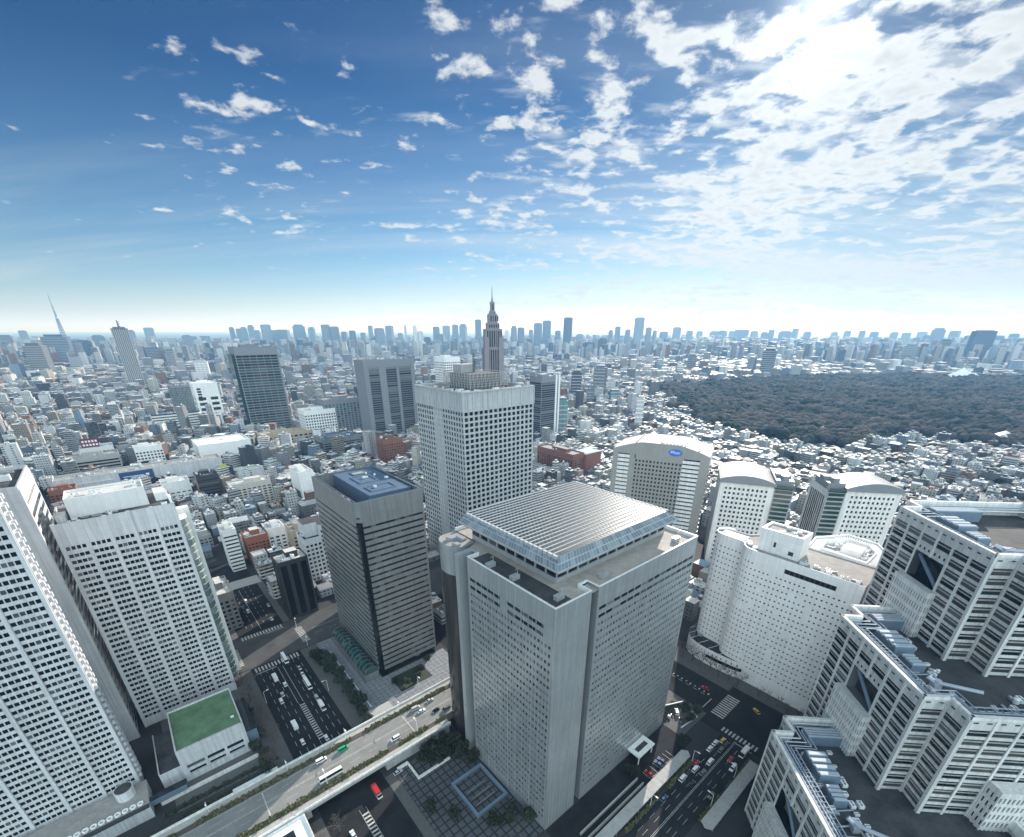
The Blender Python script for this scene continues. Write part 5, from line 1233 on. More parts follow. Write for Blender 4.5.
grid_struct('road_markings', mk, M['paint'])

# raised road with its footways, parapets and hedges
dk = MB(); dk.box(-170, 160, 5.4, 92, 190.2, 7.0); dk.box(92, 168, 5.4, 205, 190.2, 7.0); grid_struct('raised_road', dk, M['concrete'])
sheet('raised_road_surface', -170, 167, 205, 183, 7.01, M['asphalt_pale'])
gbox('raised_footway', [(-170, 186.2, 205, 189.6), (-170, 160.6, 92, 164.0)], M['paving_pale'], 6.9, 7.16)
gbox('road_parapet', [(-170, 189.6, 205, 190.2), (-170, 160.0, 92, 160.6)], M['stone_light'], 6.8, 8.2)
gbox('planting_strip', [(-170, 183.3, 205, 186.0), (-170, 164.2, 92, 166.8)], M['bark'], 6.9, 7.2)
ab = MB(); ab.box(-170, 161, 0, 17, 189.5, 5.38); ab.box(54, 161, 0, 91.5, 189.5, 5.38); ab.box(92, 168.5, 0, 205, 189.5, 5.38); grid_struct('road_embankment_wall', ab, M['concrete'])
rm = MB()
rm.quad((-170, 175.2, 7.02), (205, 175.2, 7.02), (205, 175.38, 7.02), (-170, 175.38, 7.02)); rm.quad((-170, 175.8, 7.02), (205, 175.8, 7.02), (205, 175.98, 7.02), (-170, 175.98, 7.02))
for b in (167.5, 182.4): rm.quad((-170, b, 7.02), (205, b, 7.02), (205, b + .15, 7.02), (-170, b + .15, 7.02))
for a in range(-160, 200, 10):
    for b in (171.4, 179.2): rm.quad((a, b, 7.02), (a + 5, b, 7.02), (a + 5, b + .14, 7.02), (a, b + .14, 7.02))
for a in (74, 2): rm.quad((a, 167.8, 7.022), (a + .5, 167.8, 7.022), (a + .5, 182.3, 7.022), (a, 182.3, 7.022))
grid_struct('raised_road_markings', rm, M['paint'])
# low walls and kerb walls of the courts
for lab, rects, m, h in (('low white wall bending round the shrubbery by the glass roofed tower', [(58, 157.2, 64, 158.2), (63.4, 146, 64.2, 157.2), (64.2, 146, 82, 146.8)], 'stone_light', 1.6),
                         ('white line of bench along the pale plaza by the banded tower', [(66, 206, 66.6, 272)], 'white_wall', .7),
                         ('concrete ramp wall beside the street canopy', [(100, 72, 146, 72.6), (104, 75.4, 146, 76)], 'concrete', 1.8)):
    mb = MB()
    for r in rects: mb.box(r[0], r[1], 0, r[2], r[3], h)
    tag(mb.build('court_wall', M[m], None, (0, 0, 0), RZ), lab, 'wall')
for lab, p, q, h in (('blue grey curved yard wall at the corner of the glass roofed tower', (190, 78.5), (204, 76.6), 2.2), ('pale wall closing the corner yard towards the zebra crossing', (204.2, 76.6), (209.5, 88), 2.0), ('pale wall along the pavement side of the corner yard', (209.3, 88.4), (193, 96), 2.0)):
    P_, Q_ = W(*p), W(*q); dv = Q_ - P_; wb = MB(); wb.box(0, -.35, 0, dv.length, .35, h, 0, 1); tag(wb.build('yard_wall', [M['blue_steel'], M['stone_light']], None, P_, math.atan2(dv.y, dv.x)), lab, 'wall')
sk = thing('sunken_court', 'square sunken court with a pale blue rim at the foot of the glass roofed tower', 'court', W(74, 111), RZ)
mb = MB(); parapet(mb, 0, 0, 18, 22, .2, 1.7, 1.3); mb.build('rim', M['blue_steel'], sk)
mb = MB(); mb.box(2, 2, .2, 16, 20, .35); mb.build('court_floor', M['plaza_dark'], sk)
mb = MB(); [mb.box(3.4, 5 + k * 4, .35, 14, 5.6 + k * 4, .8) for k in range(3)]; mb.build('stepped_seat', M['concrete_dark'], sk)
# walkway canopies on the right street
for lab, a0, b0, a1, b1 in (('long pale covered walkway beside the glass roofed tower', 40, 64.6, 177, 69.6), ('shorter pale covered walkway on the stone towers side of the street', 146, 38.2, 196, 43.6)):
    t = thing('walkway_canopy', lab, 'canopy', W(a0, b0), RZ); Lw, Dw = a1 - a0, b1 - b0
    mb = MB(); pts = [(0, 0), (Lw - 2, 0), (Lw, Dw * .5), (Lw - 2, Dw), (0, Dw)] if a0 == 40 else [(1.6, 0), (Lw, 0), (Lw, Dw), (1.6, Dw), (0, Dw / 2)]
    mb.prism(pts, 4.0, 4.5, 0); mb.build('roof', M['concrete'], t)
    for k in range(int(Lw // 4)):
        s = MB(); s.box(3 + k * 4, .05, 4.5, 3.12 + k * 4, Dw - .05, 4.56); s.build('roof_seam', M['concrete'], t)
        if k % 2 == 0:
            for y in (.6, Dw - .6): s = MB(); s.cyl(4 + k * 4, y, 0, 4.0, .16, 0, 6); s.build('post', M['steel'], t)
t = gthing('stair_roof', 'sunlit white stair roof beside the raised road at the bottom edge', 'building', -26, 146)
mb = MB(); mb.box(0, 0, 0, 40, 13.6, 6.4, 0, 1); mb.build('wall', [M['concrete'], M['white_wall']], t)
mb = MB(); parapet(mb, 0, 0, 40, 13.6, 6.4, 7.2, .5); mb.build('parapet', M['stone_light'], t)
mb = MB(); mb.box(28, 3, 6.41, 34, 9, 6.8, 0); mb.build('roof_light', M['glass'], t); mb = MB(); mb.box(8, 3, 6.41, 20, 10, 6.9); mb.build('roof_panel', M['blue_steel'], t)
for lab, r in (('white bus shelter roof on the pale footway by the green roofed annex', (-8, 191.6, 12, 196.6)), ('flat kiosk roof at the corner of the pale plaza', (62.5, 194, 75, 201))):
    t = gthing('shelter', lab, 'shelter', r[0], r[1]); mb = MB(); mb.box(0, 0, 3.0, r[2] - r[0], r[3] - r[1], 3.4); mb.build('roof', M['concrete'] if 'kiosk' in lab else M['white_wall'], t)
    for x in (.5, r[2] - r[0] - .5):
        for y in (.5, r[3] - r[1] - .5): mb = MB(); mb.box(x - .12, y - .12, 0, x + .12, y + .12, 3.0); mb.build('post', M['steel'], t)

# ---- plants
def leaf_mesh(name, rx, ry, rz_, n, size, m, seed, flat=False):
    rg = random.Random(seed); mb = MB()
    lobes = [(Vector((rg.uniform(-.55, .55), rg.uniform(-.55, .55), rg.uniform(-.4, .6))), rg.uniform(.38, .62)) for _ in range(9)]
    for _ in range(n):
        c, r = rg.choice(lobes); d = Vector((rg.gauss(0, 1), rg.gauss(0, 1), rg.gauss(0, 1))).normalized() * r * rg.uniform(.6, 1.0)
        p = c + d; p = Vector((p.x * rx, p.y * ry, p.z * rz_)); s = size * rg.uniform(.6, 1.3)
        u = Vector((rg.gauss(0, 1), rg.gauss(0, 1), rg.gauss(0, .6))).normalized(); v = u.orthogonal().normalized(); v = (v + u.cross(v) * rg.uniform(-1, 1)).normalized()
        mb.quad(p - u * s - v * s, p + u * s - v * s * .6, p + u * s * .8 + v * s, p - u * s * .7 + v * s * .8)
    return mb.mesh(name, m)
CROWNS = [leaf_mesh('crown', 3.6, 3.6, 3.0, 950, .30, M['leaf'], 70 + k) for k in range(4)]
def trunk_mesh():
    mb = MB(); mb.tube((0, 0, 0), (.1, .05, 3.2), .26, 0, 7, .17)
    for k in range(5):
        th = k * 1.26; mb.tube((.1, .05, 2.6 + .2 * k), (1.5 * math.cos(th), 1.5 * math.sin(th), 4.6 + .2 * k), .1, 0, 5, .04)
    return mb.mesh('trunk', M['bark'])
TRUNK = trunk_mesh()
def bare_mesh(seed):
    rg = random.Random(seed); mb = MB()
    def grow(p, d, ln, r, lv):
        q = p + d * ln; mb.tube(p, q, r, 0, 4 if lv else 6, r * .6)
        if lv >= 4: return
        for _ in range(3 if lv < 3 else 4):
            e = (d + Vector((rg.gauss(0, .55), rg.gauss(0, .55), rg.gauss(.12, .3)))).normalized(); grow(q, e, ln * rg.uniform(.62, .85), r * .55, lv + 1)
    p = Vector((0, 0, 2.2))
    for k in range(4):
        th = k * 1.6 + rg.random(); grow(p, Vector((.6 * math.cos(th), .6 * math.sin(th), 1)).normalized(), 1.7, .13, 1)
    return mb.mesh('branches', M['twig'])
BARE = [bare_mesh(90 + k) for k in range(3)]
mb = MB(); mb.tube((0, 0, 0), (0, 0, 2.4), .22, 0, 7, .15); BTRUNK = mb.mesh('trunk', M['bark'])
def tree(a, b, h, label, bare=False, group=None, z=0.15):
    rg = random.Random(int(a * 31 + b * 17)); s = h / 6.5
    t = thing('bare_tree' if bare else 'evergreen_tree', label, 'tree', W(a, b, z), rg.uniform(0, 6.28), group)
    if bare:
        link('trunk', BTRUNK, t, (0, 0, 0), 0, (s, s, s)); link('branches', rg.choice(BARE), t, (0, 0, 0), 0, (s, s, s))
    else:
        link('trunk', TRUNK, t, (0, 0, 0), 0, (s, s, s)); link('crown', rg.choice(CROWNS), t, (0, 0, 4.3 * s), rg.uniform(0, 6), (s * rg.uniform(.85, 1.15), s * rg.uniform(.85, 1.15), s * rg.uniform(.85, 1.1)))
ORD = ['first', 'second', 'third', 'fourth', 'fifth', 'sixth', 'seventh', 'eighth', 'ninth', 'tenth', 'eleventh', 'twelfth', 'thirteenth', 'fourteenth', 'fifteenth', 'sixteenth']
for k in range(9): tree(59.5 + (k % 2) * 1.5, 204 + k * 7.6, 7.5 + (k * 5 % 3), ORD[k] + ' dark evergreen from the raised road along the pale plaza edge', group='evergreens along the plaza')
for k in range(10): tree(11 + (k % 3) * 2.2, 200 + k * 8.4, 10 + (k % 3), ORD[k] + ' bare tree from the raised road on the shaded avenue pavement', True, 'bare trees along the avenue')
for k in range(6): tree(7 + (k % 2) * 2, 198 + k * 9, 6.5, ORD[k] + ' dark evergreen from the raised road beside the annex gallery', group='evergreens by the annex')
rg_ = random.Random(8)
for k, (a, b, h) in enumerate([(72, 152, 10), (77, 154, 9), (83, 153, 10), (75, 149, 8), (80, 149, 9), (87, 150, 9), (88, 143, 8), (90, 136, 7)]): tree(a, b, h, ORD[k] + ' evergreen counted along the thicket between raised road and court wall', group='thicket by the court')
for k, (a, b, h) in enumerate([(66, 118, 6), (60, 128, 6), (78, 104, 7), (86, 101, 7), (92, 96, 6)]): tree(a, b, h, ORD[k] + ' dark tree bordering the slate squared court, counted from the avenue', group='trees round the court')
for k, (a, b) in enumerate([(86, 214), (92, 210), (99, 209), (104, 214), (112, 220)]): tree(a, b, 5, ORD[k] + ' small evergreen on the lawn before the banded tower, counted from the avenue', group='evergreens on the lawn')
for k in range(8): tree(247.5 + (k % 2) * 1.5, 74 + k * 6.2, 11, ORD[k] + ' bare tree from the junction lining the dotted hotel podium', True, 'bare trees by the hotel')
for k in range(6): tree(248 + (k % 2) * 1.2, 34 + k * 5.6, 7, ORD[k] + ' bare tree at the hotel foot, counted towards the podium', True, 'bare trees at the hotel foot')
for k, (a, b, h) in enumerate([(30, 146, 10), (22, 139, 11), (15, 143, 9), (26, 130, 10)]): tree(a - 6, b, h, ORD[k] + ' big bare tree by the lower avenue at the bottom edge', True, 'bare trees by the lower avenue')
for k, (a, b, h) in enumerate([(204, 84, 6), (208, 79, 6), (199, 78, 6), (181, 73, 6), (146, 79, 6), (60, 196, 4.5), (56, 262, 8), (57, 270, 8)]): tree(a, b, h, ['round dark tree at the corner yard of the glass roofed tower', 'dark tree at the pavement corner by the wide zebra crossing', 'dark tree behind the corner yard motorbikes', 'dark shrub tree at the canopy end by the parking bays', 'dark tree between ramp wall and parking bays', 'small tree beside the flat kiosk roof', 'evergreen at the plaza corner by the near zebra crossing', 'second evergreen at the plaza corner by the zebra crossing'][k])
def hedge(a0, a1, b, w, h, z, label, seed, m='leaf_dry'):
    rg = random.Random(seed); mb = MB(); n = int((a1 - a0) * w * 9)
    for _ in range(n):
        a = rg.uniform(a0, a1); clump = .45 + .55 * abs(mnoise.noise(Vector((a * .16, seed, 0)))) * 2
        if mnoise.noise(Vector((a * .09, seed + 5, 0))) < -.28: continue
        p = Vector((a, b + rg.gauss(0, w * .24), z + rg.random() * h * clump)); s = rg.uniform(.22, .5)
        u = Vector((rg.gauss(0, 1), rg.gauss(0, 1), rg.gauss(0, .5))).normalized(); v = u.orthogonal().normalized()
        mb.quad(p - u * s - v * s, p + u * s - v * s, p + u * s * .8 + v * s, p - u * s + v * s * .8)
    tag(mb.build('hedge', M[m], None, (0, 0, 0), RZ), label, 'hedge')
hedge(-130, 110, 184.7, 2.6, 1.7, 7.2, 'straggly hedge along the far side of the raised road', 1)
hedge(-60, 92, 165.5, 2.6, 1.6, 7.2, 'straggly hedge along the near side of the raised road', 2)
hedge(46, 178, 63.6, 1.7, 1.5, .1, 'clipped hedge between the long walkway and the street', 3)
hedge(150, 200, 44.8, 1.6, 1.4, .1, 'clipped hedge in front of the shorter walkway', 4)
hedge(-30, 12, 198.5, 3.5, 1.6, .1, 'dark hedge under the green roofed annex garden wall', 5, 'leaf')
hedge(-36, 14, 205, 2.5, 1.4, .1, 'low hedge between annex and bus shelter', 6, 'leaf')
hedge(186, 206, 90, 6, 1.6, .1, 'planting bed at the right corner of the glass roofed tower', 7, 'leaf')
# street lamps
lp = gthing('street_lamp', 'x', 'lamp', 0, 0)
mb = MB(); mb.tube((0, 0, 0), (0, 0, 8.5), .13, 0, 6, .09); mb.build('pole', M['white_metal'], lp)
mb = MB(); mb.tube((0, 0, 8.4), (0, -1.8, 8.9), .08, 0, 5); mb.build('arm', M['white_metal'], lp)
mb = MB(); mb.box(-.28, -2.9, 8.78, .28, -1.6, 9.0); mb.build('lamp_head', M['white_sign'], lp)
LP = [(15, 186, 7, 0), (44, 186, 7, 0), (74, 186, 7, 0), (27, 166, 7, 1), (75, 166, 7, 1), (-18, 186, 7, 0), (183, 45, .1, 1), (160, 45, .1, 1), (139, 63.5, .1, 0), (176, 63.5, .1, 0), (20, 250, .1, 2), (52, 236, .1, 3), (96, 203, .2, 0), (57, 290, .1, 0), (58, 318, .1, 0), (12, 290, .1, 1)]
LN = ['pale lamp on the far raised footway left of the green van', 'pale lamp on the far raised footway above the avenue', 'pale lamp on the far raised footway near the black car', 'pale lamp on the near raised footway by the white bus', 'pale lamp on the near raised footway by the thicket', 'pale lamp on the far raised footway near the annex', 'pale lamp before the shorter walkway, nearer the zebra', 'pale lamp before the shorter walkway, farther from the zebra', 'pale lamp in the clipped hedge, farther from the junction', 'pale lamp in the clipped hedge, nearer the junction', 'lamp on the avenue pavement below the bare trees', 'lamp beside the plaza evergreens', 'tall lamp on the pale plaza before the banded tower', 'lamp at the near right corner of the crossing', 'lamp at the far right corner of the crossing', 'lamp at the near left corner of the crossing']
for i, (a, b, z, r) in enumerate(LP):
    o = lp if i == 0 else copy_tree(lp)
    o.location = W(a, b, z); o.rotation_euler.z = RZ + (0, math.pi, R(90), R(-90))[r]; o['label'] = LN[i]; o['group'] = 'street lamps'

# ---- vehicles: one of each kind, then copies
CARM = {}
def paintm(n, c): 
    if n not in CARM: CARM[n] = mat(n + '_car_paint', c, .3, var=.02, spec=.6)
    return CARM[n]
PC = {'white': (.78, .79, .80), 'black': (.02, .02, .022), 'red': (.42, .03, .03), 'green': (.03, .33, .18), 'yellow': (.62, .45, .04), 'blue': (.04, .08, .18), 'silver': (.45, .46, .48), 'grey': (.14, .145, .15)}
def extrude_profile(pts, hw, m=0, taper=None):
    mb = MB(); n = len(pts); L_ = [(p[0], -hw * (taper[i] if taper else 1), p[1]) for i, p in enumerate(pts)]; R_ = [(p[0], hw * (taper[i] if taper else 1), p[1]) for i, p in enumerate(pts)]
    mb.poly(L_, m); mb.poly(R_[::-1], m)
    for i in range(n): j = (i + 1) % n; mb.quad(L_[j], L_[i], R_[i], R_[j], m)
    return mb
def vehicle_parts(kind):
    if kind == 'car': Lc, Wc, body, cab, wh = 4.4, .88, [(-2.2, .35), (2.2, .35), (2.22, .75), (1.3, .95), (-2.0, 1.0), (-2.22, .8)], [(-1.9, .98), (.95, .95), (.25, 1.48), (-1.35, 1.5)], (-1.35, 1.35)
    elif kind == 'van': Lc, Wc, body, cab, wh = 5.2, .95, [(-2.6, .4), (2.6, .4), (2.62, 1.0), (1.9, 1.25), (1.3, 1.3), (-2.6, 1.3)], [(-2.55, 1.29), (1.75, 1.26), (1.15, 2.05), (-2.45, 2.1)], (-1.6, 1.6)
    elif kind == 'bus': Lc, Wc, body, cab, wh = 11, 1.25, [(-5.5, .45), (5.5, .45), (5.5, 1.6), (-5.5, 1.6)], [(-5.45, 1.59), (5.45, 1.59), (5.35, 3.1), (-5.4, 3.1)], (-3.4, 3.4)
    else: Lc, Wc, body, cab, wh = 8, 1.15, [(-4, .6), (3.9, .6), (3.95, 1.5), (3.7, 1.55), (-4, 1.0)], [(2.3, 1.5), (3.8, 1.5), (3.5, 2.6), (2.3, 2.6)], (-2.6, 2.7)
    b_ = extrude_profile(body, Wc); c_ = extrude_profile(cab, Wc * .94, 0, [1, 1, .86, .86] if kind != 'bus' else None)
    c_.box(min(p[0] for p in cab[2:]) + .02, -Wc * .8, cab[2][1] - .02, max(p[0] for p in cab[2:]) - .05, Wc * .8, cab[2][1] + .05, 1)
    if kind == 'truck': c_ = extrude_profile(cab, Wc * .94)
    w_ = MB(); w_.tube((0, -.1, .33), (0, .1, .33), .33, 0, 12)
    parts = [('body', b_, 0), ('cabin', c_, 1)]
    if kind == 'truck':
        g_ = MB(); g_.box(-3.95, -1.15, 1.0, 2.15, 1.15, 3.1); parts.append(('cargo_box', g_, 0))
    return parts, wh, Wc, w_.mesh('wheel', M['tyre'])
VK = {k: vehicle_parts(k) for k in ('car', 'van', 'bus', 'truck')}
VM = {}
def vehicle(kind, colour, a, b, z, head, label, group, cargo=None):
    parts, wh, Wc, wm = VK[kind]
    t = gthing({'car': 'passenger_car', 'van': 'delivery_van', 'bus': 'city_bus', 'truck': 'box_truck'}[kind], label, kind, a, b, z, group); t.rotation_euler.z = RZ + R(head)
    for nm, mb, mi in parts:
        key = (kind, nm, colour if nm != 'cargo_box' else (cargo or 'white'))
        if key not in VM: VM[key] = mb.mesh(nm, [paintm(key[2], PC[key[2]])] if mi == 0 else [M['glass_dark'], paintm(key[2], PC[key[2]])])
        link(nm, VM[key], t)
    for x in wh:
        for y in (-Wc + .08, Wc - .08): link('wheel', wm, t, (x, y, 0))
    for y in (-.55, .55):
        if ('hl', kind) not in VM:
            q = MB(); f = max(p[0] for p in parts[0][1].v); q.box(f - .1, -.18, .72, f + .04, .18, .88); VM[('hl', kind)] = q.mesh('headlight', M['white_sign'])
        link('headlight', VM[('hl', kind)], t, (0, y * Wc / .88, 0))
G1, G2, G3, G4 = 'vehicles on the raised road', 'vehicles on the shaded avenue', 'vehicles on the right street', 'parked vehicles'
V = [('van', 'green', 40.6, 181.2, 7.02, 0, 'green van on the raised road'), ('van', 'white', 29.5, 181.5, 7.02, 0, 'white van behind the green van on the raised road'), ('bus', 'white', 30, 169.6, 7.02, 180, 'long white bus on the near lane of the raised road'), ('van', 'white', 64, 169.8, 7.02, 180, 'white van on the near lane of the raised road'),
 ('car', 'white', 84.2, 177.6, 7.02, 0, 'white car in the inner lane of the raised road near its right end'), ('van', 'silver', 82.6, 181.4, 7.02, 0, 'silver van at the far kerb of the raised road'), ('car', 'silver', 92, 181.5, 7.02, 0, 'silver car ahead of the silver van by the far kerb'), ('car', 'black', 90.6, 172.8, 7.02, 180, 'black car on the raised road'), ('van', 'grey', 95.5, 169.9, 7.02, 180, 'dark grey van half hidden by the stair tower')]
for v in V: vehicle(*v[:6], v[6], G1)
V = [('truck', 'white', 29.9, 268.9, 90, 'white box truck waiting at the zebra crossing'), ('car', 'white', 33.1, 258.8, 90, 'white car in the middle lane of the shaded avenue'), ('car', 'silver', 29.3, 250.7, 90, 'silver car behind the waiting white box truck'), ('van', 'white', 27.1, 245.3, 90, 'white van in the kerb lane of the shaded avenue'), ('bus', 'white', 43.9, 249.7, -90, 'white bus heading away from the zebra crossing'), ('car', 'white', 44.5, 261.1, -90, 'white car behind the white bus, close to it'), ('car', 'silver', 44.9, 268.6, -90, 'silver car second behind the white bus'), ('truck', 'white', 44.1, 224.9, -90, 'white box truck nearest the raised road in the far lanes'), ('van', 'silver', 44.2, 233.7, -90, 'silver van close behind the white box truck'), ('truck', 'silver', 27.3, 220.8, 90, 'silver lorry with a pale box in the kerb lane'), ('car', 'white', 27.1, 206.4, 90, 'white car about to leave the raised road shadow'), ('bus', 'white', 40.2, 284.5, -90, 'white bus crossing the zebra'), ('car', 'white', 37.9, 201, 90, 'white car at the hatched median end')]
for v in V: vehicle(v[0], v[1], v[2], v[3], .02, v[4], v[5], G2)
V = [('van', 'white', 37.6, 381.2, 90, 'white van far up the sunken avenue'), ('van', 'white', 35.3, 363.9, 90, 'white van nearer in the sunken avenue, left lane'), ('car', 'silver', 50, 362.7, -90, 'silver car by the right kerb of the sunken avenue'), ('car', 'white', 46.7, 340.6, -90, 'white car just beyond the far zebra crossing'), ('car', 'blue', 33.7, 372, 90, 'blue car between the two vans in the sunken avenue')]
for v in V: vehicle(v[0], v[1], v[2], v[3], .02, v[4], v[5], G2)
V = [('car', 'white', 190.5, 61.6, 0, 'white car stopped in the kerb lane nearest the zebra'), ('van', 'white', 183.0, 57.3, 0, 'white van in the middle of the queue on the right street'), ('van', 'white', 173.2, 60, 0, 'white van beside the red car in the queue'), ('car', 'red', 176.6, 61.4, 0, 'red car squeezed ahead of a white van by the hedge'), ('van', 'white', 163.7, 61.4, 0, 'white van at the tail of the kerb lane queue'), ('car', 'grey', 174.2, 56.6, 0, 'dark grey car beside the white van queue'), ('car', 'black', 168.4, 61.2, 0, 'black car between two white vans in the kerb lane'), ('car', 'black', 164.3, 56.8, 0, 'black car alone by the centre line'), ('car', 'blue', 147.1, 61.4, 0, 'dark blue car by the clipped hedge, well behind the queue'), ('car', 'red', 192.5, 51.3, 180, 'red car in the oncoming lanes'), ('truck', 'white', 201.3, 48.4, 180, 'white box truck leaving the junction'), ('van', 'white', 188.3, 48.0, 180, 'white van following the box truck lane'), ('car', 'yellow', 200.9, 59.7, 0, 'yellow taxi first in the queue at the zebra'), ('car', 'black', 199.6, 57.1, 0, 'black car beside the yellow taxi'), ('car', 'grey', 194.2, 57.4, 0, 'dark grey car second in the inner lane queue'), ('car', 'yellow', 236, 57, 60, 'yellow taxi turning in the junction'), ('car', 'red', 231, 86, 90, 'red car waiting in the side street'), ('car', 'grey', 165.8, 47.6, 180, 'dark car at the kerb by the shorter walkway'), ('car', 'white', 196.4, 61.6, 0, 'white car beside the taxi in the kerb lane')]
for v in V: vehicle(v[0], v[1], v[2], v[3], .02, v[4], v[5], G3)
V = [('car', 'red', 153, 73.9, 90, 'red car parked in the service yard bays'), ('car', 'blue', 161.6, 74, 90, 'dark blue car parked in the yard, left of its twin'), ('car', 'blue', 164.5, 74, 90, 'dark blue car parked in the yard, right of its twin'), ('car', 'black', 196, 82, 30, 'black car in the corner yard by the stripes'), ('van', 'white', 200, 87, 40, 'white van in the corner yard'), ('car', 'silver', 194, 88, 20, 'silver car deepest in the corner yard')]
for v in V: vehicle(v[0], v[1], v[2], v[3], .06, v[4], v[5], G4)
vehicle('truck', 'white', 44.5, 152.5, .02, -90, 'white cabbed truck with a red box emerging from under the raised road', G2, 'red')
vehicle('car', 'white', 27.7, 140.8, .02, 90, 'white car beside the big bare tree at the bottom edge', G2)
vehicle('car', 'silver', 57.5, 156, .2, 0, 'silver car parked under the raised road edge', G4)
# ================================================================ the sea of ordinary blocks
COLS = {'white': (.60, .615, .63), 'cream': (.46, .44, .395), 'pale-grey': (.36, .37, .385), 'grey': (.20, .21, .22), 'beige': (.34, .30, .25), 'brown': (.22, .14, .10), 'brick-red': (.30, .12, .075), 'charcoal': (.07, .075, .085), 'blue-grey': (.22, .28, .36)}
COLS = {k: tuple(v * .80 for v in c) for k, c in COLS.items()}
CW = [('white', 24), ('cream', 10), ('pale-grey', 20), ('grey', 18), ('beige', 8), ('brown', 6), ('brick-red', 2), ('charcoal', 8), ('blue-grey', 6)]
RC = [((.58, .58, .58), 28), ((.40, .40, .405), 24), ((.76, .76, .77), 14), ((.22, .23, .24), 20), ((.22, .30, .26), 5), ((.20, .27, .36), 5), ((.34, .20, .15), 4)]
rg = random.Random(2024)
def wpick(l): return rg.choices([x[0] for x in l], [x[1] for x in l])[0]
FOREST = [(1570, 1090), (1190, 690), (965, 410), (1016, 235), (1230, 190), (1262, -40), (1400, -500), (3400, -900), (3200, 0), (2900, 520), (2460, 800), (2100, 930), (1700, 990)]
PARK2 = [(395, 1190), (420, 1060), (600, 900), (900, 1150), (820, 1450), (520, 1480)]
def inside(p, poly):
    c = False; n = len(poly)
    for i in range(n):
        (x0, y0), (x1, y1) = poly[i], poly[(i + 1) % n]
        if (y0 > p[1]) != (y1 > p[1]) and p[0] < (x1 - x0) * (p[1] - y0) / (y1 - y0) + x0: c = not c
    return c
STREETS = [(18, -100, 56, 480), (-200, 286, 205, 332), (-200, 150, 215, 206), (30, 30, 262, 76), (205, 20, 262, 340)]
def free(a, b, r):
    for (a0, b0, a1, b1, h) in SOLID:
        if a0 - r < a < a1 + r and b0 - r < b < b1 + r: return False
    for (a0, b0, a1, b1) in STREETS:
        if a0 - r < a < a1 + r and b0 - r < b < b1 + r: return False
    x, y, _ = W(a, b); c, d = x * math.sin(R(4.6)) + y * math.cos(R(4.6)), x * math.cos(R(4.6)) - y * math.sin(R(4.6))
    if d > 80 and c < 235: return False
    if a < 60 and b < 215: return False
    if inside((a, b), FOREST) or inside((a, b), PARK2): return False
    return True
def hidden(a, b, z):
    """does one of the big buildings stand between the viewpoint and this roof?"""
    for (a0, b0, a1, b1, h) in SOLID:
        if h < 20: continue
        t0, t1 = 0.0, .985
        for o, lo, hi in ((a, a0 + 4, a1 - 4), (b, b0 + 4, b1 - 4)):
            if abs(o) < 1e-6:
                if lo > 0 or hi < 0: t0, t1 = 1, 0
                continue
            u, v = lo / o, hi / o
            if u > v: u, v = v, u
            t0, t1 = max(t0, u), min(t1, v)
        if t0 < t1:
            if CAMH + (z - CAMH) * t1 < h and CAMH + (z - CAMH) * t0 < h + 500:
                if CAMH + (z - CAMH) * t1 < h: return True
    return False
LOTS = []
def heights(d, dense):
    u = rg.random()
    if u < .50: return rg.uniform(7, 13)
    if u < .84: return rg.uniform(12, 26)
    if u < .975: return rg.uniform(22, 38)
    return rg.uniform(36, 62)
# rings of street blocks: spacing grows outwards, each district turned its own way
def district_angle(a, b):
    k = (math.floor(a / 420.0) * 7 + math.floor(b / 420.0) * 13) % 9
    return R([0, 0, 12, -18, 25, -8, 33, 5, -27][k]) if math.hypot(a, b) > 620 else 0.0
d = 300.0
while d < 9500:
    s = max(14.0 if d < 760 else 19.0, d * .0150); nring = int(2.14 * d / s)
    for i in range(nring):
        az = R(-62) + 2.14 * (i + rg.uniform(-.25, .25)) / nring; dd = d + rg.uniform(-.3, .3) * s
        x, y = dd * math.sin(az), dd * math.cos(az); a, b = AB(x, y)
        if d < 900:                                   # snap to the street grid: lots in blocks with lanes between
            g_ = 14.5 if dd < 760 else 19.5
            a, b = round(a / g_) * g_ + (5 if round(a / 58) % 2 else 0), round(b / (g_ - 1)) * (g_ - 1)
            a += rg.uniform(-1.2, 1.2); b += rg.uniform(-1.2, 1.2)
        LOTS.append((a, b, s, dd))
    d += s * .93
seen = set(); CITY = []
for a, b, s, dd in LOTS:
    if dd < 900:
        k = (round(a / 11), round(b / 11))
        if k in seen: continue
        seen.add(k)
    if rg.random() < .02: continue
    r = s * .45
    if not free(a, b, r + 1): continue
    w, l = s * rg.uniform(.58, .98), s * rg.uniform(.58, .98); h = heights(dd, 0)
    if a > 620 and b < 700 and dd < 1500: h = min(h * .6, 24)          # the low houses before the park
    if dd > 2500: h *= rg.uniform(.9, 1.25)
    if dd > 3600 and rg.random() < .30: h = rg.uniform(40, 120); w *= .6; l *= .6
    if dd < 800: h = 6 + (h - 6) * .62 if b > a * .75 else h * .8
    if dd < 800 and rg.random() < .06: w, l = w * 1.9, l * 1.7
    CITY.append(dict(a=a, b=b, w=w, l=l, h=h, d=dd, rz=RZ + district_angle(a, b) + rg.uniform(-.04, .04), c=wpick(CW), r=wpick(RC), ph=rg.random(), k=rg.random()))
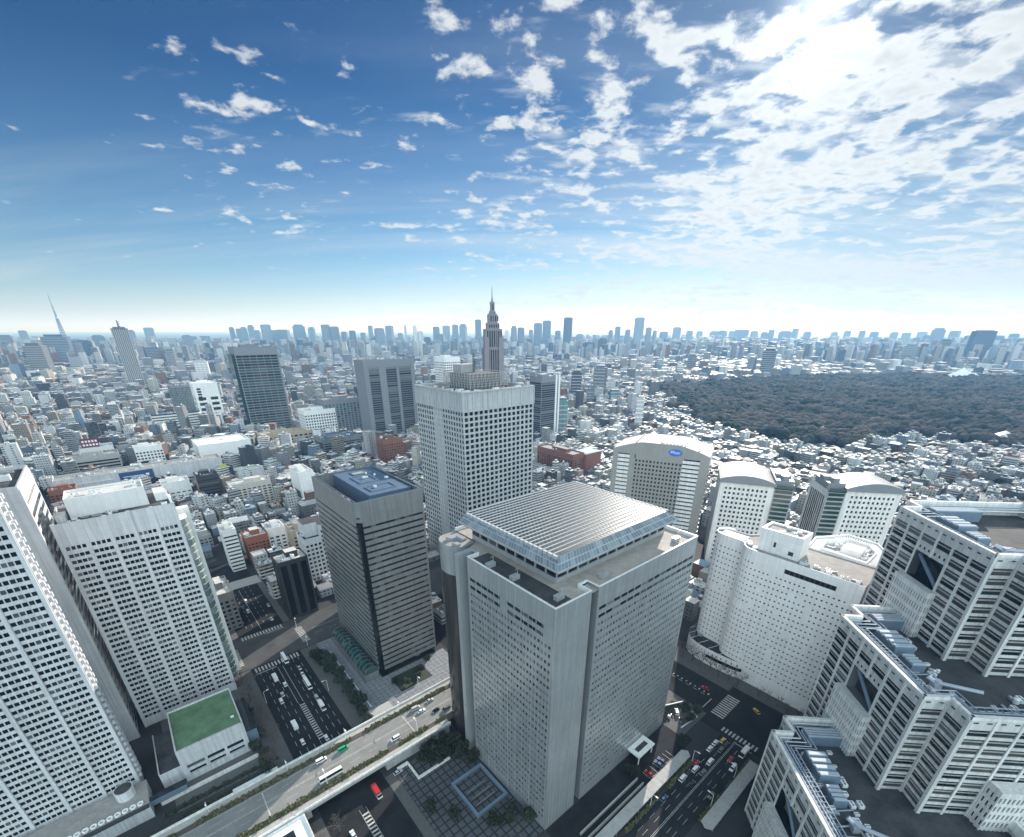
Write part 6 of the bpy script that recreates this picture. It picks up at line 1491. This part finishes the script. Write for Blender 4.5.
# how large does each show? the 290 largest become objects of their own
for c in CITY:
    p = W(c['a'], c['b'], c['h']); q = project(p); c['s'] = 0
    if q and -6 < q[0] < 1030 and 0 < q[1] < 842 and not hidden(c['a'], c['b'], c['h']): c['s'] = (c['w'] + c['l']) * .5 * (c['h'] + 9) / q[2] ** 2; c['px'] = q
CITY.sort(key=lambda c: -c['s'])
SINGLES = [c for c in CITY[:290] if c['s'] > 0]; REST = CITY[len(SINGLES):]
REST = [c for c in REST if project(W(c['a'], c['b'], c['h'])) and in_frame(W(c['a'], c['b'], c['h']), 140)]
class CB(MB):
    """mesh with a colour per face"""
    def cbox(s, M4, x0, y0, z0, x1, y1, z1, wall, top, ph):
        i = len(s.v)
        for x, y, z in ((x0, y0, z0), (x1, y0, z0), (x1, y1, z0), (x0, y1, z0), (x0, y0, z1), (x1, y0, z1), (x1, y1, z1), (x0, y1, z1)): 
            s.v.append((M4[0] * x - M4[1] * y + M4[2], M4[1] * x + M4[0] * y + M4[3], z))
        for k, f in enumerate(((0, 1, 5, 4), (1, 2, 6, 5), (2, 3, 7, 6), (3, 0, 4, 7), (4, 5, 6, 7))):
            s.f.append(tuple(i + q for q in f)); s.m.append(1 if k == 4 else 0); s.c.append((*(top if k == 4 else wall), ph))
    def gable(s, M4, x0, y0, z0, x1, y1, z1, col):
        i = len(s.v); ym = (y0 + y1) / 2
        for x, y, z in ((x0, y0, z0), (x1, y0, z0), (x1, y1, z0), (x0, y1, z0), (x0, ym, z1), (x1, ym, z1)): s.v.append((M4[0] * x - M4[1] * y + M4[2], M4[1] * x + M4[0] * y + M4[3], z))
        for f in ((0, 1, 5, 4), (2, 3, 4, 5), (1, 2, 5), (3, 0, 4)): s.f.append(tuple(i + q for q in f)); s.m.append(1); s.c.append((*col, .5))
    def cmesh(s, name):
        me = s.mesh(name, [M['city_wall'], M['city_plain']]); at = me.color_attributes.new('col', 'FLOAT_COLOR', 'CORNER')
        buf = np.repeat(np.array(s.c, dtype=np.float32), [len(f) for f in s.f], axis=0); at.data.foreach_set('color', buf.ravel()); return me
    def cbuild(s, name, parent=None, loc=(0, 0, 0), rz=0): return link(name, s.cmesh(name), parent, loc, rz)
def shade(c, k): return tuple(min(.8, v * k) for v in c)
far = CB()
for c in REST:
    p = W(c['a'], c['b']); co_, si = math.cos(c['rz']), math.sin(c['rz']); M4 = (co_, si, p.x, p.y); w, l, h = c['w'] / 2, c['l'] / 2, c['h']; wc = shade(COLS[c['c']], .85 + .3 * c['ph'])
    if h < 11 and c['k'] < .45 and c['d'] < 3000:
        far.cbox(M4, -w, -l, 0, w, l, h * .75, wc, c['r'], c['ph']); far.gable(M4, -w * 1.06, -l * 1.06, h * .75, w * 1.06, l * 1.06, h * 1.12, shade(c['r'], .7)); continue
    far.cbox(M4, -w, -l, 0, w, l, h, wc, c['r'], c['ph'])
    if c['d'] < 4500 and c['k'] > .25:
        x0, y0 = (c['ph'] - .6) * w, (c['k'] - .7) * l; far.cbox(M4, x0, y0, h, x0 + w * .6, y0 + l * .6, h + 3.2, shade(wc, 1.05), c['r'], .1)
        if c['d'] < 2000:
            for q in range(6):
                x0, y0 = w * rg.uniform(-.9, .6), l * rg.uniform(-.9, .6); s_ = rg.uniform(1, 2.4); far.cbox(M4, x0, y0, h, x0 + s_, y0 + s_ * .8, h + s_ * .7, (.6, .6, .6), (.65, .65, .65), .1)
o = far.cbuild('distant_city'); o['kind'] = 'stuff'
# ---- the blocks one can tell apart
LAND = [('the dark banded tower', 103, 258, 60), ('the second slab tower', -14, 290, 70), ('the long track store', 7, 820, 20), ('the beige slab hotel', 103, 637, 20), ('the brick red block', 67, 458, 20), ('the wide white roofed store', 120, 894, 30), ('the dark green glass tower', 250, 1105, 80), ('the slate grey ribbed tower', 427, 890, 70), ('the tall gridded tower', 240, 330, 100), ('the red brown brick complex', 510, 478, 25), ('the blue signed tower', 395, 245, 60), ('the curved roof pair', 430, 115, 60), ('the roof court block', 305, 53, 70), ('the dotted hotel', 262, 66, 60), ('the tallest stone tower', 190, 40, 110), ('the park wood edge', 1000, 300, 5), ('the white store tower', 180, 1340, 50), ('the red sign board', -45, 1000, 30), ('the striped end tower', -45, 290, 120), ('the round fronted store', 100, 1260, 20)]
LPX = [(n, project(W(a, b, z))) for n, a, b, z in LAND]
def where(c):
    q = c['px']; best = min((l for l in LPX if l[1]), key=lambda l: (l[1][0] - q[0]) ** 2 + ((l[1][1] - q[1]) * 1.3) ** 2)
    dx, dy = q[0] - best[1][0], q[1] - best[1][1]
    if abs(dx) > abs(dy) * 1.1: w_ = 'right of' if dx > 0 else 'left of'
    else: w_ = 'behind' if dy < 0 else 'before'
    return w_ + ' ' + best[0]
USED = {}
def hero_windows(root, w, l, h, wallc, seed):
    """rows of real window strips for the nearest of the blocks"""
    g_ = random.Random(seed); nf = int(h // 3.3)
    for p, q in (((-w, -l), (w, -l)), ((-w, l), (-w, -l))):
        t = Vector((q[0] - p[0], q[1] - p[1], 0)); Lw = t.length; t.normalize(); n = Vector((t.y, -t.x, 0)); k = max(2, int(Lw / 2.8))
        for j in range(nf):
            mb = MB(); z = j * 3.3 + 1.1
            for i in range(k):
                if g_.random() < .1 and k > 4: continue
                s0, s1 = (i + .2) * Lw / k, (i + .78) * Lw / k; A = Vector((*p, 0)) + t * s0 + n * .04; B = Vector((*p, 0)) + t * s1 + n * .04
                mb.quad((A.x, A.y, z), (B.x, B.y, z), (B.x, B.y, z + 1.5), (A.x, A.y, z + 1.5))
            if k > 4: mb.build('window_row', M['glass_dark'] if seed % 3 else M['glass'], root)
            else:
                for e in range(0, len(mb.v), 4): m1 = MB(); m1.quad(*mb.v[e:e + 4]); m1.build('window', M['glass_dark'] if seed % 3 else M['glass'], root)
            if seed % 4 == 0:
                sb = MB(); A = Vector((*p, 0)) + n * .02; B = Vector((*q, 0)) + n * .02; e = n * .9
                sb.quad(A + Vector((0, 0, z - .9)), B + Vector((0, 0, z - .9)), B + e + Vector((0, 0, z - .9)), A + e + Vector((0, 0, z - .9))); sb.quad(A + e + Vector((0, 0, z - .9)), B + e + Vector((0, 0, z - .9)), B + e + Vector((0, 0, z)), A + e + Vector((0, 0, z))); sb.build('balcony', M['white_wall'], root)
SC = []
for i, c in enumerate(SINGLES):
    rg2 = random.Random(i * 77 + 5); w, l, h = c['w'] / 2, c['l'] / 2, c['h']; wall = COLS[c['c']]; roof = c['r']; near = c['d'] < 560
    kind = 'stepped top' if h > 15 and c['k'] < .3 else 'gabled roof' if h < 10 and c['k'] < .5 else 'roof sign' if .80 < c['k'] < .86 and h > 14 else 'bare roof' if c['k'] > .93 else 'water tank' if c['k'] > .62 else 'roof plant'
    size = 'slim' if h > 1.9 * (w + l) else 'tall' if h > 26 else 'mid-rise' if h > 15 else 'low' if h > 9 else 'squat'
    base = f"{size} {c['c']} block with {kind} {where(c)}"
    USED.setdefault(base, []).append(i); SC.append((c, kind, base, rg2))
for i, (c, kind, base, rg2) in enumerate(SC):
    same = USED[base]; lab = base
    if len(same) > 1:
        k = same.index(i); lab = base + ', ' + (ORD + ['seventeenth', 'eighteenth', 'nineteenth', 'twentieth'])[k] + ' largest'
    w, l, h = c['w'] / 2, c['l'] / 2, c['h']; wall = shade(COLS[c['c']], .85 + .3 * c['ph']); roof = c['r']; near = c['d'] < 560
    t = thing('city_block', lab, 'building', W(c['a'], c['b']), c['rz'], 'ordinary city blocks'); I4 = (1, 0, 0, 0)
    q = CB(); h1 = h
    if kind == 'gabled roof':
        q.cbox(I4, -w, -l, 0, w, l, h * .75, wall, roof, c['ph']); q.cbuild('wall', t); q = CB(); q.gable(I4, -w * 1.08, -l * 1.08, h * .75, w * 1.08, l * 1.08, h * 1.15, shade(roof, .7)); q.cbuild('roof', t); h1 = h * .75
    elif kind == 'stepped top':
        h1 = h * .72; q.cbox(I4, -w, -l, 0, w, l, h1, wall, roof, c['ph']); q.cbuild('wall', t); q = CB(); q.cbox(I4, -w * .9, -l * .5, h1, w * .7, l * .95, h, wall, roof, c['ph']); q.cbox(I4, -w * .3, 0, h, w * .4, l * .6, h + 2.6, wall, roof, .1); q.cbuild('upper_floors', t)
    else:
        q.cbox(I4, -w, -l, 0, w, l, h, wall, roof, c['ph']); q.cbuild('wall', t)
    if kind != 'gabled roof':
        q = CB(); e = .35
        for x0, y0, x1, y1 in ((-w - .1, -l - .1, w + .1, -l + e), (-w - .1, l - e, w + .1, l + .1), (-w - .1, -l + e, -w + e, l - e), (w - e, -l + e, w + .1, l - e)): q.cbox(I4, x0, y0, h1 - .05, x1, y1, h1 + .9, shade(wall, 1.08), shade(wall, 1.15), .1)
        q.cbuild('parapet', t)
    if kind in ('roof plant', 'water tank', 'roof sign'):
        q = CB(); x0, y0 = rg2.uniform(-.6, .1) * w, rg2.uniform(-.5, .1) * l; q.cbox(I4, x0, y0, h, x0 + w * .6, y0 + l * .65, h + 3.0, wall, roof, .1); q.cbuild('stair_house', t)
        if kind == 'water tank': s = rg2.uniform(1.8, 2.6); link('water_tank', TANK, t, (x0 + w * .3, y0 + l * .3, h + 3.0), 0, (s, s, s))
        for _ in range(10 if near else 4): s = rg2.uniform(1.0, 2.2); link('air_conditioner', AC, t, (rg2.uniform(-.85, .85) * w, rg2.uniform(-.85, .85) * l, h), rg2.choice((0, R(90))), (s * 1.3, s * .8, s * .8))
        if kind == 'roof sign':
            q = MB(); q.box(-w * .8, -l * .75, h + .8, w * .8, -l * .7, h + 5.5); q.build('roof_sign', M[rg2.choice(['white_sign', 'navy', 'red', 'white_sign', 'lime'])], t)
    if near and h1 > 6: hero_windows(t, w, l, h1 - .6, wall, i)
# ---- towers of the middle and far distance: x, y, height, width, tone
TOWERS = [(-3756,6693,233,68,'b'),(-3668,6693,209,68,'b'),(-3831,7133,235,87,'b'),(-3293,6304,254,90,'b'),(-3417,6693,197,82,'b'),(-2933,5958,251,121,'b'),(-3016,6304,197,90,'b'),(-2743,5958,197,170,'b'),(-2688,6304,259,154,'b'),(-2530,6304,231,102,'b'),(-2000,5366,246,109,'b'),(-1907,5366,227,109,'b'),(-1720,5366,188,77,'g'),(-1688,5958,240,61,'b'),(-1297,4879,211,110,'b'),(-1547,6304,242,102,'b'),(-1345,6304,254,38,'w'),(-949,4879,233,40,'w'),(-799,4667,139,76,'d'),(-957,6304,231,90,'b'),(-881,6693,245,109,'b'),(-716,6304,254,90,'b'),(-615,6304,265,102,'b'),(-402,5958,304,73,'b'),(19,4879,233,60,'b'),(88,4879,216,70,'b'),(-57,5646,197,57,'w'),(278,5366,260,98,'b'),(373,5366,284,98,'b'),(546,4879,303,100,'d'),(861,6304,151,102,'b'),(619,3973,112,106,'d'),(729,3973,141,81,'d'),(1136,5366,227,66,'b'),(1361,5366,313,120,'b'),(1336,4879,216,60,'b'),(1398,4879,189,40,'b'),(2358,7133,228,116,'b'),(1511,4472,96,73,'d'),(961,2599,85,54,'d'),(3092,8207,180,100,'b'),(3338,8207,180,166,'b'),(3468,8207,188,150,'b'),(3618,8207,180,100,'b'),(3514,7633,196,247,'b'),(3619,7133,170,116,'b'),(3713,7133,196,87,'b'),(4190,7633,182,217,'b'),(4662,8207,210,100,'b'),(4529,7633,175,124,'b'),(2017,4472,100,91,'b'),(1244,2362,122,74,'d'),(1195,2417,75,40,'b'),(2248,3973,89,49,'b'),(1356,2309,58,24,'d'),(3681,4879,118,129,'d'),(2340,2887,126,84,'b'),(4589,5366,217,142,'b'),(2849,3243,140,60,'d'),(3275,3456,193,142,'d'),(4477,5366,149,77,'b'),(4380,5366,119,77,'b'),(6345,7133,183,130,'b'),(5368,7633,182,93,'b'),(4944,7633,168,108,'b'),(5556,7633,168,124,'b'),(5862,7633,168,124,'b'),(6764,8207,166,150,'b'),(4497,4879,145,80,'b'),(-2143,2210,148,83,'g'),(-2812,3055,175,151,'n'),(-2817,3146,136,130,'t'),(-2901,3346,132,96,'n'),(-1480,1883,206,64,'s'),(-4071,4879,154,119,'b'),(-4103,5366,198,87,'b'),(-2314,3146,101,117,'g'),(-4568,4472,158,128,'g'),(-1957,2809,96,52,'g'),(-1330,2075,85,61,'w'),(-2395,3346,89,62,'b'),(-5189,7133,222,145,'b'),(-5268,5366,188,87,'b'),(-3517,5366,149,98,'b'),(-989,5366,188,66,'w'),(-1206,5366,168,66,'b'),(-1902,5646,177,69,'b'),(-1605,5366,168,66,'b'),(262,1425,102,43,'b'),(207,1536,80,39,'d'),(234,1405,40,27,'b'),(312,1490,60,25,'w'),(105,964,71,25,'t2'),(285,1039,65,20,'w'),(392,1490,42,25,'w'),(379,1585,38,40,'d'),(305,1405,40,42,'t2'),(771,2535,59,53,'b'),(801,2309,49,38,'w'),(-706,4879,163,100,'b'),(215,5646,197,57,'b'),(520,5646,187,69,'b'),(1063,5366,198,55,'b'),(1246,5366,198,66,'b'),(1922,6304,174,102,'b'),(2544,7133,183,101,'b'),(3473,7133,183,101,'b'),(5139,7633,182,108,'b'),(5655,7133,157,116,'b'),(5269,5366,139,98,'b'),(6020,5958,154,109,'b')]
TC = {'b': (.17, .20, .235), 'd': (.055, .065, .08), 'w': (.62, .63, .65), 'g': (.12, .13, .145), 'n': (.075, .11, .18), 't': (.22, .23, .24), 's': (.15, .155, .165), 't2': (.12, .22, .24)}
TN = {'b': 'blue-grey', 'd': 'dark', 'w': 'white', 'g': 'grey', 'n': 'navy', 't': 'pale banded', 's': 'ribbed grey', 't2': 'teal glass'}
FL = [('the spire tower', (492, 300)), ('the broadcasting tower', (61, 315)), ('the mast tower', (118, 350)), ('the green glass tower', (256, 345)), ('the slate ribbed tower', (385, 358)), ('the park wood', (850, 385)), ('the tall skyline slab', (640, 325))]
TB = {}; TI = []
for i, (x, y, h, w, k) in enumerate(TOWERS):
    q = project((x, y, h)); n, pt = min(FL, key=lambda f: abs(f[1][0] - q[0])); dx = q[0] - pt[0]
    dist = 'faint far' if y > 5000 else 'distant' if y > 2700 else 'mid-distance'
    rel = 'just ' if abs(dx) < 45 else 'well ' if abs(dx) > 120 else ''
    base = f"{dist} {TN[k]} {'slender tower' if h > 3.2 * w else 'tower' if h > 1.2 * w else 'broad slab'} {rel}{'right' if dx > 0 else 'left'} of {n}"
    if k == 's': base = 'ribbed grey tower with a mast on the left skyline'
    TB.setdefault(base, []).append((abs(dx), i)); TI.append(base)
for i, (x, y, h, w, k) in enumerate(TOWERS):
    base = TI[i]; lab = base
    if len(TB[base]) > 1: lab = base + ', ' + (ORD + ['seventeenth', 'eighteenth'])[[z[1] for z in sorted(TB[base])].index(i)] + ' from it'
    g2 = random.Random(i); w *= .8; dd_ = w * g2.uniform(.55, .85)
    t = thing('skyline_tower', lab, 'tower', (x, y, 0), math.atan2(-x, y) + g2.uniform(-.5, .5), 'towers on the skyline'); I4 = (1, 0, 0, 0); col = TC[k]
    q = CB()
    if k == 't2': col = TC['t2']
    hh = h * (.93 if g2.random() < .5 else 1)
    q.cbox(I4, -w / 2, -dd_ / 2, 0, w / 2, dd_ / 2, hh, shade(col, g2.uniform(.8, 1.2)), (.3, .3, .3), g2.random()); q.cbuild('wall', t)
    q = CB(); q.cbox(I4, -w * .36, -dd_ * .36, hh, w * .36, dd_ * .36, max(h, hh + 5), shade(col, .9), (.3, .3, .3), .2); q.cbuild('roof_house', t)
    if y < 3300:
        for z in range(int(hh // 9)):
            q = MB(); q.box(-w / 2 - .3, -dd_ / 2 - .4, 6 + z * 9, w / 2 + .3, -dd_ / 2 - .02, 8.5 + z * 9) if k not in 's' else None
            if q.v: q.build('floor_band', M['concrete'] if k in 'bdngt2' else M['white_wall'], t)
        if k == 's':
            for z in range(9): q = MB(); q.box(-w / 2 + z * w / 8.6, -dd_ / 2 - 2, 0, -w / 2 + z * w / 8.6 + 3.5, -dd_ / 2 - .02, hh - 4); q.build('rib', M['concrete'], t)
            q = MB(); q.tube((0, 0, h), (0, 0, h + 28), 2.5, 0, 6, 1.5); q.build('aerial_mast', M['dark_metal'], t)
            for z in range(3): q = MB(); q.cyl(3, 0, h + 6 + z * 7, h + 9 + z * 7, 3.4, 0, 8); q.build('dish', M['dark_metal'], t)
# ---- woods
def wood(name, poly, n, rad, label, m, seed, hgt):
    g3 = random.Random(seed); bm_v = []; bm_f = []
    base = []
    import bmesh
    bm = bmesh.new(); bmesh.ops.create_icosphere(bm, subdivisions=1, radius=1.0); V0 = np.array([v.co[:] for v in bm.verts]); F0 = np.array([[v.index for v in f.verts] for f in bm.faces]); bm.free()
    xs = [p[0] for p in poly]; ys = [p[1] for p in poly]; vs_, fs_ = [], []; cnt = 0; tries = 0
    vars_ = []
    for k in range(8):
        nz = np.array([1 + .55 * mnoise.noise(Vector(v) * 2.1 + Vector((k * 9.1, 0, 0))) for v in V0]); vars_.append(V0 * nz[:, None])
    while cnt < n and tries < n * 8:
        tries += 1
        u = g3.random(); p = (min(xs) + (max(xs) - min(xs)) * u ** 1.5, g3.uniform(min(ys), max(ys)))
        if not inside((p[0] + 70 * mnoise.noise(Vector((p[0] / 60, p[1] / 60, 21))), p[1] + 70 * mnoise.noise(Vector((p[0] / 60, p[1] / 60, 47)))), poly): continue
        q = W(*p)
        if not in_frame((q.x, q.y, 10), 60): continue
        if mnoise.noise(Vector((p[0] / 90, p[1] / 90, seed))) < -.55: continue
        s = rad * (.5 + 1.7 * g3.random() ** 2.6) * 1.15 * (1 + .25 * mnoise.noise(Vector((p[0] / 120, p[1] / 120, 3)))); hh = hgt * g3.uniform(.65, 1.2) + 7 * mnoise.noise(Vector((p[0] / 70, p[1] / 70, 9)))
        v = vars_[cnt % 8] * np.array([s, s, s * .8]); th = g3.uniform(0, 6.28); c_, s_ = math.cos(th), math.sin(th)
        v = np.stack([v[:, 0] * c_ - v[:, 1] * s_ + q.x, v[:, 0] * s_ + v[:, 1] * c_ + q.y, v[:, 2] + hh], 1); vs_.append(v); fs_.append(F0 + cnt * len(V0)); cnt += 1
    v = np.concatenate(vs_); f = np.concatenate(fs_); me = bpy.data.meshes.new(name)
    me.vertices.add(len(v)); me.vertices.foreach_set('co', v.ravel()); me.loops.add(f.size); me.loops.foreach_set('vertex_index', f.ravel().astype(np.int32)); me.polygons.add(len(f)); me.polygons.foreach_set('loop_start', np.arange(0, f.size, 3, dtype=np.int32)); me.polygons.foreach_set('loop_total', np.full(len(f), 3, dtype=np.int32)); me.update(); me.validate()
    me.materials.append(m); o = link(name, me); o['kind'] = 'stuff'
def wood_mat(name, c1, c2, c3):
    m, t, b = principled(name); b.inputs['Roughness'].default_value = .9; b.inputs['Specular IOR Level'].default_value = .1
    geo = N(t, 'ShaderNodeNewGeometry'); n = N(t, 'ShaderNodeTexNoise', inp={'Scale': .012, 'Detail': 4.0}); L(t, geo.outputs['Position'], n.inputs['Vector'])
    f = math_node(t, 'ADD', math_node(t, 'MULTIPLY', geo.outputs['Random Per Island'], .42), math_node(t, 'MULTIPLY', maprange(t, n.outputs[0], .38, .62, 0, 1), .58))
    g = N(t, 'ShaderNodeTexNoise', inp={'Scale': .9, 'Detail': 3.0}); L(t, geo.outputs['Position'], g.inputs['Vector'])
    c = mixcol(t, maprange(t, f, .50, .60, 0, 1), mixcol(t, maprange(t, f, .1, .6, 0, 1), c1, c2), c3)
    vm = N(t, 'ShaderNodeVectorMath', operation='SCALE'); L(t, c, vm.inputs[0]); L(t, maprange(t, g.outputs[0], .3, .7, .5, 1.5, False), vm.inputs['Scale']); bp = N(t, 'ShaderNodeBump', inp={'Strength': 1.0, 'Distance': 3.0}); bn = N(t, 'ShaderNodeTexNoise', inp={'Scale': .55, 'Detail': 4.0, 'Roughness': .7}); L(t, geo.outputs['Position'], bn.inputs['Vector']); L(t, bn.outputs[0], bp.inputs['Height']); L(t, bp.outputs[0], b.inputs['Normal'])
    L(t, vm.outputs[0], b.inputs['Base Color']); return m
wood('park_wood', FOREST, 26000, 5.6, '', wood_mat('winter_wood', (.010, .022, .018), (.026, .040, .028), (.072, .064, .055)), 3, 13)
wood('garden_wood', PARK2, 1300, 5.5, '', wood_mat('garden_wood', (.05, .05, .028), (.11, .08, .055), (.16, .11, .08)), 4, 9)
wood('garden_trees', [(300, 330), (1300, -200), (1700, 1000), (900, 1700), (-300, 1500), (-200, 900), (250, 420)], 2600, 3.6, '', wood_mat('garden_foliage', (.012, .024, .014), (.026, .038, .022), (.05, .045, .03)), 6, 5)
for o_, r in (('pavilion_hall', (1270, 40, 50, 26, 14)), ('shrine_hall', (1120, 300, 46, 20, 11)), ('garden_pavilion', (600, 1120, 60, 30, 14))):
    lab = {'pavilion_hall': 'small pale roofed hall at the near edge of the park wood', 'shrine_hall': 'long low roofed hall among trees at the near edge of the park wood', 'garden_pavilion': 'glasshouse dome among brown winter trees left of the slate ribbed tower'}[o_]
    t = gthing('park_hall', lab, 'building', r[0], r[1]); q = CB(); q.cbox((1, 0, 0, 0), 0, 0, 0, r[2], r[3], r[4], (.5, .48, .44), (.6, .6, .6), .3); q.cbuild('wall', t); q = CB(); q.gable((1, 0, 0, 0), -3, -3, r[4], r[2] + 3, r[3] + 3, r[4] + 8, (.55, .56, .56)); q.cbuild('roof', t)
t = thing('arena_hall', 'bright swept roof of a big arena at the far edge of the park wood', 'building', W(2890, 330), 0.3)
q = MB(); n = 20
for k in range(n):
    x0, x1 = -90 + 180 * k / n, -90 + 180 * (k + 1) / n; z = lambda x: 26 + 26 * max(0, 1 - abs(x) / 90) ** 1.6
    q.quad((x0, -30, 8), (x1, -30, 8), (x1, 0, z(x1)), (x0, 0, z(x0))); q.quad((x0, 0, z(x0)), (x1, 0, z(x1)), (x1, 30, 8), (x0, 30, 8))
q.build('swept_roof', M['white_metal'], t); q = MB(); q.box(-88, -28, 0, 88, 28, 12); q.build('wall', M['concrete'], t)
HAZE = 0.00008
# ---------------------------------------------------------------- haze: the air between here and the horizon
hb = MB(); hb.box(-46000, -9000, -1.0, 46000, 46000, 660)
hm = bpy.data.materials.new('haze_air'); hm.use_nodes = True
ht = hm.node_tree; ht.nodes.clear()
hv = N(ht, 'ShaderNodeVolumePrincipled'); hv.inputs['Color'].default_value = (0.25, 0.55, 1.0, 1); hv.inputs['Density'].default_value = HAZE; hv.inputs['Anisotropy'].default_value = 0.22
hv.inputs['Absorption Color'].default_value = (1.0, 1.0, 1.0, 1)
hout = N(ht, 'ShaderNodeOutputMaterial'); L(ht, hv.outputs[0], hout.inputs['Volume'])
hz = hb.build('haze', hm); hz['kind'] = 'stuff'
